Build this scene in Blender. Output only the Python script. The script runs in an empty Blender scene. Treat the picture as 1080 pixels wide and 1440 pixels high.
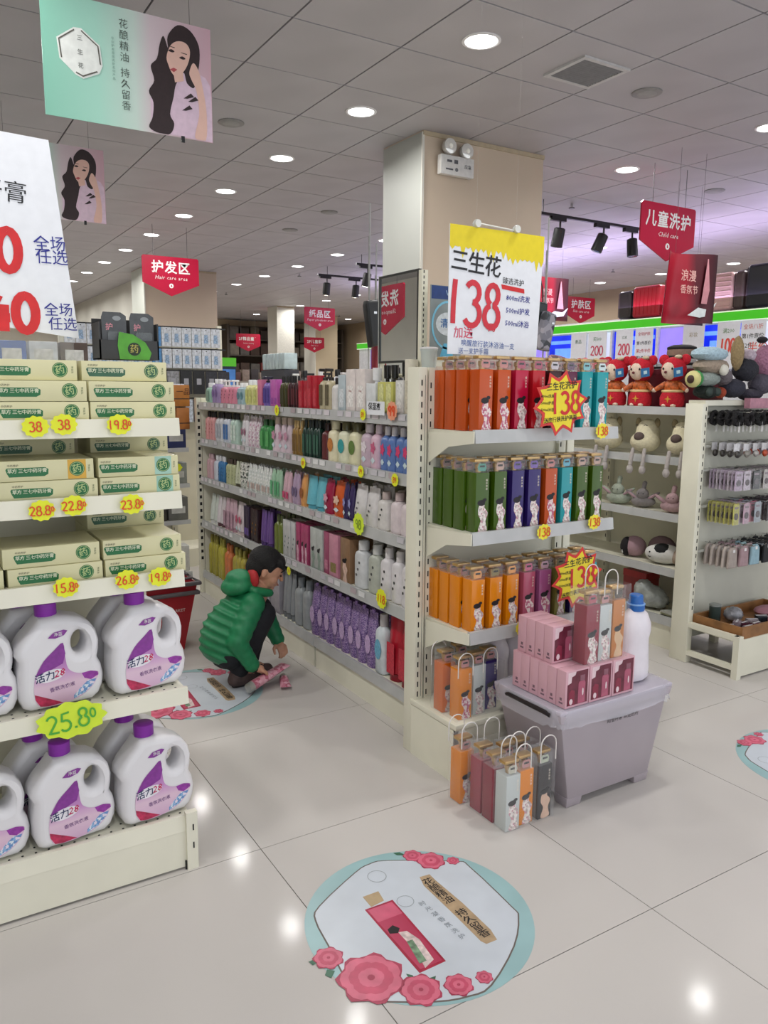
import bpy, bmesh, math, random
from mathutils import Vector, Matrix, Euler
random.seed(7)
PI = math.pi
sc = bpy.context.scene
COL = sc.collection

# ---------------------------------------------------------------- camera
CX, CY, FOC, HC = 540.0, 720.0, 1103.585, 1.5
def _ray(x, y): return Vector((x - CX, -(y - CY), -FOC))
_a = _ray(-145, 540).normalized(); _b = _ray(2360, 560).normalized()
_u = _b.cross(_a).normalized()
ROT = Matrix((_b, _a, _u))                      # camera axes -> world axes
cam_d = bpy.data.cameras.new('camera'); cam = bpy.data.objects.new('camera', cam_d); COL.objects.link(cam)
cam.matrix_world = Matrix.Translation((0, 0, HC)) @ ROT.to_4x4()
cam_d.sensor_fit = 'HORIZONTAL'; cam_d.sensor_width = 36.0; cam_d.lens = 36.0 * FOC / 1080.0
cam_d.clip_start = 0.05; cam_d.clip_end = 100
sc.camera = cam
def at_z(x, y, z=0.0):
    d = ROT @ _ray(x, y); t = (z - HC) / d.z; return Vector((0, 0, HC)) + d * t
def at_x(x, y, X):
    d = ROT @ _ray(x, y); t = X / d.x; return Vector((0, 0, HC)) + d * t
def at_y(x, y, Y):
    d = ROT @ _ray(x, y); t = Y / d.y; return Vector((0, 0, HC)) + d * t

# ---------------------------------------------------------------- world, exposure
w = bpy.data.worlds.new('shop_world'); sc.world = w; w.use_nodes = True
w.node_tree.nodes['Background'].inputs[0].default_value = (0.90, 0.94, 1.0, 1)
w.node_tree.nodes['Background'].inputs[1].default_value = 1.3
sc.view_settings.view_transform = 'Standard'; sc.view_settings.look = 'None'
sc.view_settings.gamma = 1.0; sc.view_settings.use_curve_mapping = False
sc.view_settings.exposure = 0.10
LAMP_W = 10.5
sc.cycles.max_bounces = 6; sc.cycles.transparent_max_bounces = 24
sc.cycles.diffuse_bounces = 3; sc.cycles.glossy_bounces = 3; sc.cycles.transmission_bounces = 4
sc.cycles.use_denoising = True
sc.cycles.caustics_reflective = False; sc.cycles.caustics_refractive = False
sc.cycles.sample_clamp_indirect = 6.0

# ---------------------------------------------------------------- materials
def s2l(c): return c / 12.92 if c <= 0.04045 else ((c + 0.055) / 1.055) ** 2.4
def hexc(h):
    h = h.lstrip('#'); return tuple(s2l(int(h[i:i+2], 16) / 255) for i in (0, 2, 4)) + (1,)
_m = {}
def mat(col, rough=0.5, metal=0.0, noise=0.06, scale=30.0, emit=0.0, alpha=None, bump=0.0, trans=0.0, tint=None):
    key = (col, rough, metal, noise, scale, emit, alpha, bump, trans, tint)
    if key in _m: return _m[key]
    m = bpy.data.materials.new('m_' + col.strip('#') + '_%d' % len(_m)); m.use_nodes = True
    nt = m.node_tree; b = nt.nodes['Principled BSDF']
    c = hexc(col)
    b.inputs['Roughness'].default_value = rough; b.inputs['Metallic'].default_value = metal
    if noise > 0 or bump > 0:
        tc = nt.nodes.new('ShaderNodeTexCoord'); n = nt.nodes.new('ShaderNodeTexNoise')
        n.inputs['Scale'].default_value = scale; n.inputs['Detail'].default_value = 2
        nt.links.new(tc.outputs['Object'], n.inputs['Vector'])
        r = nt.nodes.new('ShaderNodeValToRGB')
        k = 1 - noise * 1.6
        r.color_ramp.elements[0].color = (c[0] * k, c[1] * k, c[2] * k, 1)
        r.color_ramp.elements[1].color = tuple(min(1, v * (1 + noise)) for v in c[:3]) + (1,)
        r.color_ramp.elements[0].position = 0.3; r.color_ramp.elements[1].position = 0.7
        nt.links.new(n.outputs['Fac'], r.inputs['Fac']); nt.links.new(r.outputs['Color'], b.inputs['Base Color'])
        if bump > 0:
            bp = nt.nodes.new('ShaderNodeBump'); bp.inputs['Strength'].default_value = bump; bp.inputs['Distance'].default_value = 0.01
            nt.links.new(n.outputs['Fac'], bp.inputs['Height']); nt.links.new(bp.outputs['Normal'], b.inputs['Normal'])
    else:
        b.inputs['Base Color'].default_value = c
    if emit > 0:
        b.inputs['Emission Color'].default_value = c; b.inputs['Emission Strength'].default_value = emit
    if trans > 0: b.inputs['Transmission Weight'].default_value = trans
    if alpha is not None:                      # thin clear film: mostly see-through, glossy
        b.inputs['Alpha'].default_value = alpha
    _m[key] = m; return m
def gradient(cols, axis, lo, hi, rough=0.35):  # printed colour gradient along an object axis
    m = bpy.data.materials.new('m_print'); m.use_nodes = True; nt = m.node_tree; b = nt.nodes['Principled BSDF']
    b.inputs['Roughness'].default_value = rough
    tc = nt.nodes.new('ShaderNodeTexCoord'); sx = nt.nodes.new('ShaderNodeSeparateXYZ'); mr = nt.nodes.new('ShaderNodeMapRange')
    mr.inputs['From Min'].default_value = lo; mr.inputs['From Max'].default_value = hi
    nt.links.new(tc.outputs['Object'], sx.inputs[0]); nt.links.new(sx.outputs[axis], mr.inputs['Value'])
    r = nt.nodes.new('ShaderNodeValToRGB'); e = r.color_ramp.elements
    e[0].position = cols[0][0]; e[0].color = hexc(cols[0][1]); e[1].position = cols[-1][0]; e[1].color = hexc(cols[-1][1])
    for p, c in cols[1:-1]:
        q = e.new(p); q.color = hexc(c)
    nt.links.new(mr.outputs['Result'], r.inputs['Fac']); nt.links.new(r.outputs['Color'], b.inputs['Base Color'])
    return m
def patterned(cols, scale=60, rough=0.4, kind='VORONOI'):   # busy print on a pack
    m = bpy.data.materials.new('m_pattern'); m.use_nodes = True; nt = m.node_tree; b = nt.nodes['Principled BSDF']
    b.inputs['Roughness'].default_value = rough
    tc = nt.nodes.new('ShaderNodeTexCoord'); n = nt.nodes.new('ShaderNodeTexVoronoi' if kind == 'VORONOI' else 'ShaderNodeTexNoise')
    n.inputs['Scale'].default_value = scale
    nt.links.new(tc.outputs['Object'], n.inputs['Vector'])
    r = nt.nodes.new('ShaderNodeValToRGB'); r.color_ramp.interpolation = 'CONSTANT'; e = r.color_ramp.elements
    e[0].position = 0; e[0].color = hexc(cols[0]); e[1].position = 1 - 1 / len(cols); e[1].color = hexc(cols[-1])
    for i, c in enumerate(cols[1:-1]):
        q = e.new((i + 1) / len(cols)); q.color = hexc(c)
    if kind == 'VORONOI':
        s = nt.nodes.new('ShaderNodeSeparateColor'); nt.links.new(n.outputs['Color'], s.inputs[0]); nt.links.new(s.outputs[0], r.inputs['Fac'])
    else: nt.links.new(n.outputs['Fac'], r.inputs['Fac'])
    nt.links.new(r.outputs['Color'], b.inputs['Base Color']); return m
CREAM = mat('#e6e3d0', 0.42, 0, 0.03, 6)
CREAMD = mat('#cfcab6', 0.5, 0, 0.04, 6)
WHITE = mat('#e8e6e6', 0.4)
BLACK = mat('#161618', 0.4)
DARK = mat('#26211f', 0.6)
RAIL = mat('#b9bab9', 0.22, 0, 0.05, 12)
CHROME = mat('#c8c8c8', 0.15, 1.0, 0)
CLEAR = mat('#f4f6f6', 0.08, 0, 0, alpha=0.09)
BAGC = mat('#f6f6f6', 0.07, 0, 0, alpha=0.045)
FILM = mat('#e6e4ee', 0.18, 0, 0, alpha=0.32)
GOLD = mat('#c9a468', 0.28, 0.75, 0.05)
PAPER = mat('#e9ebf0', 0.6, 0, 0.02)
RED = mat('#d32226', 0.5); INK = mat('#1c1c20', 0.6, 0, 0); BLUEINK = mat('#2a2f8c', 0.6, 0, 0)
SIGNRED = mat('#b3173a', 0.25, 0, 0.05, 3)
GREENP = mat('#1e6b3c', 0.45, 0, 0.02)
YEL = mat('#eaf02a', 0.55, 0, 0.03); YELG = mat('#d8f03a', 0.55, 0, 0.03)
SLOT = mat('#1b1b1b', 0.8, 0, 0)

# ---------------------------------------------------------------- mesh helpers
class MB:
    def __init__(s): s.v = []; s.f = []
    def add(s, vs, fs):
        n = len(s.v); s.v += [tuple(v) for v in vs]; s.f += [tuple(i + n for i in f) for f in fs]; return s
    def box(s, x0, x1, y0, y1, z0, z1):
        return s.add([(x0,y0,z0),(x1,y0,z0),(x1,y1,z0),(x0,y1,z0),(x0,y0,z1),(x1,y0,z1),(x1,y1,z1),(x0,y1,z1)],
                     [(0,3,2,1),(4,5,6,7),(0,1,5,4),(1,2,6,5),(2,3,7,6),(3,0,4,7)])
    def frus(s, a, b, z0, z1, c0=(0,0), c1=(0,0)):     # a,b = (half x, half y) bottom / top
        v = []
        for (hx, hy), z, c in ((a, z0, c0), (b, z1, c1)):
            v += [(c[0]-hx,c[1]-hy,z),(c[0]+hx,c[1]-hy,z),(c[0]+hx,c[1]+hy,z),(c[0]-hx,c[1]+hy,z)]
        return s.add(v, [(0,3,2,1),(4,5,6,7),(0,1,5,4),(1,2,6,5),(2,3,7,6),(3,0,4,7)])
    def lathe(s, prof, n=16, c=(0,0,0), sx=1.0, sy=1.0, axis='z', sq=0):
        n0 = len(s.v); vs = []; fs = []
        for r, z in prof:
            for k in range(n):
                t = 2 * PI * k / n; ct, st = math.cos(t), math.sin(t)
                if sq: 
                    p = 2.0 / sq; ct = math.copysign(abs(ct) ** p, ct); st = math.copysign(abs(st) ** p, st)
                x, y = r * sx * ct, r * sy * st
                q = (x, y, z) if axis == 'z' else ((x, z, y) if axis == 'y' else (z, x, y))
                vs.append((q[0] + c[0], q[1] + c[1], q[2] + c[2]))
        for j in range(len(prof) - 1):
            for k in range(n):
                a, b = j * n + k, j * n + (k + 1) % n
                fs.append((a, b, b + n, a + n))
        fs.append(tuple(range(n - 1, -1, -1))); m = (len(prof) - 1) * n; fs.append(tuple(range(m, m + n)))
        return s.add(vs, fs)
    def cyl(s, r, z0, z1, n=16, c=(0,0), r2=None, axis='z'):
        cc = (c[0], c[1], 0) if axis == 'z' else ((c[0], 0, c[1]) if axis == 'y' else (0, c[0], c[1]))
        return s.lathe([(r, z0), (r if r2 is None else r2, z1)], n, cc, axis=axis)
    def ball(s, c, r, n=14, m=9, rot=None):
        if not hasattr(r, '__len__'): r = (r, r, r)
        vs = []; fs = []
        R = rot.to_matrix() if rot else None
        def put(p):
            q = Vector((p[0]*r[0], p[1]*r[1], p[2]*r[2]))
            if R: q = R @ q
            vs.append((q.x + c[0], q.y + c[1], q.z + c[2]))
        put((0, 0, -1))
        for j in range(1, m):
            t = PI * j / m
            for k in range(n):
                a = 2 * PI * k / n; put((math.sin(t) * math.cos(a), math.sin(t) * math.sin(a), -math.cos(t)))
        put((0, 0, 1)); L = len(vs) - 1
        for k in range(n):
            fs.append((0, 1 + (k + 1) % n, 1 + k)); b = 1 + (m - 2) * n; fs.append((L, b + k, b + (k + 1) % n))
        for j in range(m - 2):
            for k in range(n):
                a = 1 + j * n + k; b = 1 + j * n + (k + 1) % n; fs.append((a, b, b + n, a + n))
        return s.add(vs, fs)
    def tube(s, pts, r, n=8, closed=False):
        pts = [Vector(p) for p in pts]; N = len(pts)
        rr = r if hasattr(r, '__len__') else [r] * N
        t0 = (pts[1] - pts[0]).normalized(); up = Vector((0, 0, 1)) if abs(t0.z) < 0.9 else Vector((1, 0, 0))
        nx = t0.cross(up).normalized(); vs = []
        for i, p in enumerate(pts):
            if closed: t = (pts[(i + 1) % N] - pts[i - 1]).normalized()
            else: t = (pts[min(i + 1, N - 1)] - pts[max(i - 1, 0)]).normalized()
            nx = (nx - t * nx.dot(t)); nx = nx.normalized() if nx.length > 1e-6 else t.orthogonal().normalized()
            ny = t.cross(nx)
            for k in range(n):
                a = 2 * PI * k / n; vs.append(p + (nx * math.cos(a) + ny * math.sin(a)) * rr[i])
        fs = []
        for i in range(N if closed else N - 1):
            for k in range(n):
                a, b = i * n + k, i * n + (k + 1) % n; c, d = ((i + 1) % N) * n + k, ((i + 1) % N) * n + (k + 1) % n
                fs.append((a, b, d, c))
        if not closed: fs += [tuple(range(n - 1, -1, -1)), tuple(range((N - 1) * n, N * n))]
        return s.add(vs, fs)
    def poly(s, pts, th=0.0006, y=0.0):      # flat outline in the XZ plane facing -Y, with thickness
        n = len(pts); vs = [(p[0], y, p[1]) for p in pts] + [(p[0], y + th, p[1]) for p in pts]
        fs = [tuple(range(n)), tuple(range(2 * n - 1, n - 1, -1))] + [(i, i + n, (i + 1) % n + n, (i + 1) % n) for i in range(n)]
        return s.add(vs, fs)
    def capsule(s, a, b, ra, rb, n=12):
        a, b = Vector(a), Vector(b); d = b - a; L = d.length
        if L < 1e-5: return s.ball(a, ra, n, 8)
        M = d.to_track_quat('Z', 'Y').to_matrix(); pr = []
        for j in range(0, 5): t = PI / 2 * j / 4; pr.append((max(ra * math.sin(t), 1e-4), -ra * math.cos(t)))
        for j in range(0, 5): t = PI / 2 * j / 4; pr.append((max(rb * math.cos(t), 1e-4), L + rb * math.sin(t)))
        q = MB().lathe(pr, n); vs = [M @ Vector(v) + a for v in q.v]
        return s.add(vs, q.f)
    def xf(s, M):
        s.v = [tuple(M @ Vector(v)) for v in s.v]; return s
    def mesh(s, name):
        me = bpy.data.meshes.new(name); me.from_pydata(s.v, [], s.f); me.update(); return me
    def build(s, name, m, parent=None, smooth=False, bevel=0, loc=None, rot=None):
        me = s.mesh(name)
        bm = bmesh.new(); bm.from_mesh(me)
        bmesh.ops.recalc_face_normals(bm, faces=bm.faces) if smooth != 'keep' else None
        if bevel: bmesh.ops.bevel(bm, geom=[e for e in bm.edges], offset=bevel, segments=2, affect='EDGES', profile=0.5)
        bm.to_mesh(me); bm.free()
        return put(name, me, m, parent, smooth or bevel > 0, loc, rot)
def put(name, me, m, parent=None, smooth=False, loc=None, rot=None):
    o = bpy.data.objects.new(name, me); COL.objects.link(o)
    if m is not None and len(me.materials) == 0: me.materials.append(m)
    if smooth:
        me.shade_smooth() if smooth is True and len(me.polygons) > 400 else me.set_sharp_from_angle(angle=math.radians(40))
        if not (smooth is True and len(me.polygons) > 400):
            for p in me.polygons: p.use_smooth = True
    if parent: o.parent = parent
    if loc is not None: o.location = loc
    if rot is not None: o.rotation_euler = rot
    return o
def thing(name, label, cat, loc=(0,0,0), rz=0.0, group=None, tilt=None):
    o = bpy.data.objects.new(name, None); o.empty_display_size = 0.05; COL.objects.link(o)
    o.location = loc; o.rotation_euler = (0, 0, rz) if tilt is None else (tilt[0], tilt[1], rz)
    o['label'] = label; o['category'] = cat
    if group: o['group'] = group
    return o
def tag(o, label, cat, group=None):
    o['label'] = label; o['category'] = cat
    if group: o['group'] = group
    return o
def struct(o): o['kind'] = 'structure'; return o
def stuff(o): o['kind'] = 'stuff'; return o
def dup(root, loc=None, rz=None, label=None, group=None, scale=None):
    r = root.copy(); COL.objects.link(r)
    if loc is not None: r.location = loc
    if rz is not None: r.rotation_euler = (r.rotation_euler.x, r.rotation_euler.y, rz)
    if label: r['label'] = label
    if group: r['group'] = group
    if scale: r.scale = scale
    for ch in root.children:
        c = ch.copy(); COL.objects.link(c); c.parent = r
        for g in ch.children:
            d = g.copy(); COL.objects.link(d); d.parent = c
    return r
ORD = ['', 'first', 'second', 'third', 'fourth', 'fifth', 'sixth', 'seventh', 'eighth', 'ninth', 'tenth', 'eleventh', 'twelfth',
       'thirteenth', 'fourteenth', 'fifteenth', 'sixteenth', 'seventeenth', 'eighteenth', 'nineteenth', 'twentieth', 'twenty-first',
       'twenty-second', 'twenty-third', 'twenty-fourth', 'twenty-fifth', 'twenty-sixth', 'twenty-seventh', 'twenty-eighth',
       'twenty-ninth', 'thirtieth', 'thirty-first', 'thirty-second', 'thirty-third', 'thirty-fourth', 'thirty-fifth', 'thirty-sixth', 'thirty-seventh', 'thirty-eighth', 'thirty-ninth', 'fortieth']
def curve_mesh(cu):
    o = bpy.data.objects.new('tmp', cu); me = o.to_mesh()
    v = [tuple(x.co) for x in me.vertices]; f = [tuple(p.vertices) for p in me.polygons]
    o.to_mesh_clear(); bpy.data.objects.remove(o); return v, f
_tx = {}
def text(s, size, bold=0.0, x=0.0, z=0.0, y=0.0, shear=0.0, mb=None, sx=1.0, rot=0.0, sp=1.0, align='CENTER', line=1.0):
    key = (s, bold, shear, sp, align, line)
    if key not in _tx:
        cu = bpy.data.curves.new('t', 'FONT'); cu.body = s; cu.size = 1.0; cu.offset = bold; cu.shear = shear
        cu.align_x = align; cu.align_y = 'CENTER'; cu.resolution_u = 1; cu.space_character = sp; cu.space_line = line
        _tx[key] = curve_mesh(cu); bpy.data.curves.remove(cu)
    v, f = _tx[key]; mb = mb or MB(); c, t = math.cos(rot), math.sin(rot)
    out = []
    for p in v:
        px, pz = p[0] * size * sx, p[1] * size
        out.append((x + px * c - pz * t, y, z + px * t + pz * c))
    return mb.add(out, f)
def vtext(s, size, bold=0.0, x=0.0, z=0.0, y=0.0, mb=None, step=1.12, **k):     # characters stacked top to bottom
    mb = mb or MB(); n = len(s)
    for i, ch in enumerate(s): text(ch, size, bold, x, z + ((n - 1) / 2 - i) * size * step, y, mb=mb, **k)
    return mb
def arc(cx, cy, rx, ry, a0, a1, n=12):
    return [(cx + rx * math.cos(math.radians(a0 + (a1 - a0) * i / n)), cy + ry * math.sin(math.radians(a0 + (a1 - a0) * i / n))) for i in range(n + 1)]
DIG = {'0': [arc(.3, .5, .24, .46, 90, 450, 18)], '1': [[(.3, .98), (.27, .5), (.28, .02)]],
       '2': [arc(.28, .72, .22, .24, 160, -20, 9) + [(.4, .5), (.08, .06), (.2, .08), (.55, .05)]],
       '3': [arc(.26, .74, .22, .22, 150, -80, 9) + arc(.26, .27, .26, .26, 85, -150, 10)],
       '4': [[(.3, .95), (.05, .35), (.55, .36)], [(.42, .7), (.4, .0)]],
       '5': [[(.52, .95), (.18, .93), (.12, .55)] + arc(.26, .3, .25, .28, 110, -150, 10)],
       '6': [[(.45, .95), (.2, .7)] + arc(.3, .27, .2, .25, 150, 510, 14)], '7': [[(.06, .92), (.5, .93), (.25, .02)]],
       '8': [arc(.31, .74, .19, .22, 250, -70, 12) + arc(.3, .26, .24, .25, 70, -250, 14) + [(.25, .5)]],
       '9': [arc(.28, .7, .2, .22, 0, 360, 12) + [(.46, .5), (.4, .02)]], '.': [[(.05, .07), (.17, .07)]]}
def hand(s, h, wd, x=0.0, z=0.0, y=0.0, mb=None, sx=1.0, rot=0.0):
    """hand-painted number: every digit drawn as brush strokes"""
    mb = mb or MB(); adv = {'.': .22}; tot = sum(adv.get(c.lower(), .62) * (.55 if c == 'o' else 1) for c in s) * h * sx
    lay = 0.0; cx = -tot / 2; cr, sr = math.cos(rot), math.sin(rot)
    for ch in s:
        k = .5 if ch == 'o' else 1.0; g = DIG['0' if ch == 'o' else ch]; off = .32 if ch == 'o' else 0
        for st in g:
            pts = [(cx + p[0] * h * sx * k, (p[1] * k + off - .5) * h) for p in st]
            ww = wd * (.8 if ch == 'o' else 1)
            n_ = len(pts); vs = []; closed = math.hypot(pts[0][0] - pts[-1][0], pts[0][1] - pts[-1][1]) < 1e-4
            for i in range(n_):
                p_, q_ = pts[max(i - 1, 0)], pts[min(i + 1, n_ - 1)]
                if closed and i in (0, n_ - 1): p_, q_ = pts[n_ - 2], pts[1]
                L = math.hypot(q_[0] - p_[0], q_[1] - p_[1]) or 1e-6; nx, nz = -(q_[1] - p_[1]) / L * ww / 2, (q_[0] - p_[0]) / L * ww / 2
                for sg in (1, -1):
                    a_, b_ = pts[i][0] + sg * nx, pts[i][1] + sg * nz; vs.append((x + a_ * cr - b_ * sr, y - lay - .0005 * i / n_, z + a_ * sr + b_ * cr))
            mb.add(vs, [(2 * i + 1, 2 * i + 3, 2 * i + 2, 2 * i) for i in range(n_ - 1)]); lay += .0006
        cx += adv.get(ch, .62) * h * sx * (.55 if ch == 'o' else 1)
    return mb
def ring(rx, rz, n=24, lob=0, amp=0.0, cx=0.0, cz=0.0, ph=0.0):
    return [(cx + rx * (1 + amp * math.cos(lob * t + ph)) * math.cos(t), cz + rz * (1 + amp * math.cos(lob * t + ph)) * math.sin(t)) for t in [2 * PI * i / n for i in range(n)]]
def rrect(x0, x1, z0, z1, r, n=4):
    out = []
    for cx, cz, a in ((x1 - r, z1 - r, 0), (x0 + r, z1 - r, 90), (x0 + r, z0 + r, 180), (x1 - r, z0 + r, 270)):
        out += arc(cx, cz, r, r, a, a + 90, n)
    return out
def smooth(P, k=4, t=.5):
    n = len(P); out = []
    for i in range(n):
        a, b, c, d = P[i - 1], P[i], P[(i + 1) % n], P[(i + 2) % n]
        for j in range(k):
            u = j / k; h1, h2, h3, h4 = 2*u**3 - 3*u**2 + 1, -2*u**3 + 3*u**2, u**3 - 2*u**2 + u, u**3 - u**2
            out.append(tuple(h1*b[q] + h2*c[q] + h3*t*(c[q] - a[q]) + h4*t*(d[q] - b[q]) for q in (0, 1)))
    return out
def puff(outline, holes=(), depth=0.05, bev=0.02, res=3):
    """solid with rounded edges from an XZ outline (front towards -Y), centred on y=0; returns MB"""
    cu = bpy.data.curves.new('p', 'CURVE'); cu.dimensions = '2D'; cu.fill_mode = 'BOTH'
    for ol in [outline] + list(holes):
        sp = cu.splines.new('POLY'); sp.points.add(len(ol) - 1); sp.use_cyclic_u = True
        for i, p in enumerate(ol): sp.points[i].co = (p[0], p[1], 0, 1)
    cu.extrude = max(depth / 2 - bev, 0.0); cu.bevel_depth = bev; cu.bevel_resolution = res; cu.offset = -bev
    v, f = curve_mesh(cu); bpy.data.curves.remove(cu)
    return MB().add([(p[0], p[2], p[1]) for p in v], f)
def blob(mb, voxel, smooth=4, name='b'):
    me = mb.mesh(name); o = bpy.data.objects.new('tmpb', me); COL.objects.link(o)
    r = o.modifiers.new('r', 'REMESH'); r.mode = 'VOXEL'; r.voxel_size = voxel; r.use_smooth_shade = True
    if smooth:
        s = o.modifiers.new('s', 'SMOOTH'); s.iterations = smooth; s.factor = .6
    dg = bpy.context.evaluated_depsgraph_get()
    out = bpy.data.meshes.new_from_object(o.evaluated_get(dg)); bpy.data.objects.remove(o); out.name = name
    return out
def look_box(w, d, h, z0=0.0): return MB().box(-w/2, w/2, -d/2, d/2, z0, z0 + h)

# ================================================================= STRUCTURE
HCEIL = 3.205; X0, X1, Y0, Y1 = -3.2, 10.6, -1.6, 19.8
TS = 0.865; FX, FY = 0.905, 1.365
fl = struct(MB().box(X0, X1, Y0, Y1, -0.1, -0.004).build('floor', mat('#77726a', 0.7)))
tm = mat('#cbc6c1', 0.10, 0, 0.035, 1.2)
tm.node_tree.nodes['Principled BSDF'].inputs['Specular IOR Level'].default_value = 0.05
def tile_mesh(nm, wx, wy, z0, z1, g): return MB().box(g, wx - g, g, wy - g, z0, z1).mesh(nm)
tme = tile_mesh('tile', TS, TS, -0.004, 0.0, 0.0014); tme.materials.append(tm)
ti = []
i0 = int(math.floor((X0 - FX) / TS)); 
for i in range(i0, 40):
    for j in range(-4, 40):
        x, y = FX + i * TS, FY + j * TS
        if x >= X0 - .01 and x + TS <= X1 + .6 and y >= Y0 - .01 and y + TS <= Y1 + .6: ti.append((x, y))
def seen(x, y): 
    c = ROT.transposed() @ Vector((x, y, -HC)); 
    return c.z < -0.3 and abs(c.x / -c.z) < .62
ti.sort(key=lambda p: (0 if seen(p[0] + .43, p[1] + .43) else 50) + math.hypot(p[0], p[1]))
rest = MB()
for k, (x, y) in enumerate(ti):
    if k < 290:
        o = bpy.data.objects.new('tile', tme); COL.objects.link(o); o.parent = fl; o.location = (x, y, 0)
    else: rest.box(x + .0014, x + TS - .0014, y + .0014, y + TS - .0014, -.004, 0)
if rest.v: stuff(rest.build('outer_tiles', tm, fl))
# ceiling: slab, lay-in panels with recessed joints
ce = struct(MB().box(X0, X1, Y0, Y1, HCEIL + .012, HCEIL + .1).build('ceiling', mat('#343234', .8)))
CS = 0.6; PXo, PYo = 1.705, 3.025
cm = mat('#b6b2b5', 0.6, 0, 0.05, 2.0)
pme = MB().box(.005, CS - .005, .005, CS - .005, HCEIL, HCEIL + .012).mesh('ceiling_panel'); pme.materials.append(cm)
VENT = (3, 0)
pl = []
for i in range(-9, 16):
    for j in range(-8, 29):
        x, y = PXo + i * CS, PYo + j * CS
        if x >= X0 - .6 and x <= X1 and y >= Y0 - .6 and y <= Y1: pl.append((x, y))
def seenc(x, y):
    c = ROT.transposed() @ Vector((x, y, HCEIL - HC)); return c.z < -0.3 and abs(c.x / -c.z) < .62 and (c.y / -c.z) < .75
pl.sort(key=lambda p: (0 if seenc(p[0] + .3, p[1] + .3) else 60) + math.hypot(p[0], p[1]))
rest = MB()
for k, (x, y) in enumerate(pl):
    if k < 290:
        o = bpy.data.objects.new('ceiling_panel', pme); COL.objects.link(o); o.parent = ce; o.location = (x, y, 0)
    else: rest.box(x + .0035, x + CS - .0035, y + .0035, y + CS - .0035, HCEIL, HCEIL + .012)
stuff(rest.build('outer_ceiling_panels', cm, ce))
WALL = mat('#c9b99c', .7, 0, .03, 2); WALLW = mat('#d9d6cb', .6, 0, .03, 2)
struct(MB().box(X1, X1 + .1, Y0, Y1, 0, HCEIL).build('wall_right', mat('#a8957c', .7, 0, .03, 2)))
struct(MB().box(X0, X1, Y1, Y1 + .1, 0, HCEIL).build('wall_back', WALL))
struct(MB().box(X0 - .1, X0, Y0, Y1, 0, HCEIL).build('wall_left', WALLW))
def column(nm, x0, x1, y0, y1, sidem, frontm):
    o = struct(MB().box(x0, x1, y0, y1, 0, HCEIL).build(nm, frontm))
    MB().box(x0 - .004, x0, y0 + .004, y1 - .004, 0.01, HCEIL - .01).build('side_cladding', sidem, o)
    MB().box(x0 - .006, x0 + .012, y0 - .006, y0 + .004, .01, HCEIL - .01).build('corner_bead', WALLW, o)
    MB().box(x0, x1, y0 - .012, y0, HCEIL - .03, HCEIL - .002).build('top_trim', mat('#b5a58a', .7), o)
    return o
COLM = mat('#c9b7a2', .65, 0, .03, 2)
column('trim_1', 3.125, 4.205, 4.63, 5.13, mat('#b4b6b0', .5, 0, .03, 2), COLM)
column('trim_2', 3.15, 4.24, 11.8, 12.5, mat('#d6d9cf', .5, 0, .03, 2), COLM)
struct(MB().box(3.4, 3.52, 12.5, Y1, 0, HCEIL).build('wall_side', WALLW))
column('trim_3', 8.6, 9.2, 17.2, 17.8, WALLW, WALL)
column('trim_6', 7.0, 7.4, 15.8, 16.3, WALLW, mat('#d0cec4', .6))
column('trim_4', 9.75, 10.55, 15.4, 16.0, WALLW, WALL)
# ceiling lamps
LENS = mat('#ffffff', .4, 0, 0, emit=7.0)
lamp0 = None
lid = bpy.data.lights.new('downlight_beam', 'AREA'); lid.shape = 'DISK'; lid.size = 0.15; lid.energy = LAMP_W; lid.color = (1.0, .985, .955); lid.spread = math.radians(165)
rows = {0.2: 'left-hand', 2.6: 'aisle', 5.0: 'middle', 7.4: 'right', 9.8: 'far right'}
for rx_, nm in rows.items():
    for j in range(15):
        y = 0.945 + j * 1.2 if rx_ != 7.4 else 1.1 + j * 1.2
        if rx_ >= 5.0 and y < 3.0: continue
        if y > 19: continue
        if lamp0 is None:
            t = thing('ceiling_downlight', '', 'lamp')
            MB().lathe([(.098, 0), (.098, -.004), (.085, -.007), (.080, -.003), (.080, 0)], 24).build('rim', WHITE, t, True)
            MB().lathe([(.079, -.0015), (.079, -.0045), (.06, -.006)], 24).build('lens', LENS, t, True)
            L = bpy.data.objects.new('beam', lid); COL.objects.link(L); L.parent = t; L.location = (0, 0, -.012)
            lamp0 = t
        else: t = dup(lamp0)
        t.location = (rx_, y, HCEIL); t['group'] = 'round ceiling downlights'
        t['label'] = 'round white ceiling light, %s from the front in the %s row' % (ORD[j + 1], nm); t['category'] = 'lamp'
for k, (px, py) in enumerate([(325, 172), (910, 130), (463, 298), (408, 323), (1005, 268)]):
    p = at_z(px, py, HCEIL)
    t = thing('ceiling_speaker', ['round flat ceiling speaker near the large hanging poster', 'round flat ceiling speaker right of the air vent', 'unlit round ceiling disc left of the pillar, nearer one', 'unlit round ceiling disc left of the pillar, farther one', 'unlit round ceiling disc above the red child care sign'][k], 'speaker', (p.x, p.y, HCEIL))
    MB().lathe([(.085, 0), (.085, -.006), (.075, -.010)], 20).build('rim', mat('#8d8b89', .5), t, True)
    MB().lathe([(.055, -.0105), (.05, -.013)], 20).build('grille', mat('#9c9a98', .6), t, True)
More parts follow.
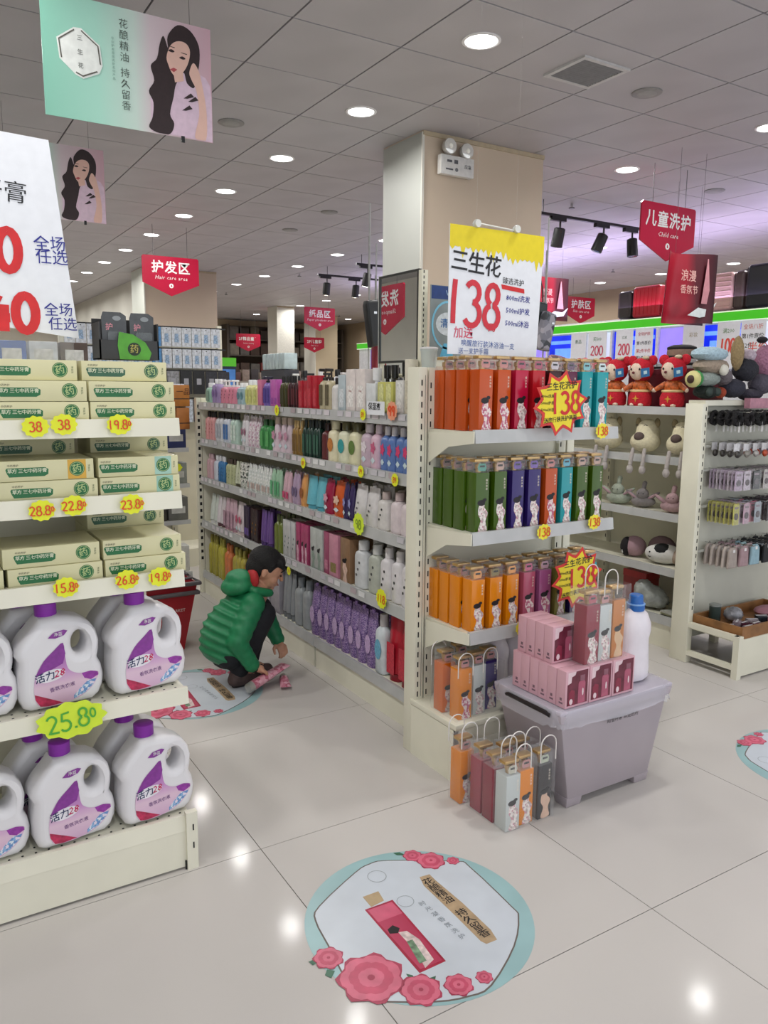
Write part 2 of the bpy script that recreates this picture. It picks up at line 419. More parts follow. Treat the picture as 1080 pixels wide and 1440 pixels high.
for k, (px, py) in enumerate([(804, 292), (421, 388), (318, 414), (477, 445), (862, 382)]):
    p = at_z(px, py, 3.17)
    t = thing('fire_sprinkler', ['small pendent sprinkler head above the black track lights', 'small sprinkler head left of the four spotlights', 'small sprinkler head right of the pale far pillar', 'small sprinkler head right of the paper area sign', 'small sprinkler head above the suitcases'][k], 'sprinkler', (p.x, p.y, HCEIL))
    MB().cyl(.012, -.035, 0, 8).build('stem', CHROME, t, True); MB().cyl(.028, -.045, -.035, 10).build('deflector', mat('#6b6b6b', .4), t, True)
# air vent
t = thing('air_vent', 'white square louvred air vent set in the ceiling', 'vent', (3.32, 3.34, HCEIL))
MB().box(-.17, .17, -.155, -.13, -.012, 0).box(-.17, .17, .13, .155, -.012, 0).box(-.17, -.145, -.13, .13, -.012, 0).box(.145, .17, -.13, .13, -.012, 0).build('frame', mat('#c4c2c0', .5), t)
MB().box(-.145, .145, -.13, .13, -.002, -.001).build('backing', DARK, t)
for k in range(13):
    y = -.12 + k * .02
    MB().add([(-.145, y, -.002), (.145, y, -.002), (.145, y + .012, -.011), (-.145, y + .012, -.011), (-.145, y+.0015, -.002), (.145, y+.0015, -.002), (.145, y + .0135, -.011), (-.145, y + .0135, -.011)], [(0,1,2,3),(7,6,5,4),(0,4,5,1),(3,2,6,7)]).build('slat', mat('#7c7a7a', .5), t)
def wb(mb, name, m, parent, **k):      # mesh given in world coordinates, parented to an unrotated thing
    l = Vector((0, 0, 0)); q = parent
    while q: l = l + q.location; q = q.parent
    mb.xf(Matrix.Translation((-l.x, -l.y, -l.z))); return mb.build(name, m, parent, **k)

# ================================================================= HANGING SIGNS AND POSTERS
def red_sign(pl, pr, width, zh, en, label, zs=.105, loc=None, rz=0, dark=False):
    A = at_y(*pl, 1.0); B = at_y(*pr, 1.0); Y = width / (B.x - A.x); A = at_y(*pl, Y); B = at_y(*pr, Y)
    L = loc or ((A.x + B.x) / 2, Y, (A.z + B.z) / 2)
    t = thing('hanging_sign', label, 'sign', L, rz, None)
    W = width / 2; H = .34 * width / .62 if not dark else .34
    ol = [(-W + .015, 0), (-W, -.015), (-W, -H * .83), (0, -H * 1.22), (W, -H * .83), (W, -.015), (W - .015, 0)]
    MB().poly(ol[::-1], .012, 0).build('board', SIGNRED, t)
    text(zh, zs, .022, 0, -H * .36, -.0012, sp=1.15).build('lettering', WHITE, t)
    text(en, zs * .40, .0, 0, -H * .66, -.0012, shear=.25, sp=1.12).build('english_lettering', WHITE, t)
    mb = MB().poly(ring(.024, .024, 18, cx=0, cz=-H * .9)[::-1], .0006, -.0012); mb.build('round_mark', WHITE, t)
    MB().poly([(-.005, -H*.9+.012), (.005, -H*.9+.012), (.005, -H*.9-.002), (.011, -H*.9-.002), (0, -H*.9-.014), (-.011, -H*.9-.002), (-.005, -H*.9-.002)], .0004, -.0018).build('arrow', SIGNRED, t)
    for sx in (-1, 1):
        MB().cyl(.0025, 0, HCEIL - L[2], 6, (sx * W * .6, .006)).build('rod', mat('#6b6a6c', .4), t)
    return t
red_sign((903, 282), (979, 294), .63, '儿童洗护', 'Child care', 'large red hanging sign with a white Child care line', .125)
red_sign((199, 357), (279, 365), .62, '护发区', 'Hair care area', 'bright pinkish-red hanging sign for hair care before the far pillar', .135)
red_sign((428, 432), (471, 433), .60, '纸品区', 'Paper products area', 'red hanging sign for paper goods, centre of the far hall', .135)
red_sign((798, 416), (837, 420), .60, '护肤区', 'Skin care area', 'small red hanging sign for skin care above the green fascia', .135)
red_sign((332, 469), (366, 470), .58, '2F精品童装', 'Fashion clothing', 'small red hanging sign at the dark far shelves, leftmost', .085)
red_sign((428, 474), (456, 475), .52, '2F儿童鞋', 'Child shoes', 'small red hanging sign at far right of the dark shelves', .09)
red_sign((0, 0), (1, 0), .60, '洗发区', 'Shampoo area', 'red shampoo sign seen only as a reflection in the mirror', .14, loc=(.12, 6.0, 2.375), rz=math.radians(90), dark=True)

POSTGRAD = gradient([(0, '#7fb8a4'), (.30, '#a4d6c4'), (.52, '#c9dcd2'), (.62, '#d6c6cb'), (1, '#cfa9b4')], 0, -.34, .34, .3)
def pt(x, y):
    u = (x - 175) / 708; v = (450 + 153 * u - y) / 480
    return (-.34 + .68 * u, -.457 + .457 * v)
SKIN = mat('#e0b7a8', .5, 0, .02); HAIRP = mat('#2c1c1e', .5, 0, .1, 60); DRESS = mat('#d9bfd0', .5, 0, .05, 40)
def poster(X, Y, z, label):
    t = thing('hanging_poster', label, 'poster', (X, Y, z))
    MB().poly([(-.34, -.457), (.34, -.457), (.34, 0), (-.34, 0)], .003, 0).build('sheet', POSTGRAD, t)
    P = lambda L: [(min(.337, max(-.337, a_)), max(-.454, b_)) for a_, b_ in (smooth([pt(*q) for q in L]) if len(L) > 5 else [pt(*q) for q in L])]
    MB().poly([(min(.338, a_), b_) for a_, b_ in [pt(*q) for q in [(606, 400), (606, 535), (884, 602), (886, 430), (876, 360), (855, 325), (820, 306), (770, 300), (720, 312), (640, 345)]]], .0005, -.0012).build('dress_print', DRESS, t)
    MB().poly(P([(690, 200), (690, 150), (735, 106), (790, 128), (828, 190), (829, 262), (812, 330), (800, 366), (770, 345), (755, 300), (720, 350), (708, 400), (690, 470), (707, 512), (688, 553), (640, 548), (596, 520), (612, 480), (618, 420), (600, 372), (625, 330), (612, 270), (640, 240), (655, 180), (672, 150)]), .0005, -.0018).build('hair_print', HAIRP, t)
    mb = MB().poly(P([(700, 190), (730, 172), (765, 178), (786, 205), (782, 250), (760, 292), (725, 318), (703, 300), (690, 270), (682, 235)]), .0005, -.0024)
    mb.poly(P([(782, 300), (800, 262), (822, 290), (838, 350), (856, 470), (850, 590), (800, 575), (822, 480), (812, 380), (790, 330)]), .0005, -.0024)
    mb.poly(P([(712, 312), (752, 292), (756, 336), (716, 340)]), .0005, -.0023).build('skin_print', SKIN, t)
    mb = MB().poly(P([(694, 286), (712, 280), (728, 288), (712, 298)]), .0004, -.003)
    mb.build('lip_print', mat('#b04a50', .5), t)
    mb = MB()
    for (x, y) in ((704, 208), (752, 238)): mb.poly(smooth(P([(x - 14, y + 1), (x, y - 4), (x + 14, y + 6), (x + 2, y + 9)])), .0004, -.003)
    for (x, y) in ((706, 192), (760, 220)): mb.poly(P([(x - 14, y - 3), (x + 14, y + 5), (x + 12, y + 8), (x - 12, y)]), .0004, -.003)
    for (x, y) in ((770, 400), (790, 415), (762, 450)): mb.poly(P([(x - 18, y + 8), (x + 16, y - 12), (x + 30, y + 4), (x, y + 10)]), .0004, -.003)
    mb.build('dark_print', HAIRP, t)
    hx = (lambda L: [pt(*q) for q in L])([(232, 155), (300, 118), (330, 122), (402, 190), (410, 270), (395, 300), (330, 318), (300, 300), (240, 235)])
    MB().poly(hx, .0004, -.0012).build('badge', mat('#e6e9e4', .4), t)
    c = pt(320, 215)
    mb = MB(); n = len(hx); inn = [(c[0] + (p[0] - c[0]) * .93, c[1] + (p[1] - c[1]) * .93) for p in hx]; inn2 = [(c[0] + (p[0] - c[0]) * .87, c[1] + (p[1] - c[1]) * .87) for p in hx]
    for i in range(n): 
        if i % 3 != 1: mb.add([(p[0], -.0019, p[1]) for p in (inn[i], inn[(i + 1) % n], inn2[(i + 1) % n], inn2[i])], [(0, 1, 2, 3)])
    mb.build('badge_line', mat('#5d5a52', .5), t)
    mb = text('三', .022, .01, *pt(322, 160), -.002); text('生', .022, .01, *pt(322, 215), -.002, mb=mb); text('花', .022, .01, *pt(322, 268), -.002, mb=mb)
    mb.build('badge_lettering', mat('#7c7f7a', .5), t)
    x = pt(502, 0)[0]; mb = vtext('花酿精油', .038, 0, x, -.125, -.0018, step=1.1, shear=0); vtext('持久留香', .038, 0, x, -.31, -.0018, mb=mb, step=1.1)
    mb.build('slogan_lettering', mat('#4c5a52', .5), t)
    vtext('专业护发香氛洗护系列产品', .012, 0, pt(455, 0)[0], -.2, -.0018, step=1.15).build('small_lettering', mat('#7fa497', .5), t)
    for s in (-1, 1): MB().cyl(.001, -.01, HCEIL - z, 5, (s * .25, .001)).build('cord', mat('#555555', .5), t)
    MB().box(.20, .215, -.002, .004, -.475, -.45).build('clip', BLACK, t)
    return t
poster(.917, 3.5, 3.008, 'large hanging poster of a long-haired woman beside green, nearer one')
poster(.917, 5.57, 3.008, 'smaller-looking hanging poster of the long-haired woman, behind the white card')

def red_poster(pl, pr, width, ht, label, fold=False):
    A = at_y(*pl, 1.0); B = at_y(*pr, 1.0); Y = width / (B.x - A.x); A = at_y(*pl, Y)
    t = thing('hanging_poster', label, 'poster', (A.x, Y, A.z))
    c = .06 if fold else .01
    mb = MB(); n = 10
    for i in range(n + 1):
        x = width * i / n; yy = c * math.sin(i / n * PI * 1.6)
        for zz, k in ((0, 1), (-ht, 1.5)): mb.v += [(x + (0.0 if zz == 0 else -.05 * fold), yy * k, zz), (x + (0.0 if zz == 0 else -.05 * fold), yy * k + .003, zz)]
    for i in range(n):
        a = i * 4; b = a + 4; mb.f += [(a, b, b + 2, a + 2), (a + 1, a + 3, b + 3, b + 1), (a, a + 1, b + 1, b), (a + 2, b + 2, b + 3, a + 3)]
    mb.build('sheet', gradient([(0, '#a5162c'), (.5, '#a01b30'), (.62, '#5a1a26'), (1, '#2e141c')], 0, 0, width), t, True)
    f = lambda L: [(width * a, -ht * (1 - b)) for a, b in L]; yy = -c * .9 - .012
    MB().poly(f([(.62, .28), (.72, .92), (.74, .92), (.84, .28)]), .001, yy if not fold else -.07).build('tower_print', mat('#c98a92', .4), t)
    MB().poly(f([(.3, .10), (.55, .22), (.8, .20), (1.0, .32), (.85, .12), (.6, .08)]), .001, yy if not fold else -.072).build('ribbon_print', mat('#dfe6e6', .3), t)
    mb = text('浪漫', ht * .17, .01, width * .27, -ht * .36, yy if not fold else -.074); text('香氛节', ht * .13, .01, width * .3, -ht * .55, yy if not fold else -.074, mb=mb); mb.build('lettering', mat('#d9a9a0', .5), t)
    for s in (.2, .8): MB().cyl(.001, 0, HCEIL - A.z, 5, (s * width, c * .5)).build('cord', mat('#555555', .5), t)
    return t
red_poster((943, 352), (1001, 354), .46, .50, 'curled dark red poster hanging under the child care sign', True)
red_poster((936, 394), (990, 400), .50, .35, 'second dark red poster, half hidden behind the curled one')
red_poster((757, 388), (799, 394), .50, .52, 'dark red poster hanging right of the white 138 card')
red_poster((378, 455), (413, 456), .62, .62, 'reddish far-away poster between the two small red signs')

# ---- emergency light on the pillar
t = thing('emergency_light', 'white emergency light box with two round lamps on the pillar', 'lamp', (3.375, 4.612, 3.0))
MB().box(-.14, .14, -.045, 0, -.065, .062).build('case', mat('#dad8d4', .35), t, bevel=.006)
mb = MB().box(-.09, -.05, -.047, -.045, .015, .03).box(-.03, .0, -.047, -.045, .01, .035).box(-.10, -.04, -.047, -.045, -.035, -.025)
mb.build('marks', mat('#5b5b60', .5), t); text('应急', .03, .005, .085, .0, -.0465).build('lettering', mat('#5b5b60', .5), t)
MB().poly(ring(.013, .013, 12, cx=-.01, cz=-.028), .001, -.047).build('button', mat('#77777a', .5), t)
for s in (-1, 1):
    h = MB().lathe([(.03, 0), (.045, -.02), (.052, -.05), (.05, -.058)], 20, (s * .072, 0, .115 - (s > 0) * .012), axis='y').build('lamp_head', mat('#c9c7c2', .3), t, True)
    MB().lathe([(.046, -.0585), (.03, -.064)], 20, (s * .072, 0, .115 - (s > 0) * .012), axis='y').build('lens', mat('#efeee8', .08, .4, 0), h, True)
    MB().lathe([(.016, -.0645), (.01, -.07)], 12, (s * .072, 0, .115 - (s > 0) * .012), axis='y').build('bulb', mat('#fffdf2', .1, 0, 0), h, True)

# ---- track lights
def track(x0, x1, y, z, heads, label, lit=False):
    t = thing('track_light', label, 'lamp', ((x0 + x1) / 2, y, z)); W = (x1 - x0) / 2
    MB().box(-W, W, -.018, .018, -.012, .012).build('rail', BLACK, t)
    for s in (-.8, .8): MB().cyl(.004, .012, HCEIL - z, 6, (s * W, 0)).build('hanger', BLACK, t)
    for (hx, ang) in heads:
        a = MB().box(hx - x0 - W - .09, hx - x0 - W + .09, -.02, .02, -.045, -.012); a.cyl(.009, -.10, -.045, 8, (hx - x0 - W + .03, 0)); ad = a.build('adapter', BLACK, t)
        M = Matrix.Translation((hx - x0 - W + .03, 0, -.10)) @ Euler((ang[0], ang[1], 0)).to_matrix().to_4x4()
        h = MB().lathe([(.035, .0), (.052, -.01), (.055, -.17), (.048, -.175)], 18).xf(M).build('spotlight', BLACK, t, True)
        MB().lathe([(.045, -.1755), (.02, -.178)], 18).xf(M).build('lens', mat('#fff4e0', .3, 0, 0, emit=14.0) if lit else mat('#3a3a3c', .2), h, True)
a = at_z(762, 300, 3.08); b = at_z(903, 325, 3.08)
track(a.x - .15, b.x + .1, a.y, 3.08, [(at_z(780, 305, 3.08).x, (.25, .0)), (at_z(842, 316, 3.08).x - .03, (.2, .35)), (at_z(884, 322, 3.08).x - .03, (-.1, 0))], 'black ceiling track with three dark spotlights right of the pillar')
a = at_z(447, 386, 3.08); b = at_z(531, 394, 3.08)
track(a.x, b.x + .5, a.y, 3.08, [(at_z(453, 388, 3.08).x, (.2, 0)), (at_z(497, 391, 3.08).x, (.2, 0))], 'black ceiling track with two lit spotlights, farther one', True)
a = at_z(501, 371, 3.08)
track(a.x, a.x + .8, a.y, 3.08, [(at_z(508, 374, 3.08).x, (.2, .1))], 'short black ceiling track with one lit spotlight beside pillar', True)

# ================================================================= SHELVING
def slots(mb, x0, x1, y0, y1, z0, z1, step=.05, hgt=.022, plane='y'):
    z = z0
    while z < z1: mb.box(x0, x1, y0, y1, z, z + hgt); z += step
    return mb
def shelf_unit(t, axis, a0, a1, face, back, tops, base_top, bays, lip=.03, sign=-1, lipm=RAIL, top=1.58, sbase=None):
    """axis 'y': runs along Y, face plane X=face, goods face -X. axis 'x': runs along X, face plane Y=face, goods face -Y"""
    def B(mb, u0, u1, d0, d1, z0, z1):
        d0, d1 = min(d0, d1), max(d0, d1)
        return mb.box(d0, d1, u0, u1, z0, z1) if axis == 'y' else mb.box(u0, u1, d0, d1, z0, z1)
    L = (a1 - a0) / bays
    for k in range(bays):
        wb(B(MB(), a0 + k * L + .002, a0 + (k + 1) * L - .002, back, back + .012, .08, top), 'back_panel', CREAM, t)
        wb(B(MB(), a0 + k * L + .01, a0 + (k + 1) * L - .01, face + .012, face + .03, .0, base_top - .03), 'kick_board', CREAM, t)
    for k in range(bays + 1):
        u = a0 + k * L; u = min(max(u, a0 + .02), a1 - .02)
        p = wb(B(MB(), u - .02, u + .02, back - .04, back - .001, 0, top + .01), 'upright', CREAM, t)
        wb(slots(MB(), *( (back - .0412, back - .04, u - .012, u - .007) if axis == 'y' else (u - .012, u - .007, back - .0412, back - .04)), .25, top - .03), 'slots', SLOT, p)
        stuff(p.children[0]) if p.children else None
    for n, z in enumerate(list(tops) + [base_top]):
        f = face if z != base_top or sbase is None else sbase
        for k in range(bays):
            s = wb(B(MB(), a0 + k * L + .004, a0 + (k + 1) * L - .004, f + .02, back - .042, z - .03, z - .008), 'shelf', CREAM, t)
            h = lip if z != base_top else .05
            mb = MB(); u0, u1 = a0 + k * L + .002, a0 + (k + 1) * L - .002
            if axis == 'y': mb.add([(f, u0, z - h), (f + .006, u0, z), (f + .02, u0, z), (f + .02, u0, z - h), (f, u1, z - h), (f + .006, u1, z), (f + .02, u1, z), (f + .02, u1, z - h)], [(0,1,2,3),(7,6,5,4),(0,4,5,1),(1,5,6,2),(2,6,7,3),(3,7,4,0)])
            else: mb.add([(u0, f, z - h), (u0, f + .006, z), (u0, f + .02, z), (u0, f + .02, z - h), (u1, f, z - h), (u1, f + .006, z), (u1, f + .02, z), (u1, f + .02, z - h)], [(0,1,2,3),(7,6,5,4),(0,4,5,1),(1,5,6,2),(2,6,7,3),(3,7,4,0)])
            wb(mb, 'price_rail', lipm, s)
            if z != base_top:
                for e in (u0 + .004, u1 - .008):
                    if axis == 'y': q = MB().add([(back - .04, e, z - .03), (back - .04, e, z - .05), (f + .2, e, z - .03), (back - .04, e + .004, z - .03), (back - .04, e + .004, z - .05), (f + .2, e + .004, z - .03)], [(0,1,2),(5,4,3),(0,3,4,1),(1,4,5,2),(2,5,3,0)])
                    else: q = MB().add([(e, back - .04, z - .03), (e, back - .04, z - .05), (e, f + .2, z - .03), (e + .004, back - .04, z - .03), (e + .004, back - .04, z - .05), (e + .004, f + .2, z - .03)], [(0,1,2),(5,4,3),(0,3,4,1),(1,4,5,2),(2,5,3,0)])
                    wb(q, 'bracket', CREAM, s)
SLIP = [mat('#d8d0d6', .5), mat('#c9c6cc', .5), mat('#b7a9ad', .5), mat('#e2e2e2', .5)]
def slip_mesh(i):
    me = MB().box(-.028, .028, -.0012, 0, -.013, .013).mesh('price_slip'); me.materials.append(SLIP[i]); return me
slips = [slip_mesh(i) for i in range(4)]
def add_slips(t, axis, a0, a1, face, tops, dens, every=.075):
    for s in [c for c in t.children if c.name.startswith('shelf')]:
        # rails are in world-minus-location coordinates
        pass
    l = t.location
    for n, z in enumerate(tops):
        u = a0 + .05; host = None
        shs = [c for c in t.children if c.name.startswith('shelf') and abs(max(v.co.z for v in c.data.vertices) + l.z - (z - .008)) < .004]
        while u < a1 - .04:
            if random.random() < dens[n]:
                for c in shs:
                    us = [(v.co.y + l.y if axis == 'y' else v.co.x + l.x) for v in c.data.vertices]
                    if min(us) - .01 <= u <= max(us) + .01:
                        o = bpy.data.objects.new('price_slip', random.choice(slips)); COL.objects.link(o); o.parent = c
                        zz = z - .016
                        if axis == 'y': o.location = (face + .0012 - l.x, u - l.y, zz - l.z); o.rotation_euler = (0, 0, -PI / 2)
                        else: o.location = (u - l.x, face + .0012 - l.y, zz - l.z)
                        break
            u += every * random.uniform(.85, 1.3)

# --- long aisle unit (goods face the aisle, towards -X)
GT = [1.392, 1.137, .863, .545]; GB = .172
aisle = thing('shelving_unit', 'long cream steel shelving unit of bottles beside the crouching child', 'shelf', (2.0, 4.1, 0))
shelf_unit(aisle, 'y', 2.76, 5.48, 1.81, 2.22, GT, GB, 3, lip=.05, top=1.42)
add_slips(aisle, 'y', 2.76, 5.48, 1.81, GT + [GB - .03], [.8, .75, .8, .5, .25])
wb(MB().box(1.83, 2.6, 2.70, 2.755, 0, 1.56), 'end_panel', CREAM, aisle)
wb(MB().box(1.80, 1.83, 5.485, 5.53, 0, 1.42), 'end_post', CREAM, aisle)
stuff(wb(slots(MB(), 1.806, 1.822, 5.4838, 5.485, .25, 1.40), 'end_slots', SLOT, aisle))
wb(MB().box(2.235, 2.6, 2.76, 5.46, .0, 1.40), 'rear_bay', CREAMD, aisle)
wb(MB().box(1.835, 2.6, 5.485, 5.52, 0, 1.42), 'far_end_panel', CREAM, aisle)
# --- end display unit
ET = [1.352, .975, .594]; EB = .238
endu = thing('end_display', 'cream end display unit of colourful boxed bottles facing the viewer', 'shelf', (2.1, 2.4, 0))
shelf_unit(endu, 'x', 1.76, 2.50, 2.24, 2.58, ET, .0001 + EB, 1, lip=.048, top=1.57, sbase=2.6)
for c in [c for c in endu.children if c.name.startswith(('kick_board',))]: bpy.data.objects.remove(c)
wb(MB().box(1.71, 1.752, 2.535, 2.615, 0, 1.58), 'side_post', CREAM, endu, bevel=.003)
wb(MB().box(2.505, 2.547, 2.535, 2.615, 0, 1.58), 'side_post', CREAM, endu, bevel=.003)
stuff(wb(slots(MB(), 1.722, 1.727, 2.5335, 2.535, .25, 1.55, .042).box(1.74, 1.7405, 2.5335, 2.535, .25, 1.55), 'slots', SLOT, endu))
wb(MB().box(1.76, 2.50, 2.56, 2.58, .24, 1.57), 'inner_panel', CREAM, endu)
wb(MB().box(1.705, 2.54, 2.245, 2.56, .215, EB), 'base_deck', CREAM, endu, bevel=.003)
wb(MB().box(1.708, 1.722, 2.25, 2.555, .0, .213), 'base_side', CREAM, endu)
wb(MB().box(2.525, 2.537, 2.25, 2.555, .0, .213), 'base_side', CREAM, endu)
wb(MB().box(1.708, 2.537, 2.25, 2.262, .0, .213), 'base_front', CREAM, endu)
for z in ET:     # rounded end caps and pressed arms at the left edge
    wb(MB().add([(1.756, 2.53, z - .02), (1.756, 2.53, z - .14), (1.756, 2.40, z - .07), (1.756, 2.245, z - .048), (1.756, 2.245, z - .004), (1.76, 2.53, z - .02), (1.76, 2.53, z - .14), (1.76, 2.40, z - .07), (1.76, 2.245, z - .048), (1.76, 2.245, z - .004)],
                [(0,1,2,3,4),(9,8,7,6,5),(0,5,6,1),(1,6,7,2),(2,7,8,3),(3,8,9,4),(4,9,5,0)]), 'arm', CREAM, endu)
# --- left shelving with toothpaste cartons and detergent, facing the viewer
LT = [1.409, 1.197, .961, .593]; LB = .178
left = thing('shelving_unit', 'cream perforated shelving unit at the left edge with boxes and jugs', 'shelf', (-.3, 2.5, 0))
shelf_unit(left, 'x', -1.10, .69, 2.25, 2.75, LT, LB, 2, lip=.05, top=1.50, lipm=CREAM)
for c in [c for c in left.children if c.name.startswith('kick_board')]: bpy.data.objects.remove(c)
wb(MB().box(-1.1, .692, 2.252, 2.268, 0.008, .127), 'base_front', CREAM, left)
wb(MB().box(.665, .700, 2.24, 2.262, .0, .19), 'corner_post', CREAM, left)
stuff(wb(MB().box(.684, .688, 2.2385, 2.24, .13, .15).box(.684, .688, 2.2385, 2.24, .07, .09).box(.660, .664, 2.246, 2.25, .0, .03), 'slots', SLOT, left))
mb = MB()
for z in (LB, LT[3]):
    for r in range(2):
        for k in range(30): mb.cyl(.0035, z - .0075, z - .0068, 6, (.66 - k * .035, 2.29 + r * .03))
stuff(wb(mb, 'perforations', SLOT, left))
for k in range(4):  mb = wb(MB().cyl(.012, 0, .012, 8, (.5 - k * .22, 2.285)), 'foot', BLACK, left)
wb(MB().box(-1.1, .69, 2.77, 3.15, .15, 1.38), 'rear_bay', CREAMD, left)
# --- right shelving: plush toys face the far aisle; hook wall faces the viewer
RT = [1.406, 1.125, .80, .48]; RB = .192
rgt = thing('shelving_unit', 'cream shelving unit of plush toys on the right', 'shelf', (3.9, 4.1, 0))
shelf_unit(rgt, 'y', 2.83, 5.55, 3.72, 4.12, RT, RB, 3, lip=.045, top=1.43)
pegu = thing('hook_display', 'cream hook display with base rack holding hair accessories, far right', 'shelf', (4.0, 2.6, 0))
wb(MB().box(3.63, 3.672, 2.69, 2.80, 0, 1.43), 'side_post', CREAM, pegu, bevel=.003)
stuff(wb(slots(MB(), 3.655, 3.66, 2.6885, 2.69, .3, 1.41, .042), 'slots', SLOT, pegu))
wb(MB().box(3.675, 4.62, 2.74, 2.78, .12, 1.44), 'back_panel', mat('#c7c6b8', .5, 0, .03, 6), pegu)
wb(MB().box(3.655, 4.62, 2.695, 2.80, 1.42, 1.448), 'top_cap', CREAM, pegu)
wb(MB().box(3.635, 3.665, 2.39, 2.69, .205, .232).box(3.635, 3.665, 2.39, 2.69, .045, .07).box(3.632, 3.668, 2.375, 2.41, 0, .232), 'base_frame', CREAM, pegu)
wb(MB().box(3.67, 4.62, 2.385, 2.40, .01, .19), 'base_front', CREAM, pegu)
wb(MB().box(3.665, 4.62, 2.385, 2.74, .19, .21), 'base_deck', CREAM, pegu)
for z in (1.36, 1.20, 1.07, .87, .62):
    wb(MB().box(3.70, 4.62, 2.715, 2.735, z - .006, z + .006), 'hook_bar', mat('#b9b9b0', .4), pegu)
# ================================================================= GOODS: builders (front = local -Y, base at z=0)
def lady_print(mb_h, mb_r, w, h, y):       # tiny printed figure of a woman in a robe: hair and robe outlines
    mb_h.poly(ring(w * .26, h * .085, 12, cx=-w * .1, cz=h * .80), .0004, y)
    mb_h.poly(ring(w * .13, h * .05, 8, cx=w * .12, cz=h * .88), .0004, y)
    mb_r.poly(smooth([(-w * .28, 0), (w * .30, 0), (w * .2, h * .28), (w * .34, h * .5), (w * .12, h * .66), (w * .1, h * .74), (-w * .22, h * .74), (-w * .3, h * .5), (-w * .12, h * .3)], 3), .0004, y + .0001)
ROBE = patterned(['#e8dcd6', '#dccfc8', '#b8a8a4', '#efe6e2', '#c8909c'], 150); ROBEP = patterned(['#e4c4c8', '#c8788c', '#e8dcd6', '#b8607c', '#ecdcd8'], 150); HAIRK = mat('#181418', .5)
_cart = {}
def box_bottle(col, robe=ROBE, w=.060, d=.060, h=.225, tagc='#c48a86'):
    """printed carton whose clear top shows a gold pump head and a neck tag"""
    key = (col, robe.name, w, d, h, tagc)
    if key in _cart:
        r = dup(_cart[key]); return r
    t = thing('boxed_bottle', '', 'bottle')
    MB().box(-w/2, w/2, -d/2, d/2, 0, h).build('carton', gradient([(0, col), (1, col)], 2, 0, h, .22), t, bevel=.0015)
    a, b = MB(), MB(); lady_print(a, b, w * 1.15, h * .60, -d/2 - .0006)
    a.xf(Matrix.Translation((w * .05, 0, h * .02))).build('hair_print', HAIRK, t); b.xf(Matrix.Translation((w * .05, 0, h * .02))).build('robe_print', robe, t)
    vtext('香水沐浴', .009, .01, w * .3, h * .8, -d/2 - .0006, step=1.2).build('lettering', mat('#e9dcc9', .5), t)
    MB().lathe([(.011, h), (.011, h + .012), (.014, h + .014), (.014, h + .030), (.006, h + .032), (.006, h + .040)], 12).build('pump_neck', GOLD, t, True)
    MB().box(-.031, .031, -.020, .016, h + .038, h + .050).build('pump_head', GOLD, t, bevel=.003)
    MB().poly([(-.016, h + .006), (.016, h + .006), (.020, h + .020), (.014, h + .034), (-.014, h + .034), (-.020, h + .020)], .001, -d/2 + .006).build('neck_tag', mat(tagc, .35), t)
    MB().poly([(-.011, h + .020), (.011, h + .020), (.011, h + .027), (-.011, h + .027)], .0005, -d/2 + .005).build('tag_line', INK, t)
    MB().box(-w/2 + .0005, w/2 - .0005, -d/2 + .0005, d/2 - .0005, h + .0005, h + .052).build('clear_top', CLEAR, t)
    _cart[key] = t; return t
ORG, GRN, PUR, TEAL, MAG, CRI, MAR, PLUM, PNK, MAUV, AMB = '#c04c10', '#3f5c0e', '#31206a', '#1c989f', '#b8123c', '#c01a26', '#3a1418', '#5c1c3e', '#b4566e', '#a85c8c', '#e08408'
def place(t, loc, rz, label, cat=None, group=None):
    t.location = loc; t.rotation_euler = (0, 0, rz); t['label'] = label
    if cat: t['category'] = cat
    if group: t['group'] = group
    return t
SHN = ['top', 'second', 'third', 'fourth', 'bottom']
def end_row(zt, cols, depth_cols, names, dnames, shelf, x0=1.825, dx=.0855, tags=None, h=.225, last=2.46):
    for k, (c, nm) in enumerate(zip(cols, names)):
        x = x0 + k * dx
        t = box_bottle(c, ROBEP if c in (ORG, PNK, MAUV) else ROBE, tagc=tags[k] if tags else '#c48a86', h=h)
        place(t, (x, 2.300 + random.uniform(-.003, .003), zt - .0074), random.uniform(-.05, .03), '%s boxed bottle with gold pump, %s along the end display %s shelf' % (nm, ORD[k + 1], shelf), 'bottle', 'boxed bottles on the end display ' + shelf + ' shelf')
    for k, (c, nm) in enumerate(zip(depth_cols, dnames)):
        t = box_bottle(c, ROBE, tagc='#c48a86', h=h)
        place(t, (x0 - .008, 2.300 + .070 * (k + 1), zt - .0074), random.uniform(-.03, .03), '%s boxed bottle %s behind the front corner, end display %s shelf' % (nm, ORD[k + 1], shelf), 'bottle', 'boxed bottles on the end display ' + shelf + ' shelf')
    # second row behind
    for k in range(1, len(cols)):
        c = cols[k]
        t = box_bottle(c, ROBE, h=h)
        place(t, (x0 + k * dx + .004, 2.375, zt - .0074), 0, '%s boxed bottle in the back row, %s place, end display %s shelf' % (names[k], ORD[k + 1], shelf), 'bottle', 'boxed bottles on the end display ' + shelf + ' shelf')
end_row(ET[0], [ORG, ORG, MAG, CRI, MAR, PLUM, TEAL, TEAL], [ORG] * 3, ['orange', 'orange', 'magenta', 'crimson', 'dark maroon', 'plum purple', 'teal', 'teal'], ['orange'] * 3, 'top', tags=['#c9817a', '#c9817a', '#b64a66', '#b64a66', '#d8d2d8', '#6a4a68', '#7cc2c8', '#d6e6e8'])
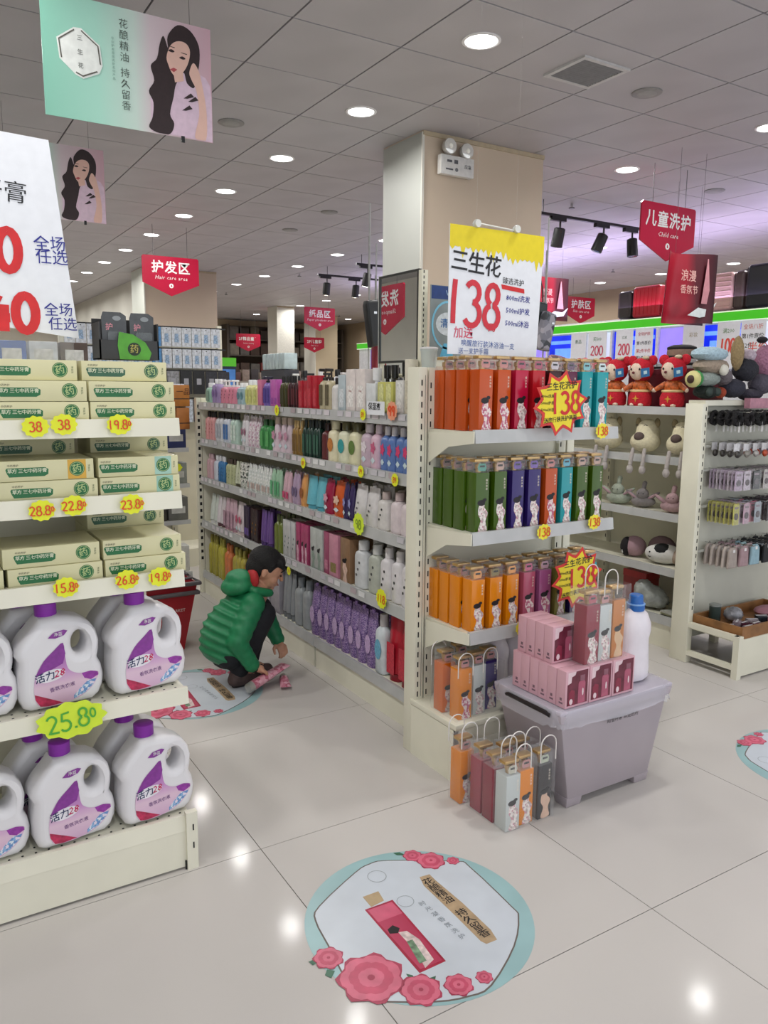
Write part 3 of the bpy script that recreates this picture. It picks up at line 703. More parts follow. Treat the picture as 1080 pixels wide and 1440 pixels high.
end_row(ET[1], [GRN, GRN, PUR, PUR, ORG, TEAL, GRN, GRN], [GRN] * 3, ['green', 'green', 'purple', 'purple', 'orange', 'teal', 'green', 'green'], ['green'] * 3, 'middle', tags=['#4f9a88', '#c4a090', '#6a4aa0', '#7a58b0', '#c9817a', '#5ab0c8', '#c4a090', '#c4a090'])
end_row(ET[2], [AMB, AMB, AMB, PNK, MAUV, '#7c7a3a', PUR, TEAL], [AMB] * 3, ['amber', 'amber', 'amber', 'pink', 'mauve', 'olive', 'purple', 'teal'], ['amber'] * 3, 'lower', x0=1.815, tags=['#e9a25a', '#8a7a4a', '#e9a25a', '#d06a8c', '#c9a0b0', '#8a8a5a', '#4a4a9a', '#8ab8c0'], h=.20)

# --- generic bottles and packs for the long aisle unit
_pc = {}
def pack(kind, col, cap, prn, w, d, h, txt=None):
    key = (kind, col, cap, prn, round(w, 3), round(h, 3), txt)
    if key in _pc: return dup(_pc[key])
    nm = {'bottle': 'bottle', 'pump': 'pump_bottle', 'box': 'carton', 'tube': 'squeeze_tube', 'sachet': 'refill_pouch', 'jar': 'pump_bottle', 'cone': 'bottle', 'perf': 'perfume_bottle'}[kind]
    t = thing(nm, '', 'bottle'); bm = col if not isinstance(col, str) else mat(col, .3, 0, .08, 25)
    cm_ = mat(cap, .3) ; yf = -d/2
    if kind == 'box':
        MB().box(-w/2, w/2, -d/2, d/2, 0, h).build('box', bm, t, bevel=.0012)
    elif kind in ('bottle', 'pump', 'jar'):
        b = .80 if kind != 'pump' else .72; bh = h * b
        MB().lathe([(.42, 0), (.5, bh * .03), (.5, bh * .82), (.44, bh * .92), (.2, bh)], 16, sx=w, sy=d, sq=2.8).build('body', bm, t, True)
        if kind == 'bottle': MB().lathe([(w * .24, bh), (w * .24, h * .97), (w * .2, h)], 12).build('cap', cm_, t, True)
        else:
            MB().lathe([(w * .24, bh), (w * .24, bh + h * .07), (w * .09, bh + h * .08), (w * .09, h * .94)], 10).build('collar', cm_, t, True)
            MB().box(-w * .16, w * .16, -d * .62, d * .14, h * .93, h).build('pump_head', cm_, t, bevel=.002)
    elif kind == 'cone':
        MB().lathe([(.5, 0), (.5, h * .04), (.28, h * .74), (.2, h * .8)], 16, sx=w, sy=d).build('body', bm, t, True)
        MB().lathe([(w * .22, h * .8), (w * .22, h)], 10).build('cap', cm_, t, True)
    elif kind == 'tube':
        n = 12; mb = MB(); v = []
        for z, a, b in ((0, .36, .36), (h * .12, .36, .36), (h * .14, .5, .5), (h * .6, .5, .32), (h, .52, .03)):
            for k in range(n): v.append((w * a * math.cos(2*PI*k/n), d * b * math.sin(2*PI*k/n), z))
        mb.add(v, [(j*n+k, j*n+(k+1)%n, (j+1)*n+(k+1)%n, (j+1)*n+k) for j in range(4) for k in range(n)] + [tuple(range(n)), tuple(range(4*n, 5*n))])
        mb.build('body', bm, t, True); MB().lathe([(w * .40, 0), (w * .40, h * .115)], 12, sy=d / w).build('cap', cm_, t, True)
    elif kind == 'sachet':
        n = 12; v = []
        for z, a, b in ((0, .48, .4), (h * .3, .5, .5), (h * .8, .5, .25), (h * .93, .5, .04), (h, .5, .03)):
            for k in range(n): v.append((w * a * math.copysign(abs(math.cos(2*PI*k/n)) ** .6, math.cos(2*PI*k/n)), d * b * math.sin(2*PI*k/n), z))
        MB().add(v, [(j*n+k, j*n+(k+1)%n, (j+1)*n+(k+1)%n, (j+1)*n+k) for j in range(4) for k in range(n)] + [tuple(range(n)), tuple(range(4*n, 5*n))]).build('pouch', bm, t, True)
        MB().lathe([(w * .12, h * .97), (w * .12, h * 1.04)], 10).build('cap', cm_, t, True)
    elif kind == 'perf':
        MB().box(-w/2, w/2, -d/2, d/2, 0, h * .66).build('glass', bm, t, bevel=.003)
        MB().lathe([(w * .14, h * .66), (w * .14, h * .72), (w * .24, h * .73), (w * .26, h * 1.0)], 14).build('cap', cm_, t, True)
    yl = yf - .0012; lw = w * .62
    if kind in ('bottle', 'pump', 'jar'): pass
    if prn:
        shape, pc = prn; pm = mat(pc, .4, 0, .15, 80)
        if kind == 'tube': yl = -d * .5 - .001
        z0 = h * .12; z1 = h * .62
        if shape == 'oval': MB().poly(ring(lw * .52, h * .17, 18, cz=h * .42), .0008, yl).build('label', pm, t)
        elif shape == 'band': MB().poly([(-lw/2, z0), (lw/2, z0), (lw/2, h * .34), (-lw/2, h * .34)], .0008, yl).build('label', pm, t)
        elif shape == 'label': MB().poly(rrect(-lw/2, lw/2, z0, z1, .004), .0008, yl).build('label', pm, t)
        elif shape == 'flower':
            MB().poly(ring(lw * .42, h * .12, 20, 5, .25, cz=h * .48), .0008, yl).build('label', pm, t)
            MB().poly(ring(lw * .34, h * .06, 14, 4, .2, cz=h * .2), .0008, yl).build('lower_print', mat('#cfe0e6', .4), t)
        elif shape == 'lady':
            a, b = MB(), MB(); lady_print(a, b, w * .8, h * .6, yl); a.build('hair_print', HAIRK, t); b.build('robe_print', pm, t)
        elif shape == 'dots':
            for k, zz in enumerate((.28, .4, .55)): MB().poly(ring(lw * .12, h * .03, 8, cx=(k - 1) * lw * .2, cz=h * zz), .0008, yl).build('label', pm, t)
    if txt: text(txt, min(w * .26, .014), .01, 0, h * .5, yl - .0008).build('lettering', mat('#5a4a50', .5) if txt != 'Dog' else mat('#a04048', .5), t)
    _pc[key] = t; return t
# (px start, px end, count, kind, body, cap, print, height fraction, description)
VIO = patterned(['#75598f', '#9a82ae', '#5c4680', '#a893b8', '#846a9c'], 220)
PLE = patterned(['#c8b8c0', '#e2dcde', '#b58aa0', '#d8ccd4'], 90)
FLO = patterned(['#e8e6e0', '#2c2a2c', '#d8d6d0', '#e8e6e0', '#8c9a8a'], 120)
WHT = patterned(['#dfe2e0', '#c6ccc8', '#e8e8e6', '#d4d8d2'], 80)
ROWS = [
 (1.392, 1, [(287, 294, 1, 'bottle', '#9fc4b0', '#e6e6e8', ('label', '#7a9c8a'), .8, 'pale green bottle'), (295, 305, 2, 'bottle', '#a08cb8', '#e6e6e8', ('oval', '#7c66a0'), .95, 'lilac bottle'),
   (307, 329, 4, 'pump', '#d7879c', '#eceaea', ('dots', '#7a3050'), .9, 'pink pump bottle'), (330, 341, 2, 'bottle', '#9db8c0', '#eceaea', ('oval', '#5c8a96'), .8, 'pale teal bottle'),
   (342, 359, 3, 'bottle', '#dcd996', '#e4e6ea', ('label', '#c9cc7a'), .9, 'pale yellow bottle'), (361, 367, 1, 'box', '#cf7898', '#cf7898', None, .9, 'pink carton'), (367, 378, 2, 'jar', '#7a62b0', '#1c1a30', ('label', '#4d3c90'), 1.0, 'violet bottle with dark cap'),
   (378, 389, 2, 'box', '#c060b0', '#c060b0', ('band', '#9a4aa0'), .9, 'magenta carton'), (391, 402, 3, 'bottle', '#4c4a22', '#1a1a18', ('label', '#3c3c1c'), 1.0, 'dark olive bottle'), (403, 417, 4, 'bottle', '#3c0f18', '#141214', ('label', '#5c1620'), 1.0, 'dark wine-red bottle'),
   (418, 443, 4, 'box', '#b81c30', '#b81c30', ('label', '#c83c4a'), .86, 'bright red carton'), (446, 461, 2, 'pump', '#b9ae8e', '#2a211c', ('label', '#5f563c'), 1.02, 'champagne pump bottle'), (463, 471, 1, 'bottle', '#dcd8d4', '#221c1c', None, .8, 'white bottle with black ribbon'),
   (473, 483, 1, 'box', '#b9c6cc', '#b9c6cc', ('label', '#d6dce0'), .86, 'pale blue carton'), (485, 511, 2, 'box', '#e6dcd8', '#e6dcd8', ('label', '#f2ece8'), .98, 'white carton lettered in red'), (513, 527, 1, 'perf', '#dfe2e4', '#e8e8ea', None, 1.0, 'clear white perfume bottle'),
   (528, 551, 2, 'perf', '#c9c66c', '#141414', ('label', '#dcdc9c'), 1.05, 'yellow perfume bottle with black cap'), (553, 565, 1, 'perf', '#dcdad6', '#141414', ('label', '#e8e8e4'), 1.1, 'white bottle with tall black cap'), (567, 575, 1, 'box', '#dcd6c4', '#dcd6c4', ('label', '#cfc8b4'), 1.15, 'tall cream carton')], .175),
 (1.137, 0, [(287, 299, 3, 'bottle', '#d69a9a', '#1c1818', ('dots', '#b04a50'), 1, 'salmon bottle with black cap'), (300, 310, 2, 'bottle', '#d4d4d8', '#1c1818', ('label', '#b8bcc4'), 1, 'white bottle with black cap'),
   (311, 320, 2, 'bottle', '#cfd4e0', '#1c1818', ('label', '#4a7ab8'), 1, 'white bottle with blue label'), (321, 331, 2, 'bottle', '#b8d0c4', '#1c1818', ('label', '#d8e6dc'), 1, 'pale mint bottle'), (336, 345, 2, 'sachet', '#dcd8dc', '#c8c4c8', ('flower', '#a06a80'), .95, 'white floral pouch'), (345, 361, 3, 'sachet', PLE, '#c8c4c8', None, .95, 'greyish pink pouch'),
   (363, 377, 2, 'bottle', '#3f8a4c', '#2c5c34', ('label', '#5aa860'), .9, 'bright green bottle'), (379, 405, 3, 'cone', '#d9c6d0', '#c4b0a0', ('flower', '#c890a8'), 1, 'pale pink cone-shaped bottle'), (408, 421, 3, 'bottle', '#a07c40', '#c8a870', ('label', '#7c5c2c'), .95, 'golden brown bottle'),
   (423, 447, 5, 'bottle', '#16352c', '#10201c', ('label', '#2c5a48'), 1, 'dark green bottle'), (448, 456, 1, 'bottle', '#5c2024', '#2c1214', None, .95, 'dark red bottle'), (457, 469, 1, 'bottle', '#e0d8b8', '#dcd4b4', ('oval', '#c47a34'), 1.02, 'cream bottle with orange oval'),
   (470, 484, 1, 'bottle', '#dcdcc0', '#5c5838', ('oval', '#2c9a9c'), 1.02, 'cream bottle with teal oval'), (486, 500, 1, 'bottle', '#dcd8b4', '#5c5838', ('oval', '#5c7a34'), 1.02, 'cream bottle with green oval'), (502, 516, 1, 'bottle', '#c4aebc', '#dcd0d4', ('flower', '#e6dce2'), 1.02, 'lilac bottle with pale cap'),
   (517, 529, 1, 'bottle', '#d6b4c4', '#dcc8d0', ('flower', '#c85a80'), 1.02, 'pale pink bottle'), (530, 574, 4, 'bottle', '#5c7ab4', '#dcd6d8', ('flower', '#d83c70'), 1, 'blue bottle with pink flower')], .20),
 (.863, 0, [(288, 296, 2, 'bottle', '#c6a0a8', '#b89aa0', None, .95, 'dusty pink bottle'), (297, 304, 1, 'bottle', '#ccd0dc', '#d8d8dc', None, .95, 'bluish white bottle'), (305, 314, 3, 'bottle', '#3c7ab0', '#d8d8dc', ('dots', '#141c3c'), .95, 'blue bottle with dark drops'),
   (315, 327, 3, 'bottle', '#b4b890', '#4c3c34', ('dots', '#6a7a50'), .92, 'sage green bottle'), (328, 335, 2, 'tube', '#c8ccb4', '#4a4434', ('dots', '#3c4c34'), .9, 'pale green tube'), (337, 345, 2, 'box', FLO, '#ffffff', None, .9, 'black and white floral carton'),
   (346, 377, 8, 'sachet', WHT, '#c8c8c8', ('band', '#c8b4ac'), .9, 'narrow white pouch'), (378, 392, 3, 'sachet', '#a0c4a8', '#b8d0bc', ('label', '#5cae78'), .9, 'pale green pouch'), (394, 405, 2, 'sachet', '#d6b0bc', '#d8c4c8', ('band', '#c83c6c'), .92, 'pink and red pouch'),
   (407, 417, 2, 'sachet', '#b49cb8', '#c8b8c8', ('oval', '#6c5c80'), .92, 'lilac pouch'), (418, 425, 1, 'sachet', '#dc9c5c', '#d8c8b4', ('oval', '#a05c2c'), .95, 'orange pouch'), (426, 450, 2, 'tube', '#6ab8c8', '#5aa8bc', None, .96, 'aqua tube'),
   (451, 462, 1, 'sachet', '#9c1c44', '#7c1838', ('flower', '#dc9cb0'), .96, 'crimson pouch with pink flower'), (463, 478, 1, 'sachet', '#d05a24', '#b04a20', ('flower', '#e6c0a8'), .96, 'orange pouch with pale flower'), (479, 492, 2, 'sachet', '#342458', '#2c1c48', ('flower', '#8c8cc0'), .96, 'dark purple pouch'),
   (493, 524, 2, 'sachet', '#dcd8d8', '#c8c4c4', ('dots', '#5c5c5c'), 1.0, 'plain white pouch'), (526, 541, 1, 'bottle', '#d8d4d0', '#b8a8a4', ('dots', '#3c3c3c'), .96, 'white bottle with clear cap'), (543, 575, 2, 'bottle', '#dccfd2', '#c4b0b0', None, 1.0, 'milky pink bottle with clear cap')], .185),
 (.545, 0, [(292, 302, 2, 'tube', '#ccd4cc', '#d8d8d8', None, .9, 'greenish white tube'), (302, 311, 2, 'tube', '#dcd4d8', '#5c3c44', None, .9, 'white tube with dark cap'), (312, 327, 3, 'tube', '#cfb0bc', '#b890a0', ('label', '#c09aac'), .92, 'dusty pink tube'), (328, 339, 2, 'tube', '#dcd0d4', '#c8b8bc', ('flower', '#c05070'), .92, 'white tube with red flower'),
   (341, 349, 2, 'box', '#30203c', '#30203c', ('band', '#6c50a0'), .9, 'dark purple carton'), (350, 361, 2, 'box', '#2c1418', '#2c1418', ('dots', '#c08040'), .9, 'dark carton with gold spots'), (363, 379, 4, 'tube', '#6a4a90', '#4c3470', None, .95, 'purple tube'), (382, 394, 2, 'bottle', '#6c7830', '#50582c', None, .95, 'olive bottle'),
   (396, 413, 3, 'box', '#c0c0c0', '#c0c0c0', ('dots', '#3c5c5c'), .9, 'silver grey carton'), (415, 432, 3, 'box', '#a83c68', '#a83c68', ('lady', '#dcb0c0'), .95, 'magenta carton'), (434, 452, 2, 'box', '#b8bcb8', '#b8bcb8', ('lady', '#8c9c90'), .95, 'silver carton with figure print'),
   (453, 460, 1, 'box', '#a04c6c', '#a04c6c', ('band', '#c88098'), .95, 'mauve carton'), (461, 474, 1, 'box', '#c8889c', '#c8889c', ('band', '#8c7c4c'), .95, 'pink carton with olive edge'), (476, 490, 1, 'box', '#8c6c50', '#8c6c50', ('lady', '#d8b8a8'), .95, 'brown carton with figure print'),
   (493, 511, 1, 'bottle', '#ccced0', '#d0d0d0', ('dots', '#5c5c5c'), 1.0, 'pale grey bottle'), (512, 528, 1, 'bottle', '#b4b8ac', '#c8c8c4', ('dots', '#5c5c5c'), 1.0, 'grey-green bottle'), (530, 575, 3, 'bottle', '#dedadc', '#d8d4d4', ('dots', '#3c3c3c'), 1.02, 'tall white bottle')], .235),
 (.172, 0, [(292, 303, 3, 'bottle', '#a8a03c', '#8c8434', None, .95, 'yellow-green bottle'), (304, 312, 2, 'bottle', '#b8b044', '#a09a3c', None, .95, 'mustard bottle'), (313, 322, 2, 'bottle', '#d07848', '#b86838', None, .9, 'orange bottle behind child'), (324, 340, 3, 'bottle', '#b0a444', '#98903c', None, .9, 'dull yellow bottle'),
   (342, 356, 2, 'bottle', '#a83038', '#882830', None, .9, 'red bottle behind child'), (358, 392, 5, 'box', '#9c98a0', '#9c98a0', None, .85, 'grey carton behind child'), (394, 410, 3, 'tube', '#8c9094', '#74787c', None, .92, 'slate grey tube'), (411, 431, 2, 'bottle', '#94989a', '#7c8084', None, .92, 'slate grey bottle'), (433, 521, 8, 'sachet', VIO, '#8c6ca8', ('oval', '#c4a8d0'), .92, 'purple patterned pouch'),
   (523, 537, 1, 'bottle', '#d4dce0', '#b4b0b0', ('oval', '#70b0cc'), .96, 'white bottle with blue ring'), (538, 574, 2, 'tube', '#b41c30', '#8c1828', ('label', '#c43444'), .98, 'bright red tube')], .30)]
for si, (zt, _, segs, H) in enumerate(ROWS):
    items = []
    for (p0, p1, n, kind, body, cap, prn, hf, desc) in segs:
        ypix = at_x(0, 0, 1.81) and None
        def ywz(px): # world Y on the shelf edge plane for a pixel column at this shelf's height
            lo, hi = 2.6, 5.6
            for _i in range(24):
                m = (lo + hi) / 2; c = ROT.transposed() @ Vector((1.83, m, zt + H * .3 - HC)); x = CX + c.x / -c.z * FOC
                if x > px: lo = m
                else: hi = m
            return (lo + hi) / 2
        ya, yb = ywz(p1), ywz(p0)
        for k in range(n): items.append((ya + (yb - ya) * (n - k - .5) / n, (yb - ya) / n, kind, body, cap, prn, hf, desc))
    items.sort(key=lambda q: q[0])
    last = 2.765
    for idx, (y, pitch, kind, body, cap, prn, hf, desc) in enumerate(items):
        if si == 0 and y < 3.75: hf *= 1.17
        w = min(pitch * .94, .11 if kind != 'box' else .13); d = max(min(w, .07), .03)
        if y + w / 2 > 5.44: y = 5.44 - w / 2
        w = round(w, 3)
        t = pack(kind, body, cap, prn, w, d, round(H * hf, 3), 'Dog' if 'lettered' in desc else None)
        side = 'near' if idx < 20 else 'far'
        place(t, (1.835 + d / 2 + (.004 if idx % 2 else 0), y, zt - .0074), -PI / 2, '%s, %s from near end, %s long-unit shelf' % (desc, ORD[idx + 1], SHN[si]), 'bottle' if kind not in ('box', 'sachet') else ('carton' if kind == 'box' else 'pouch'), 'toiletries on the long unit ' + SHN[si] + ' shelf')
        if idx < 26 and kind in ('sachet', 'bottle', 'tube', 'box') and si != 0:    # the same article again behind it
            t2 = dup(t, (1.835 + d * 1.5 + .012, y + random.uniform(-.004, .004), zt - .0074), -PI / 2, label='%s, second row, %s from near end, %s long-unit shelf' % (desc, ORD[idx + 1], SHN[si]))

# --- price stickers
def splat(mb, r, sx=1.2, lob=11): return mb.poly(ring(r * sx, r, 44, lob, .07), .0012, 0)
def sticker(px, py, axis, plane, r, txt, fg, bg, label, h, cat='price tag', sx=1.2, wd=.14, rot=0.0):
    p = at_y(px, py, plane) if axis == 'y' else at_x(px, py, plane)
    t = thing('price_sticker', label, cat, p, 0 if axis == 'y' else -PI / 2, 'scalloped price stickers')
    splat(MB(), r, sx).build('card', bg, t); hand(txt, h, h * wd, y=-.0012, rot=rot).build('price', fg, t)
    MB().box(-.008, .008, .0012, .010, -.01, .01).build('clip', CLEAR, t)
    return t
ORI = mat('#e0471c', .5, 0, 0); GRI = mat('#4fae3c', .5, 0, 0)
for (px, py, tx, bg, fg, lb) in [(50, 600, '38', YEL, ORI, 'yellow 38 sticker, left one of the touching pair on top edge'), (90, 597, '38', YEL, ORI, 'yellow 38 sticker, right one of the touching pair on top edge'),
     (168, 597, '19.8o', YEL, ORI, 'yellow 19.80 sticker on the left unit top shelf edge'), (59, 718, '28.8o', YEL, ORI, 'yellow 28.80 sticker overlapped at left of the second edge pair'), (104, 711, '22.8o', YEL, ORI, 'yellow 22.80 sticker, right one of the second edge pair'),
     (186, 709, '23.8o', YEL, ORI, 'yellow 23.80 sticker under the teal-patch cartons'), (93, 826, '15.8o', YEL, ORI, 'yellow 15.80 sticker above the left detergent jug cap'), (179, 815, '26.8o', YEL, ORI, 'yellow 26.80 sticker, left one of the pair above the right jug'),
     (225, 811, '19.8o', YEL, ORI, 'yellow 19.80 sticker, right one of the pair above the right jug')]:
    sticker(px, py, 'y', 2.238, .0275, tx, fg, bg, lb, .026, rot=.04)
sticker(101, 1012, 'y', 2.235, .052, '25.8o', GRI, YELG, 'large lime sticker with green brushed 25.80 under the jugs', .056, sx=1.75, wd=.11, rot=.12)
for (px, py, r, tx, lb) in [(389, 577, .03, '0', 'yellow oval sticker on long unit top shelf, farther one'), (510, 583, .026, '89', 'yellow oval sticker on long unit top shelf, nearer one'), (426, 651, .028, '69', 'yellow sticker on long unit second shelf, farthest one'), (507, 663, .028, '79', 'yellow sticker on long unit second shelf, middle one'),
     (555, 675, .028, '89', 'pale yellow sticker on long unit second shelf, nearest one'), (504, 737, .052, '98', 'largest yellow scalloped sticker on the long unit third shelf'), (536, 842, .045, '118', 'yellow round sticker reading 118 on the long unit'), (406, 803, .024, '79', 'small yellow sticker beside the child head'),
     ]:
    sticker(px, py, 'x', 1.80, r, tx, ORI if tx != '98' else mat('#7c9a2c', .5), YEL if tx != '98' else YELG, lb, r * .85, sx=.95)
sticker(551, 578, 'x', 1.80, .04, '99', mat('#e8501c', .5), mat('#f0a080', .5), 'orange flaming sticker reading 99 on the long unit', .045, sx=1.0, wd=.2)
t = thing('price_card', 'white handwritten card on the long unit top shelf', 'sign', at_x(528, 574, 1.797), -PI / 2)
MB().poly([(-.075, -.03), (.075, -.03), (.075, .03), (-.075, .03)], .0012, 0).build('card', PAPER, t); text('保湿液', .035, .012, -.01, .005, -.001).build('lettering', INK, t)
for (px, py, tx, lb) in [(847, 606, '138', 'small yellow-green sticker on end display top shelf edge'), (765, 748, '138', 'yellow sticker reading 138 on end display middle shelf edge'), (836, 734, '138', 'yellow-green sticker at right of the middle shelf edge'), (734, 883, '88', 'yellow sticker reading 88 on end display lower shelf edge')]:
    sticker(px, py, 'y', 2.226, .030, tx, ORI, mat('#f4e83c', .5), lb, .034, sx=1.15 if tx == '138' else 1.0)

# --- star-burst cards
def star_card(L, R, label, wobble=.2, clipped=False, rz=0.0):
    t = thing('starburst_card', label, 'sign', L, rz)
    def star(k):
        o = []
        for i in range(10):
            a = 2 * PI * i / 10 + .15
            o.append((R * k * 1.12 * math.cos(a), R * k * math.sin(a)))
            for s in (.25, .5, .75): 
                a2 = a + 2 * PI / 10 * s; rr = R * k * (.74 + .16 * abs(s - .5) * 2); o.append((rr * 1.12 * math.cos(a2), rr * math.sin(a2)))
        return o
    MB().poly(star(1.0), .0016, 0).build('red_edge', mat('#d8342c', .45), t)
    MB().poly(star(.86), .0008, -.001).build('yellow_face', mat('#f2dc2c', .5, 0, .04, 8), t)
    text('三生花洗护', R * .25, .014, 0, R * .50, -.0018, rot=.08).build('heading', INK, t)
    hand('138', R * .66, R * .10, R * .17, R * .02, -.0018, rot=.06).build('price', RED, t)
    mb = text('800ml洗发', R * .115, .01, -R * .55, R * .2, -.0018); text('500ml护发', R * .115, .01, -R * .55, R * .0, -.0018, mb=mb); text('500ml沐浴', R * .115, .01, -R * .55, -R * .2, -.0018, mb=mb); mb.build('small_lettering', INK, t)
    text('送旅行装洗护两瓶', R * .17, .012, R * .0, -R * .48, -.0018, rot=.08).build('footer', INK, t)
    return t
p = at_y(789, 567, 2.19); sc1 = star_card((p.x, 2.19, p.z), .125, 'yellow and red starburst card reading 138 on the top shelf')
MB().box(-.012, .012, .002, .005, 1.30 - p.z, .02).box(-.012, .012, .005, .052, 1.31 - p.z, 1.314 - p.z).build('clip', CLEAR, sc1)
p = at_y(812, 812, 2.20); sc2 = star_card((p.x, 2.20, p.z), .125, 'yellow and red starburst card half hidden behind clear gift bag')
MB().box(-.012, .012, .002, .005, .56 - p.z, .02).box(-.012, .012, .005, .045, .57 - p.z, .574 - p.z).build('clip', CLEAR, sc2)
# --- big white 138 card
YELP = mat('#e8d21c', .55, 0, .03)
t = thing('price_poster', 'tall white card with yellow top and red brushed 138', 'sign', at_y(633, 314, 2.40))
W_, H_ = .455, .462
MB().poly([(0, -H_), (W_ - .02, -H_), (W_, 0), (0, 0)], .003, 0).build('card', PAPER, t)
ol = [(0, 0)] + [(W_ * i / 38, -.075 - (.045 * random.random() if i % 2 else 0) - .02 * (i > 22)) for i in range(39)] + [(W_, 0)]
MB().poly(ol, .0005, -.0008).build('yellow_band', YELP, t)
text('三生花', .082, .012, .125, -.135, -.0016, rot=-.06, sp=.92).build('heading', INK, t)
MB().poly([(.245, -.195), (.36, -.205), (.362, -.222), (.25, -.212)], .0005, -.0012).build('underline', RED, t)
text('臻选洗护', .027, .0, .305, -.184, -.0018, rot=-.04).build('subheading', INK, t)
hand('138', .165, .022, .115, -.275, -.0014, sx=.86, rot=-.04).build('price', mat('#d42c3c', .5), t)
text('元', .035, .02, .205, -.36, -.0014).build('unit', RED, t)
mb = text('800ml洗发', .027, .008, .332, -.245, -.0014, rot=-.03); text('500ml护发', .027, .008, .332, -.292, -.0014, rot=-.03, mb=mb); text('500ml沐浴', .027, .008, .330, -.340, -.0014, rot=-.03, mb=mb); mb.build('size_lettering', BLUEINK, t)
text('加送', .045, .006, .07, -.385, -.0014).build('gift_lettering', mat('#d8506c', .5), t)
mb = text('唤醒旅行装沐浴油一支', .026, .0, .19, -.424, -.0014, rot=-.03); text('送一支护手霜', .024, .0, .12, -.450, -.0014, mb=mb); mb.build('note_lettering', mat('#4a66a8', .5), t)
for x in (.12, .31):
    MB().lathe([(.014, -.012), (.016, 0), (.010, .012)], 10, (x, 0, .012), axis='y').build('suction_clip', mat('#dcdcd4', .2, 0, 0), t, True)
    MB().cyl(.0006, .02, HCEIL - t.location.z, 5, (x, 0)).build('nylon_line', CLEAR, t)
MB().tube([(.12, -.002, .014), (.31, -.002, .006)], .003, 6).build('rod', mat('#dcdcd4', .2, 0, 0), t)
# --- white card at the left
t = thing('price_poster', 'large white handwritten card leaning at the left edge', 'sign', at_y(68, 197, 2.5))
MB().poly([(-.62, -.46), (.055, -.545), (-.0, 0), (-.62, .02)], .003, 0).build('card', PAPER, t)
text('牙膏', .062, .0, -.125, -.155, -.0014, rot=-.05).build('heading', INK, t)
hand('30', .115, .025, -.155, -.31, -.0014, sx=.95).build('first_price', RED, t); hand('40', .105, .026, -.12, -.48, -.0014, sx=1.05).build('second_price', RED, t)
mb = text('全场', .044, .002, -.012, -.285, -.0014, rot=.05); text('任选', .044, .002, -.008, -.322, -.0014, mb=mb); mb.build('upper_lettering', BLUEINK, t)
mb = text('全场', .040, .002, .002, -.468, -.0014, rot=.03); text('任选', .040, .002, .012, -.508, -.0014, mb=mb); mb.build('lower_lettering', BLUEINK, t)
MB().box(-.58, .04, .004, .02, -.69, -.5).build('prop', CLEAR, t)

# --- toothpaste cartons on the left unit
BOXM = mat('#d6d1a6', .4, 0, .03, 8)
_tb = {}
def tooth_box(w, patch, faded=False):
    k = (w, patch, faded)
    if k in _tb: return dup(_tb[k])
    t = thing('toothpaste_carton', '', 'carton'); h, d = .0545, .20; g = mat('#35624a', .45) if faded else GREENP; yl = -d/2 - .0006
    MB().box(-w/2, w/2, -d/2, d/2, 0, h).build('carton', BOXM, t, bevel=.001)
    x0 = w/2 - .235 + .012
    MB().poly([(x0 + .008, h * .22), (x0 + .095, h * .22), (x0 + .105, h * .32), (x0 + .106, h * .56), (x0 + .098, h * .66), (x0 + .003, h * .66), (x0, h * .58), (x0 + .003, h * .4)], .0004, yl).build('banner', g, t)
    text('草方 三七中药牙膏', .0125, .012, x0 + .053, h * .50, yl - .0005, sp=.9).build('lettering', mat('#d8dcc0', .5), t)
    text('中药养护', .007, .0, x0 + .018, h * .77, yl - .0003).build('small_lettering', mat('#5c5c4c', .5), t)
    if patch: MB().poly([(w/2 - .068, .001), (w/2 - .020, .001), (w/2 - .020, h - .001), (w/2 - .068, h - .001)], .0003, yl + .0001).build('colour_patch', mat(patch, .4), t)
    cx = w/2 - .044
    MB().poly(ring(.020, .020, 24, cx=cx, cz=h * .52), .0004, yl - .0002).build('logo', g, t)
    mb = MB(); n = 24; a = ring(.0182, .0182, n, cx=cx, cz=h * .52); b = ring(.017, .017, n, cx=cx, cz=h * .52)
    for i in range(n): mb.add([(p[0], yl - .0008, p[1]) for p in (a[i], a[(i + 1) % n], b[(i + 1) % n], b[i])], [(0, 1, 2, 3)])
    text('药', .026, .006, cx, h * .50, yl - .0008, mb=mb, rot=.2); mb.build('logo_lettering', mat('#b4c888', .5), t)
    vtext('清新护', .006, 0, w/2 - .012, h * .52, yl - .0004).build('side_lettering', mat('#5c6c4c', .5), t)
    _tb[k] = t; return t
def tb(xr, w, y, z, label, patch=None, faded=False, rz=0.0):
    place(tooth_box(w, patch, faded), (xr - w/2, y, z), rz, label, 'carton', 'stacked toothpaste cartons')
y0 = 2.381; Z1, Z2, Z3 = LT[0] - .0074, LT[1] - .0074, LT[2] - .0074; hb = .0558
tb(.445, .28, y0, Z1, 'toothpaste carton at the bottom left of the top shelf stacks'); tb(.442, .28, y0, Z1 + hb, 'toothpaste carton in the middle of the top shelf left stack'); tb(.425, .28, y0 + .03, Z1 + 2 * hb, 'toothpaste carton topmost of the top shelf left stack')
tb(.685, .235, y0, Z1, 'toothpaste carton at the bottom right of the top shelf stacks'); tb(.683, .235, y0, Z1 + hb, 'toothpaste carton in the middle of the top shelf right stack'); tb(.672, .235, y0 + .03, Z1 + 2 * hb, 'faded toothpaste carton topmost of top shelf right stack', None, True)
tb(.458, .265, y0 - .005, Z2, 'toothpaste carton at lower left of second shelf, above 22.80 tag'); tb(.450, .265, y0, Z2 + hb, 'toothpaste carton with an orange patch behind its logo', '#d8a83c'); tb(.44, .265, y0 + .21, Z2 + 2 * hb - .01, 'shadowed toothpaste carton at the back left of second shelf', None, True)
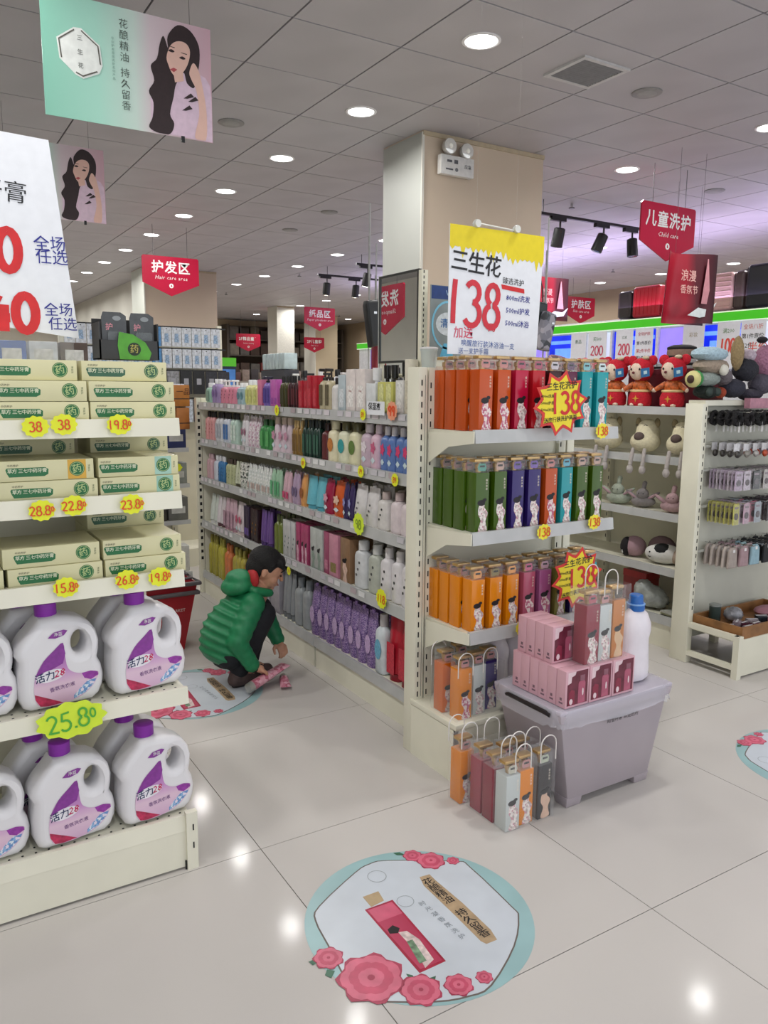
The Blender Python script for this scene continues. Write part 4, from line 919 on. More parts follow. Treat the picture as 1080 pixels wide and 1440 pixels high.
tb(.690, .225, y0 - .005, Z2, 'toothpaste carton with teal patch, lower one of the two', '#9cc8b4'); tb(.688, .225, y0, Z2 + hb, 'toothpaste carton with teal patch, upper one of the two', '#a4ccbc'); tb(.72, .235, y0 + .21, Z2 + 2 * hb - .01, 'faded toothpaste carton at the back right of second shelf', None, True)
tb(.460, .245, y0 - .005, Z3, 'toothpaste carton at lower left of third shelf, above 15.80 tag'); tb(.455, .25, y0, Z3 + hb, 'toothpaste carton upper one of the third shelf left stack')
tb(.700, .232, y0 - .005, Z3, 'toothpaste carton at lower right of third shelf, above 26.80 tag'); tb(.690, .225, y0, Z3 + hb, 'toothpaste carton upper one of the third shelf right stack'); tb(.70, .235, y0 + .21, Z3 + 2 * hb, 'faded toothpaste carton at the back right of third shelf', None, True); tb(.70, .235, y0 + .21, Z3 + hb, 'hidden toothpaste carton under the faded back one', None, True)
tb(.205, .24, y0, Z3, 'toothpaste carton cut by the picture edge on the third shelf'); tb(.44, .24, y0 + .21, Z3, 'toothpaste carton lying deep in the shadow of third shelf', None, True)
for zz in (Z2, Z2 + hb): tb(.44, .26, y0 + .21, zz, 'toothpaste carton at back left of second shelf, %s layer' % ('lower' if zz == Z2 else 'upper'), None, True); tb(.72, .235, y0 + .21, zz, 'toothpaste carton at back right of second shelf, %s layer' % ('lower' if zz == Z2 else 'upper'), None, True)

# --- display box with two hang packs on top
p = at_y(177, 495, 2.44)
t = thing('counter_display', 'dark grey counter display with green leaf and two hang packs', 'box', (p.x, 2.44, 1.409 + 3 * hb))
DG = mat('#2c2c2c', .45)
MB().box(-.085, .085, -.05, -.046, 0, .055).build('front', DG, t); MB().box(-.085, -.081, -.05, .05, 0, .105).box(.081, .085, -.05, .05, 0, .105).box(-.085, .085, .046, .05, 0, .12).box(-.085,.085,-.046,.046,0,.003).build('shell', DG, t)
MB().poly([(-.03, .0), (.055, .0), (.062, .02), (.045, .05), (.01, .072), (-.03, .078), (-.035, .04)], .001, -.0525).build('leaf_print', mat('#4f9a2c', .45, 0, .1, 30), t)
MB().poly(ring(.019, .019, 20, cx=.012, cz=.030), .0005, -.0532).build('round_mark', mat('#1c2c18', .5), t); text('药', .026, .006, .012, .029, -.0538).build('mark_lettering', mat('#a8a050', .5), t)
for s, lb in ((-.038, 0), (.042, 1)):
    h = MB().poly([(s - .035, .03), (s + .035, .03), (s + .035, .125), (s + .02, .135), (s - .03, .135), (s - .035, .12)], .004, -.03).build('hang_pack', mat('#4a4c4e', .35, 0, .1, 50), t)
    MB().poly(ring(.012, .007, 12, cx=s + .008, cz=.118), .0006, -.031).build('hanger_hole', mat('#8c9092', .4), h); text('护', .022, .008, s - .014, .092, -.031).build('pack_lettering', mat('#d08a94', .5), h)
    MB().poly(rrect(s - .02, s + .028, .04, .08, .006), .008, -.038).build('blister', mat('#9aa0a2', .15, 0, 0, alpha=.35), h)

# --- detergent jugs
JUG = mat('#e6e4e6', .32, 0, .02, 4); CAPP = mat('#8c2ca8', .35); LABP = mat('#8a3a98', .4, 0, .12, 60)
OUT = [(-.085, .003), (-.103, .014), (-.112, .04), (-.113, .08), (-.110, .12), (-.108, .150), (-.117, .168), (-.113, .190), (-.098, .213), (-.078, .235), (-.062, .252), (-.05, .268), (.0, .270),
       (.028, .266), (.062, .256), (.088, .238), (.106, .210), (.113, .178), (.111, .150), (.106, .128), (.116, .105), (.121, .075), (.118, .045), (.106, .018), (.085, .003)]
HOLE = ring(.022, .035, 20, cx=.056, cz=.182)
LABEL = [(.008, .192), (-.016, .175), (-.046, .148), (-.068, .112), (-.076, .075), (-.074, .04), (-.062, .018), (-.02, .012), (.03, .018), (.062, .030), (.088, .052), (.102, .078), (.100, .088), (.078, .094), (.058, .092), (.036, .098), (.018, .115), (.012, .15)]
jug_proto = None
def make_jug():
    t = thing('detergent_jug', '', 'bottle')
    b = puff(OUT, [HOLE], .10, .024, 4).build('body', JUG, t, smooth='keep')
    for p_ in b.data.polygons: p_.use_smooth = True
    MB().lathe([(.027, .262), (.030, .270), (.030, .304), (.026, .307)], 20, (-.022, 0, 0)).build('cap', CAPP, t, True)
    yl = -.0515
    MB().poly(smooth(LABEL, 3), .0006, yl).build('label', gradient([(0, '#d8b4d0'), (.3, '#e2c4d6'), (.55, '#c890c8'), (1, '#8c3498')], 2, .02, .19), t)
    mb = MB().poly([(.008, .192), (-.016, .175), (-.046, .148), (-.068, .112), (-.062, .108), (-.02, .122), (.005, .132), (.013, .16)], .0004, yl - .0005); mb.build('upper_print', LABP, t)
    MB().poly([(-.075, .055), (-.074, .04), (-.062, .018), (-.04, .014), (.0, .016), (-.03, .032), (-.055, .045)], .0004, yl - .0005).build('ribbon_print', mat('#c4325c', .4, 0, .3, 50), t)
    MB().poly([(.055, .092), (.080, .094), (.100, .088), (.102, .078), (.080, .068), (.062, .076)], .0004, yl - .0005).build('flower_print', mat('#9a3ca4', .4, 0, .2, 60), t)
    MB().poly([(.03, .02), (.062, .032), (.086, .052), (.096, .068), (.07, .066), (.045, .045), (.03, .03)], .0004, yl - .0004).build('bubble_print', patterned(['#dce4ec', '#8cb4dc', '#e6dcea', '#6c94c8'], 160), t)
    el = [(a * math.cos(.12) - b2 * math.sin(.12) - .030, a * math.sin(.12) + b2 * math.cos(.12) + .102) for a, b2 in ring(.040, .017, 24)]
    MB().poly(el, .0004, yl - .0012).build('name_oval', mat('#f0ecf2', .4), t)
    text('活力', .028, .012, -.045, .1, yl - .002, rot=.12).build('name_lettering', mat('#1c2c5c', .45), t); text('28', .030, .012, -.008, .105, yl - .002, rot=.12, shear=.3).build('number_lettering', mat('#c42c60', .45), t)
    text('香氛洗衣液', .014, .002, .0, .062, yl - .001, rot=.1).build('small_lettering', mat('#6c3c80', .5), t)
    MB().poly([(-.032, .212), (-.016, .226), (.012, .230), (.022, .226), (.012, .214), (-.012, .208)], .0005, yl - .0004).build('brand_mark', LABP, t); text('净蓝', .012, .004, -.004, .219, yl - .0012).build('mark_lettering', WHITE, t)
    return t
jug_proto = make_jug()
def jug(px, z, y, label, rz=.12, first=[True]):
    c = ROT.transposed(); lo, hi = -.8, 1.2
    for _ in range(30):
        m = (lo + hi) / 2; q = c @ Vector((m, y, z + .13 - HC)); x = CX + q.x / -q.z * FOC
        if x < px: lo = m
        else: hi = m
    t = jug_proto if first[0] else dup(jug_proto); first[0] = False
    place(t, (lo, y, z), rz, label, 'bottle', 'white detergent jugs on the left unit')
    return t
zA, zB = LT[3] - .0074, LB - .0074
jug(79, zA, 2.352, 'white detergent jug with purple cap behind the lime 25.80 sticker', .10); jug(201, zA, 2.352, 'white detergent jug with purple cap, upper shelf right front', .14); jug(-46, zA, 2.352, 'white detergent jug cut by the picture edge, upper shelf', .05)
jug(40, zA, 2.49, 'white detergent jug in second row behind upper middle jug', .10); jug(175, zA, 2.49, 'white detergent jug in second row, upper shelf right', .14)
jug(98, zB, 2.335, 'white detergent jug on the base deck, front middle', .12); jug(214, zB, 2.335, 'white detergent jug on the base deck, front right', .12); jug(-28, zB, 2.335, 'white detergent jug cut by the picture edge, base deck', .10)
jug(60, zB, 2.475, 'white detergent jug in second row on the base, left', .12); jug(186, zB, 2.475, 'white detergent jug in second row on the base, right', .12)
# ================================================================= GIFT BAGS, TUB, CARTONS
def gift_bag(x0, x1, y0, y1, z, h, label, hx=.035):
    t = thing('gift_bag', label, 'bag', ((x0 + x1) / 2, (y0 + y1) / 2, z), 0, 'clear plastic gift bags')
    a, b = (x1 - x0) / 2, (y1 - y0) / 2; th = .0006
    mb = MB().box(-a, a, -b, -b + th, 0, h).box(-a, a, b - th, b, 0, h).box(-a, -a + th, -b + th, b - th, 0, h).box(a - th, a, -b + th, b - th, 0, h).box(-a, a, -b, b, 0, th)
    mb.build('clear_body', BAGC, t)
    for s in (-1, 1):
        MB().tube([(-hx + 0, s * (b + .003), h - .03), (-hx, s * (b + .003), h + .03)] + [(hx * math.cos(q), s * (b + .003), h + .03 + .035 * math.sin(q)) for q in [PI - PI * i / 8 for i in range(1, 8)]] + [(hx, s * (b + .003), h + .03), (hx, s * (b + .003), h - .03)], .0022, 6).build('handle', mat('#e4dfda', .2, 0, 0), t, True)
    return t
SIL, BLK = '#c4cac8', '#241f22'
def bb(c, x, y, z, label, h=.2, rz=0.0, robe=ROBE, tagc='#c48a86', w=.060):
    return place(box_bottle(c, robe, h=h, tagc=tagc, w=w), (x, y, z), rz, label, 'bottle', 'boxed bottles in clear gift bags')
bb(SIL, 1.690, 1.922, .001, 'silver-white boxed bottle with gold top on the floor, front corner', tagc='#c8c4b0', rz=-.02); bb(AMB, 1.757, 1.930, .001, 'amber boxed bottle on the floor beside the silver one'); bb(BLK, 1.838, 1.925, .001, 'black boxed bottle with a pale figure, on the floor', robe=mat('#dcb8a0', .5), tagc='#b8c0a8')
bb(MAR.replace('3a1418', '8a2438'), 1.688, 1.990, .001, 'dark red boxed bottle on floor behind the silver one'); bb('#9c3a4c', 1.690, 2.062, .001, 'dusty red boxed bottle on floor, second behind the silver one'); bb(AMB, 1.666, 2.150, .001, 'amber boxed bottle on the floor, rearmost beside the base side')
bb('#a8862c', 1.765, 2.03, .001, 'olive gold boxed bottle on the floor, inner row'); bb(BLK, 1.835, 2.03, .001, 'black boxed bottle on the floor, hidden inner row')
gift_bag(1.655, 1.792, 1.888, 1.957, 0, .245, 'clear gift bag on the floor, frontmost, holding silver and amber boxes'); gift_bag(1.797, 1.878, 1.888, 1.962, 0, .25, 'clear gift bag on the floor holding the black box')
gift_bag(1.652, 1.875, 1.965, 2.100, 0, .25, 'clear gift bag on the floor with dark red boxes'); gift_bag(1.632, 1.700, 2.112, 2.185, 0, .25, 'narrow clear gift bag on the floor against the base side')
zb = EB + .001
bb('#cc6418', 1.762, 2.40, zb, 'orange boxed bottle on the base deck, farther left'); bb(AMB, 1.775, 2.31, zb, 'amber boxed bottle on the base deck, front left', robe=ROBEP); bb(SIL, 1.85, 2.32, zb, 'silver boxed bottle on the base deck beside the amber one'); bb(PUR, 1.925, 2.34, zb, 'purple boxed bottle on the base deck beside the silver one')
bb('#6a4a3a', 1.86, 2.44, zb, 'brown boxed bottle at the back of the base deck')
gift_bag(1.725, 1.802, 2.27, 2.44, EB + .001, .205, 'clear gift bag on the base deck, left one'); gift_bag(1.812, 1.962, 2.275, 2.47, EB + .001, .205, 'clear gift bag on the base deck holding silver and purple boxes')
def tall_jug(loc, label, h=.33, r=.058, name='laundry_bottle'):
    t = thing(name, label, 'bottle', loc)
    s = h / .33
    MB().lathe([(.050 * s, 0), (.058 * s, .008 * s), (.060 * s, .04 * s), (.056 * s, .11 * s), (.054 * s, .155 * s), (.060 * s, .185 * s), (.059 * s, .215 * s), (.045 * s, .255 * s), (.030 * s, .272 * s), (.027 * s, .28 * s)], 22, sx=1.28, sy=.80).build('body', mat('#e8e2e8', .3, 0, .02), t, True)
    MB().lathe([(.033 * s, .271 * s), (.034 * s, .276 * s), (.034 * s, .296 * s), (.028 * s, .300 * s), (.026 * s, .328 * s), (.022 * s, .332 * s)], 20).build('cap', mat('#2468b8', .3), t, True)
    MB().lathe([(.0355 * s, .294 * s), (.0355 * s, .298 * s), (.0345 * s, .299 * s)], 20).build('cap_ring', mat('#7ca8dc', .3), t, True)
    return t
tall_jug((2.335, 1.965, .402), 'plain white laundry bottle with blue cap standing on the tub lid')
tall_jug((2.03, 2.42, EB + .001), 'white bottle with blue cap in shade on the base deck', .30)
tall_jug((2.17, 2.44, EB + .001), 'second white blue-capped bottle in shade behind the tub', .30)
# tub
TUB = mat('#a89ea4', .35, 0, .03, 5); TUBF = mat('#b8aeb6', .25, 0, .03, 5)
t = thing('storage_tub', 'greyish lilac plastic storage tub with film-wrapped lid and feet', 'tub', (2.165, 2.045, 0))
def shell(a, b, z0, z1, c1, th=.006):
    mb = MB(); (ax, ay), (bx, by) = a, b
    return mb.frus(a, b, z0, z1, (0, 0), c1)
mb = MB().frus((.213, .150), (.277, .170), .028, .352, (0, 0), (-.005, 0)); mb.build('body', TUB, t, bevel=.010)
for sx in (-1, 1):
    for sy in (-1, 1): MB().frus((.035, .03), (.04, .035), 0, .040, (sx * .178, sy * .115), (sx * .178, sy * .115)).build('foot', TUB, t, bevel=.004)
MB().frus((.285, .176), (.292, .182), .345, .380, (-.005, 0), (-.005, 0)).build('rim', TUBF, t, bevel=.006)
MB().box(-.297, .287, -.180, .180, .378, .394).build('lid', mat('#c4bcc8', .25, 0, .03, 5), t, bevel=.005)
MB().tube([(-.300, .10, .372), (-.304, .08, .376), (-.304, -.115, .376), (-.300, -.135, .372)], .009, 8).build('latch', mat('#1a1418', .4), t, True)
random.seed(3)
mb = MB(); n = 60; per = []
for i in range(n):
    a = 2 * PI * i / n; cx = math.copysign(abs(math.cos(a)) ** .25, math.cos(a)); cy = math.copysign(abs(math.sin(a)) ** .25, math.sin(a)); per.append((cx, cy))
prev = None
for lvl, (ex, ey, z, am) in enumerate([(.285, .175, .3965, .001), (.297, .187, .395, .002), (.301, .190, .380, .004), (.300, .189, .362, .005), (.300, .189, .345, .007), (.302, .190, .330, .008)]):
    for i, (cx, cy) in enumerate(per):
        r = random.uniform(-am, am); r2 = random.uniform(0, am)
        mb.v.append((cx * (ex + r2) - .005, cy * (ey + r2), z + r))
    if lvl:
        for i in range(n): a = (lvl - 1) * n + i; b = (lvl - 1) * n + (i + 1) % n; mb.f.append((a, b, b + n, a + n))
mb.f.append(tuple(range(n))); mb.build('wrapping_film', FILM, t, 'keep')
text('超值特惠 欢迎选购', .020, .008, 0, 0, 0).xf(Matrix.Translation((.02, -.1785, .312)) @ Matrix.Rotation(-.06, 4, 'X')).build('lettering', INK, t)
# pink cartons with a window
PK = mat('#d8a9b4', .4, 0, .03, 10); PKD = mat('#8a4a5c', .4); PKG = mat('#b05a72', .25, 0, .1, 30)
t = thing('gift_carton', '', 'carton'); w, d, h = .1125, .0445, .135
MB().box(-w/2, w/2, -d/2, d/2, 0, h).build('carton', PK, t, bevel=.0008)
yl = -d/2 - .0005
MB().poly([(-.048, .008), (.050, .008), (.050, h - .006), (-.010, h - .006), (-.014, h - .02), (-.03, h - .024), (-.034, h - .045), (-.048, h - .05)], .0004, yl).build('window', mat('#6e2c3e', .12, 0, .2, 25), t)
MB().poly([(-.046, h - .048), (-.030, h - .044), (-.028, h - .022), (-.012, h - .018), (-.008, h - .006), (-.046, h - .006)], .0003, yl - .0001).build('flower_print', mat('#e2c8ce', .4), t)
mb = MB().poly([(.004, .010), (.038, .010), (.038, .082), (.034, .090), (.008, .090), (.004, .082)], .0008, yl - .0008); mb.build('bottle_front', PKG, t)
MB().poly([(.012, .0905), (.034, .0905), (.034, .112), (.012, .112)], .0008, yl - .0008).build('bottle_cap', mat('#8c5a68', .25), t)
MB().poly([(-.040, .010), (-.012, .010), (-.012, .060), (-.030, .066), (-.040, .055)], .0006, yl - .0006).build('second_bottle', mat('#8a2c44', .25), t)
mb = MB().poly(ring(.008, .011, 10, cx=-.030, cz=.022), .0004, yl - .0014).poly(ring(.004, .014, 8, cx=.026, cz=.05), .0004, yl - .0014); mb.build('sprig_print', mat('#e8d0d6', .4), t)
MB().box(-w/2 - .0006, -w/2, -.006, .004, .026, .036).box(-w/2 - .0006, -w/2, -.010, .008, .014, .020).build('code_label', mat('#7a5c68', .5), t)
car0 = t; zl = .3985; ncar = 0
for j in range(6):
    for i in range(3):
        c = car0 if ncar == 0 else dup(car0); ncar += 1
        place(c, (1.955 + i * .1165, 1.900 + j * .0465, zl), random.uniform(-.015, .015), 'pink window carton, lower layer, %s from the left, %s row back' % (ORD[i + 1], ORD[j + 1]), 'carton', 'pink cartons on the tub')
for j in range(4):
    place(dup(car0), (1.968, 1.985 + j * .0465, zl + h + .001), random.uniform(-.01, .01), 'pink window carton in the upper layer, %s row back' % ORD[j + 1], 'carton', 'pink cartons on the tub')
z2 = zl + h + .001
bb('#8c1e34', 2.035, 1.925, z2, 'dark red boxed bottle in the bag on top of cartons', .215, tagc='#b84a5c', w=.066); bb(SIL, 2.105, 1.930, z2, 'silver boxed bottle in the bag on top of cartons', .205); bb('#c47a34', 2.172, 1.930, z2, 'orange-brown boxed bottle in the bag on top of cartons', .215, robe=mat('#dcb890', .5), tagc='#4c3a24')
gift_bag(1.995, 2.212, 1.885, 1.972, z2 - .0006, .275, 'clear gift bag standing on the pink cartons', .032)

# ================================================================= FLOOR DECALS
def F(px, py): p = at_z(px, py); return (p.x, p.y)
DC = (1.162, 1.682)
PETA, PETB, PETC = mat('#c8506c', .4, 0, .1, 20), mat('#d86c84', .4, 0, .1, 20), mat('#b03c58', .4, 0, .1, 20)
def floor_decal(dx, dy, label):
    t = thing('floor_decal', label, 'floor sticker', (DC[0] + dx, DC[1] + dy, 0))
    def flat(pts, z, name, m, parent=None):
        pts = [(p[0] - DC[0], p[1] - DC[1]) for p in pts]
        a = sum(pts[i][0] * pts[(i + 1) % len(pts)][1] - pts[(i + 1) % len(pts)][0] * pts[i][1] for i in range(len(pts)))
        if a < 0: pts = pts[::-1]
        n = len(pts); v = [(x, y, z) for x, y in pts] + [(x, y, z - .0004) for x, y in pts]
        return MB().add(v, [tuple(range(n))] + [(i, i + n, (i + 1) % n + n, (i + 1) % n) for i in range(n)]).build(name, m, parent or t, 'keep')
    flat(ring(.327, .327, 64, cx=DC[0], cz=DC[1]), .0006, 'disc', mat('#9cc0c2', .3, 0, .06, 6))
    pan = [F(*q) for q in [(445, 1295), (450, 1275), (500, 1228), (520, 1216), (545, 1211), (640, 1212), (660, 1220), (718, 1275), (728, 1290), (722, 1330), (690, 1385), (660, 1400), (610, 1408), (520, 1405), (490, 1380), (463, 1330)]]
    pan = smooth(pan, 3)
    flat([(DC[0] + (p[0] - DC[0]) * 1.016, DC[1] + (p[1] - DC[1]) * 1.016) for p in pan], .0009, 'panel_line', mat('#6c625c', .5))
    flat(pan, .0012, 'panel', mat('#cdd4dc', .3, 0, .04, 8))
    flat([F(*q) for q in [(513, 1280), (552, 1266), (627, 1352), (590, 1369)]], .0015, 'bottle_print', mat('#b02444', .35, 0, .15, 14))
    flat([F(*q) for q in [(517, 1281), (551, 1269), (622, 1351), (591, 1364)]], .0018, 'bottle_face_print', gradient([(0, '#c44868'), (1, '#9c1c3c')], 0, -.15, .1))
    flat([F(*q) for q in [(510, 1262), (532, 1254), (540, 1267), (522, 1276)]], .0018, 'bottle_cap_print', mat('#b8a07c', .35))
    flat([F(*q) for q in [(560, 1312), (572, 1310), (590, 1322), (610, 1350), (598, 1362), (586, 1340)]], .0021, 'robe_print', mat('#e0ccc8', .4, 0, .2, 60))
    flat([F(*q) for q in [(545, 1308), (552, 1302), (562, 1306), (560, 1313), (548, 1314)]], .0021, 'hair_print', HAIRK)
    flat([F(*q) for q in [(517, 1281), (551, 1269), (566, 1285), (532, 1298)]], .0021, 'neck_print', mat('#d4607c', .35)); flat([F(*q) for q in [(572, 1325), (580, 1322), (600, 1352), (590, 1356)]], .0024, 'gown_print', mat('#7c9a7c', .4, 0, .3, 60))
    st = [(590, 1234), (604, 1230), (612, 1238), (650, 1270), (690, 1308), (699, 1322), (684, 1328), (676, 1324), (640, 1288), (596, 1246)]
    flat([F(*q) for q in st], .0015, 'gold_strip', mat('#b59c7c', .4, 0, .1, 30))
    a, b = Vector(F(600, 1238)), Vector(F(688, 1320)); d = (b - a); L = d.length; d.normalize(); up = Vector((-d.y, d.x))
    mb = MB(); s = '花酿精油 持久留香'
    R = Matrix(((up.x * -1, d.x * -1, 0), (up.y * -1, d.y * -1, 0), (0, 0, 1)))
    for i, ch in enumerate(s):
        q = text(ch, .036, .004); v = [(p[0], p[2]) for p in q.v]; c = a + d * (L * (i + .35) / len(s))
        # characters read along the strip, tops towards its upper end
        mb.add([(c.x - DC[0] + up.x * x + (-d.x) * y, c.y - DC[1] + up.y * x + (-d.y) * y, .0021) for x, y in v], [f if True else f for f in q.f])
    mb.build('lettering', INK, t, 'keep')
    a2 = Vector(F(590, 1268)); b2 = Vector(F(655, 1322)); d2 = (b2 - a2); L2 = d2.length; d2.normalize(); mb = MB()
    for i, ch in enumerate('时光凝香氛洗护'):
        q = text(ch, .022, 0); c = a2 + d2 * (L2 * (i + .5) / 7)
        mb.add([(c.x - DC[0] + up.x * x + (-d.x) * p2, c.y - DC[1] + up.y * x + (-d.y) * p2, .0018) for x, p2 in [(p[0], p[2]) for p in q.v]], q.f)
    mb.build('small_lettering', mat('#8c949c', .5), t, 'keep')
    for (px, py, r) in ((530, 1233, .030), (570, 1268, .026)):
        c = F(px, py); o1 = ring(r, r, 20, cx=c[0] - DC[0], cz=c[1] - DC[1]); o2 = ring(r * .93, r * .93, 20, cx=c[0] - DC[0], cz=c[1] - DC[1])
        MB().add([(x, y, .0018) for x, y in o1 + o2], [(i, (i + 1) % 20, (i + 1) % 20 + 20, i + 20) for i in range(20)]).build('stamp', mat('#9ca4a8', .5), t, 'keep')
    def peony(px, py, r, dark=False):
        c = F(px, py); fl_ = flat(ring(r, r, 26, 7, .10, cx=c[0], cz=c[1]), .0021, 'flower', PETC)
        k = 0
        for (rr, nn, pr, m, z) in ((.62, 7, .42, PETB, .0024), (.40, 6, .36, PETA, .0027), (.2, 5, .26, PETB, .0030)):
            for i in range(nn):
                a = 2 * PI * i / nn + k; x, y = c[0] + math.cos(a) * r * rr, c[1] + math.sin(a) * r * rr
                flat([(x + r * pr * (math.cos(q) * math.cos(a) * .8 - math.sin(q) * math.sin(a)), y + r * pr * (math.cos(q) * math.sin(a) * .8 + math.sin(q) * math.cos(a))) for q in [2 * PI * j / 10 for j in range(10)]], z + i * .00004, 'petal', m, fl_)
            k += .5
        flat(ring(r * .12, r * .12, 8, cx=c[0], cz=c[1]), .0034, 'petal', PETC, fl_)
    for q in ((522, 1376, .085), (462, 1348, .040), (592, 1393, .052), (645, 1386, .037), (681, 1375, .022), (606, 1211, .044), (580, 1204, .030), (637, 1211, .020)): peony(*q)
    for i, pts in enumerate([[(440, 1358), (434, 1353), (445, 1349), (447, 1354)], [(457, 1372), (460, 1364), (471, 1366), (466, 1376)], [(571, 1370), (580, 1372), (584, 1377), (574, 1375)], [(553, 1200), (562, 1199), (570, 1203), (558, 1203)], [(604, 1376), (613, 1373), (612, 1378)]]):
        flat([F(*q) for q in pts], .0016, 'leaf', mat('#3c6c54', .4))
    return t
d1 = floor_decal(0, 0, 'round teal floor sticker with peonies and red bottle, nearest one')
a = Vector(F(645, 1277)); b = Vector(F(312, 969)); dup(d1, (DC[0] + b.x - a.x, DC[1] + b.y - a.y, 0), label='round floor sticker with peonies in the aisle by the crouching child')
dup(d1, (3.11, 1.62, 0), label='round floor sticker with peonies cut off at the right edge', rz=.9)

# ================================================================= ON TOP OF THE UNITS
# mirror
t = thing('mirror', 'rectangular mirror in slim silver frame above the long unit', 'mirror', (1.90, 2.985, 1.42))
MB().box(0, .006, -.15, .15, .20, .565).build('glass', mat('#e8ecec', .01, 1.0, 0), t)
mb = MB().box(-.004, .012, -.160, -.150, .19, .575).box(-.004, .012, .150, .160, .19, .575).box(-.004, .012, -.15, .15, .565, .575).box(-.004, .012, -.15, .15, .19, .20); mb.build('frame', mat('#4a4c4a', .3, .6, 0), t)
MB().box(.002, .018, -.158, -.140, -.02, .2).box(.002, .018, .140, .158, -.02, .2).build('stand', CREAM, t)
MB().box(-.0, .03, .161, .172, -.0, .58).build('edge_strip', mat('#c8ccc8', .3), t)
t = thing('display_post', 'slotted cream post rising beside the mirror', 'post', (1.90, 2.795, 1.565))
MB().box(-.015, .015, -.012, .012, 0, .42).build('post', CREAM, t); stuff(slots(MB(), -.007, -.003, -.0128, -.012, .01, .41, .022, .012).build('slots', SLOT, t))
t = thing('advert_board', 'blue and white promotional board behind the tall 138 card', 'sign', at_y(606, 400, 2.74))
MB().box(0, .16, 0, .004, -.30, 0).build('board', mat('#8a9494', .5, 0, .1, 10), t)
MB().poly([(.004, -.055), (.158, -.055), (.158, -.002), (.004, -.002)], .0006, -.001).build('blue_header', mat('#24407c', .4, 0, .1, 30), t)
text('V', .03, .008, .085, -.03, -.0016).build('lettering', mat('#a8c4dc', .4), t)
mb = MB()
for r1, c1 in ((.085, '#6ab4d4'), (.075, 0)): pass
o1 = [(.09 + .085 * math.cos(q), -.16 + .10 * math.sin(q)) for q in [2 * PI * i / 28 for i in range(28)]]; o2 = [(.09 + .076 * math.cos(q), -.16 + .091 * math.sin(q)) for q in [2 * PI * i / 28 for i in range(28)]]
mb.add([(x, -.0012, z) for x, z in o1 + o2], [(i, (i + 1) % 28, (i + 1) % 28 + 28, i + 28) for i in range(28)]); mb.build('ring_print', mat('#7cc4e0', .4), t, 'keep')
MB().poly(ring(.062, .048, 20, cx=.09, cz=-.155), .0006, -.001).build('white_print', mat('#d4dce0', .4, 0, .1, 60), t)
text('清爽', .04, .01, .09, -.155, -.0018).build('blue_lettering', mat('#2c6cac', .4), t)
MB().poly([(.05, -.29), (.12, -.29), (.11, -.235), (.07, -.235)], .0006, -.0012).build('blue_print', mat('#5cb4d8', .4), t)
MB().box(-.01, .17, .004, .012, -.33, -.30).box(.02, .03, .004, .012, -.40, .0).box(.13, .14, .004, .012, -.40, .0).build('grid_support', CREAM, t)
t = thing('plastic_tub', 'small translucent white tub beside the slotted post', 'tub', (at_y(604, 510, 2.66).x, 2.665, 1.572)); MB().lathe([(.028, 0), (.034, .075), (.036, .078), (.036, .084)], 18).build('tub', mat('#d4dcd8', .3, 0, 0, alpha=.85), t, True); MB().lathe([(.037, .084), (.037, .09), (.03, .092)], 18).build('lid', WHITE, t, True)
def hung_bag(px, py, Y, w, h, col, label, tilt=0.0, name='handbag', strap=True, d=.05):
    p = at_y(px, py, Y); t = thing(name, label, 'bag', p)
    ol = [(-w/2, -h), (w/2, -h * .96), (w * .46, -.01), (w * .4, 0), (-w * .42, 0), (-w * .5, -.02)]
    b = puff(ol, (), d, min(d * .3, .012), 2).xf(Matrix.Rotation(tilt, 4, 'Y')); b.build('body', col if not isinstance(col, str) else mat(col, .4, 0, .1, 20), t, 'keep')
    if strap: MB().tube([(-w * .25, 0, -.02), (-w * .2, 0, .05), (0, 0, .10), (w * .2, 0, .05), (w * .25, 0, -.02)], .004, 6).build('strap', BLACK, t, True)
    MB().box(-.008, .008, -d/2 - .003, -d/2, -h * .3, -h * .25).build('clasp', CHROME, t)
    MB().cyl(.004, .09 if strap else -.01, .45 if not strap else .3, 6, (0, .03)).cyl(.004, 1.565 - p.z, .3, 6, (0, d/2 + .012)).build('hanging_rod', mat('#9a9a98', .3), t)
    return t
hung_bag(524, 422, 3.35, .10, .22, '#17181a', 'black board-like bag just left of the mirror', -.15, strap=False); hung_bag(533, 474, 3.42, .07, .16, '#7c1a2c', 'dark red bag hanging below the black one by the mirror', 0, strap=False)
hung_bag(760, 425, 3.0, .07, .20, '#23282a', 'black glossy handbag at right of the tall 138 card', .05); hung_bag(773, 440, 2.95, .075, .19, patterned(['#4a4c54', '#6c6a74', '#2c2e34', '#8c8890'], 30), 'grey patterned diamond-shaped pouch by the tall 138 card', .25, strap=False)
t = thing('straw_hat', 'dark red and black banded hat behind the top-shelf bottles', 'hat', (at_y(788, 500, 2.85).x, 2.85, 1.585))
MB().lathe([(.05, 0), (.052, .02), (.05, .05), (.04, .062)], 20).build('crown', mat('#2a1a1c', .7, 0, .2, 60), t, True); MB().lathe([(.0525, .012), (.0535, .03)], 20).build('band', mat('#6a1a26', .6), t, True)
MB().tube([(.05 * math.cos(q), .05 * math.sin(q) , .055 + .02 * math.sin(q)) for q in [2 * PI * i / 14 for i in range(14)]], .008, 6, True).build('braid', mat('#a87c84', .6, 0, .4, 90), t, True)
MB().box(-.09, .09, -.06, .06, -.02, 0).build('hat_board', mat('#8c2a24', .5), t)
wb(MB().box(1.93, 2.75, 2.76, 3.5, 1.555, 1.563), 'top_deck', CREAM, aisle); 
for k in range(3): wb(MB().box(2.25 + .15 * k, 2.27 + .15 * k, 2.77, 3.38, 1.40, 1.555), 'deck_support', CREAM, aisle)
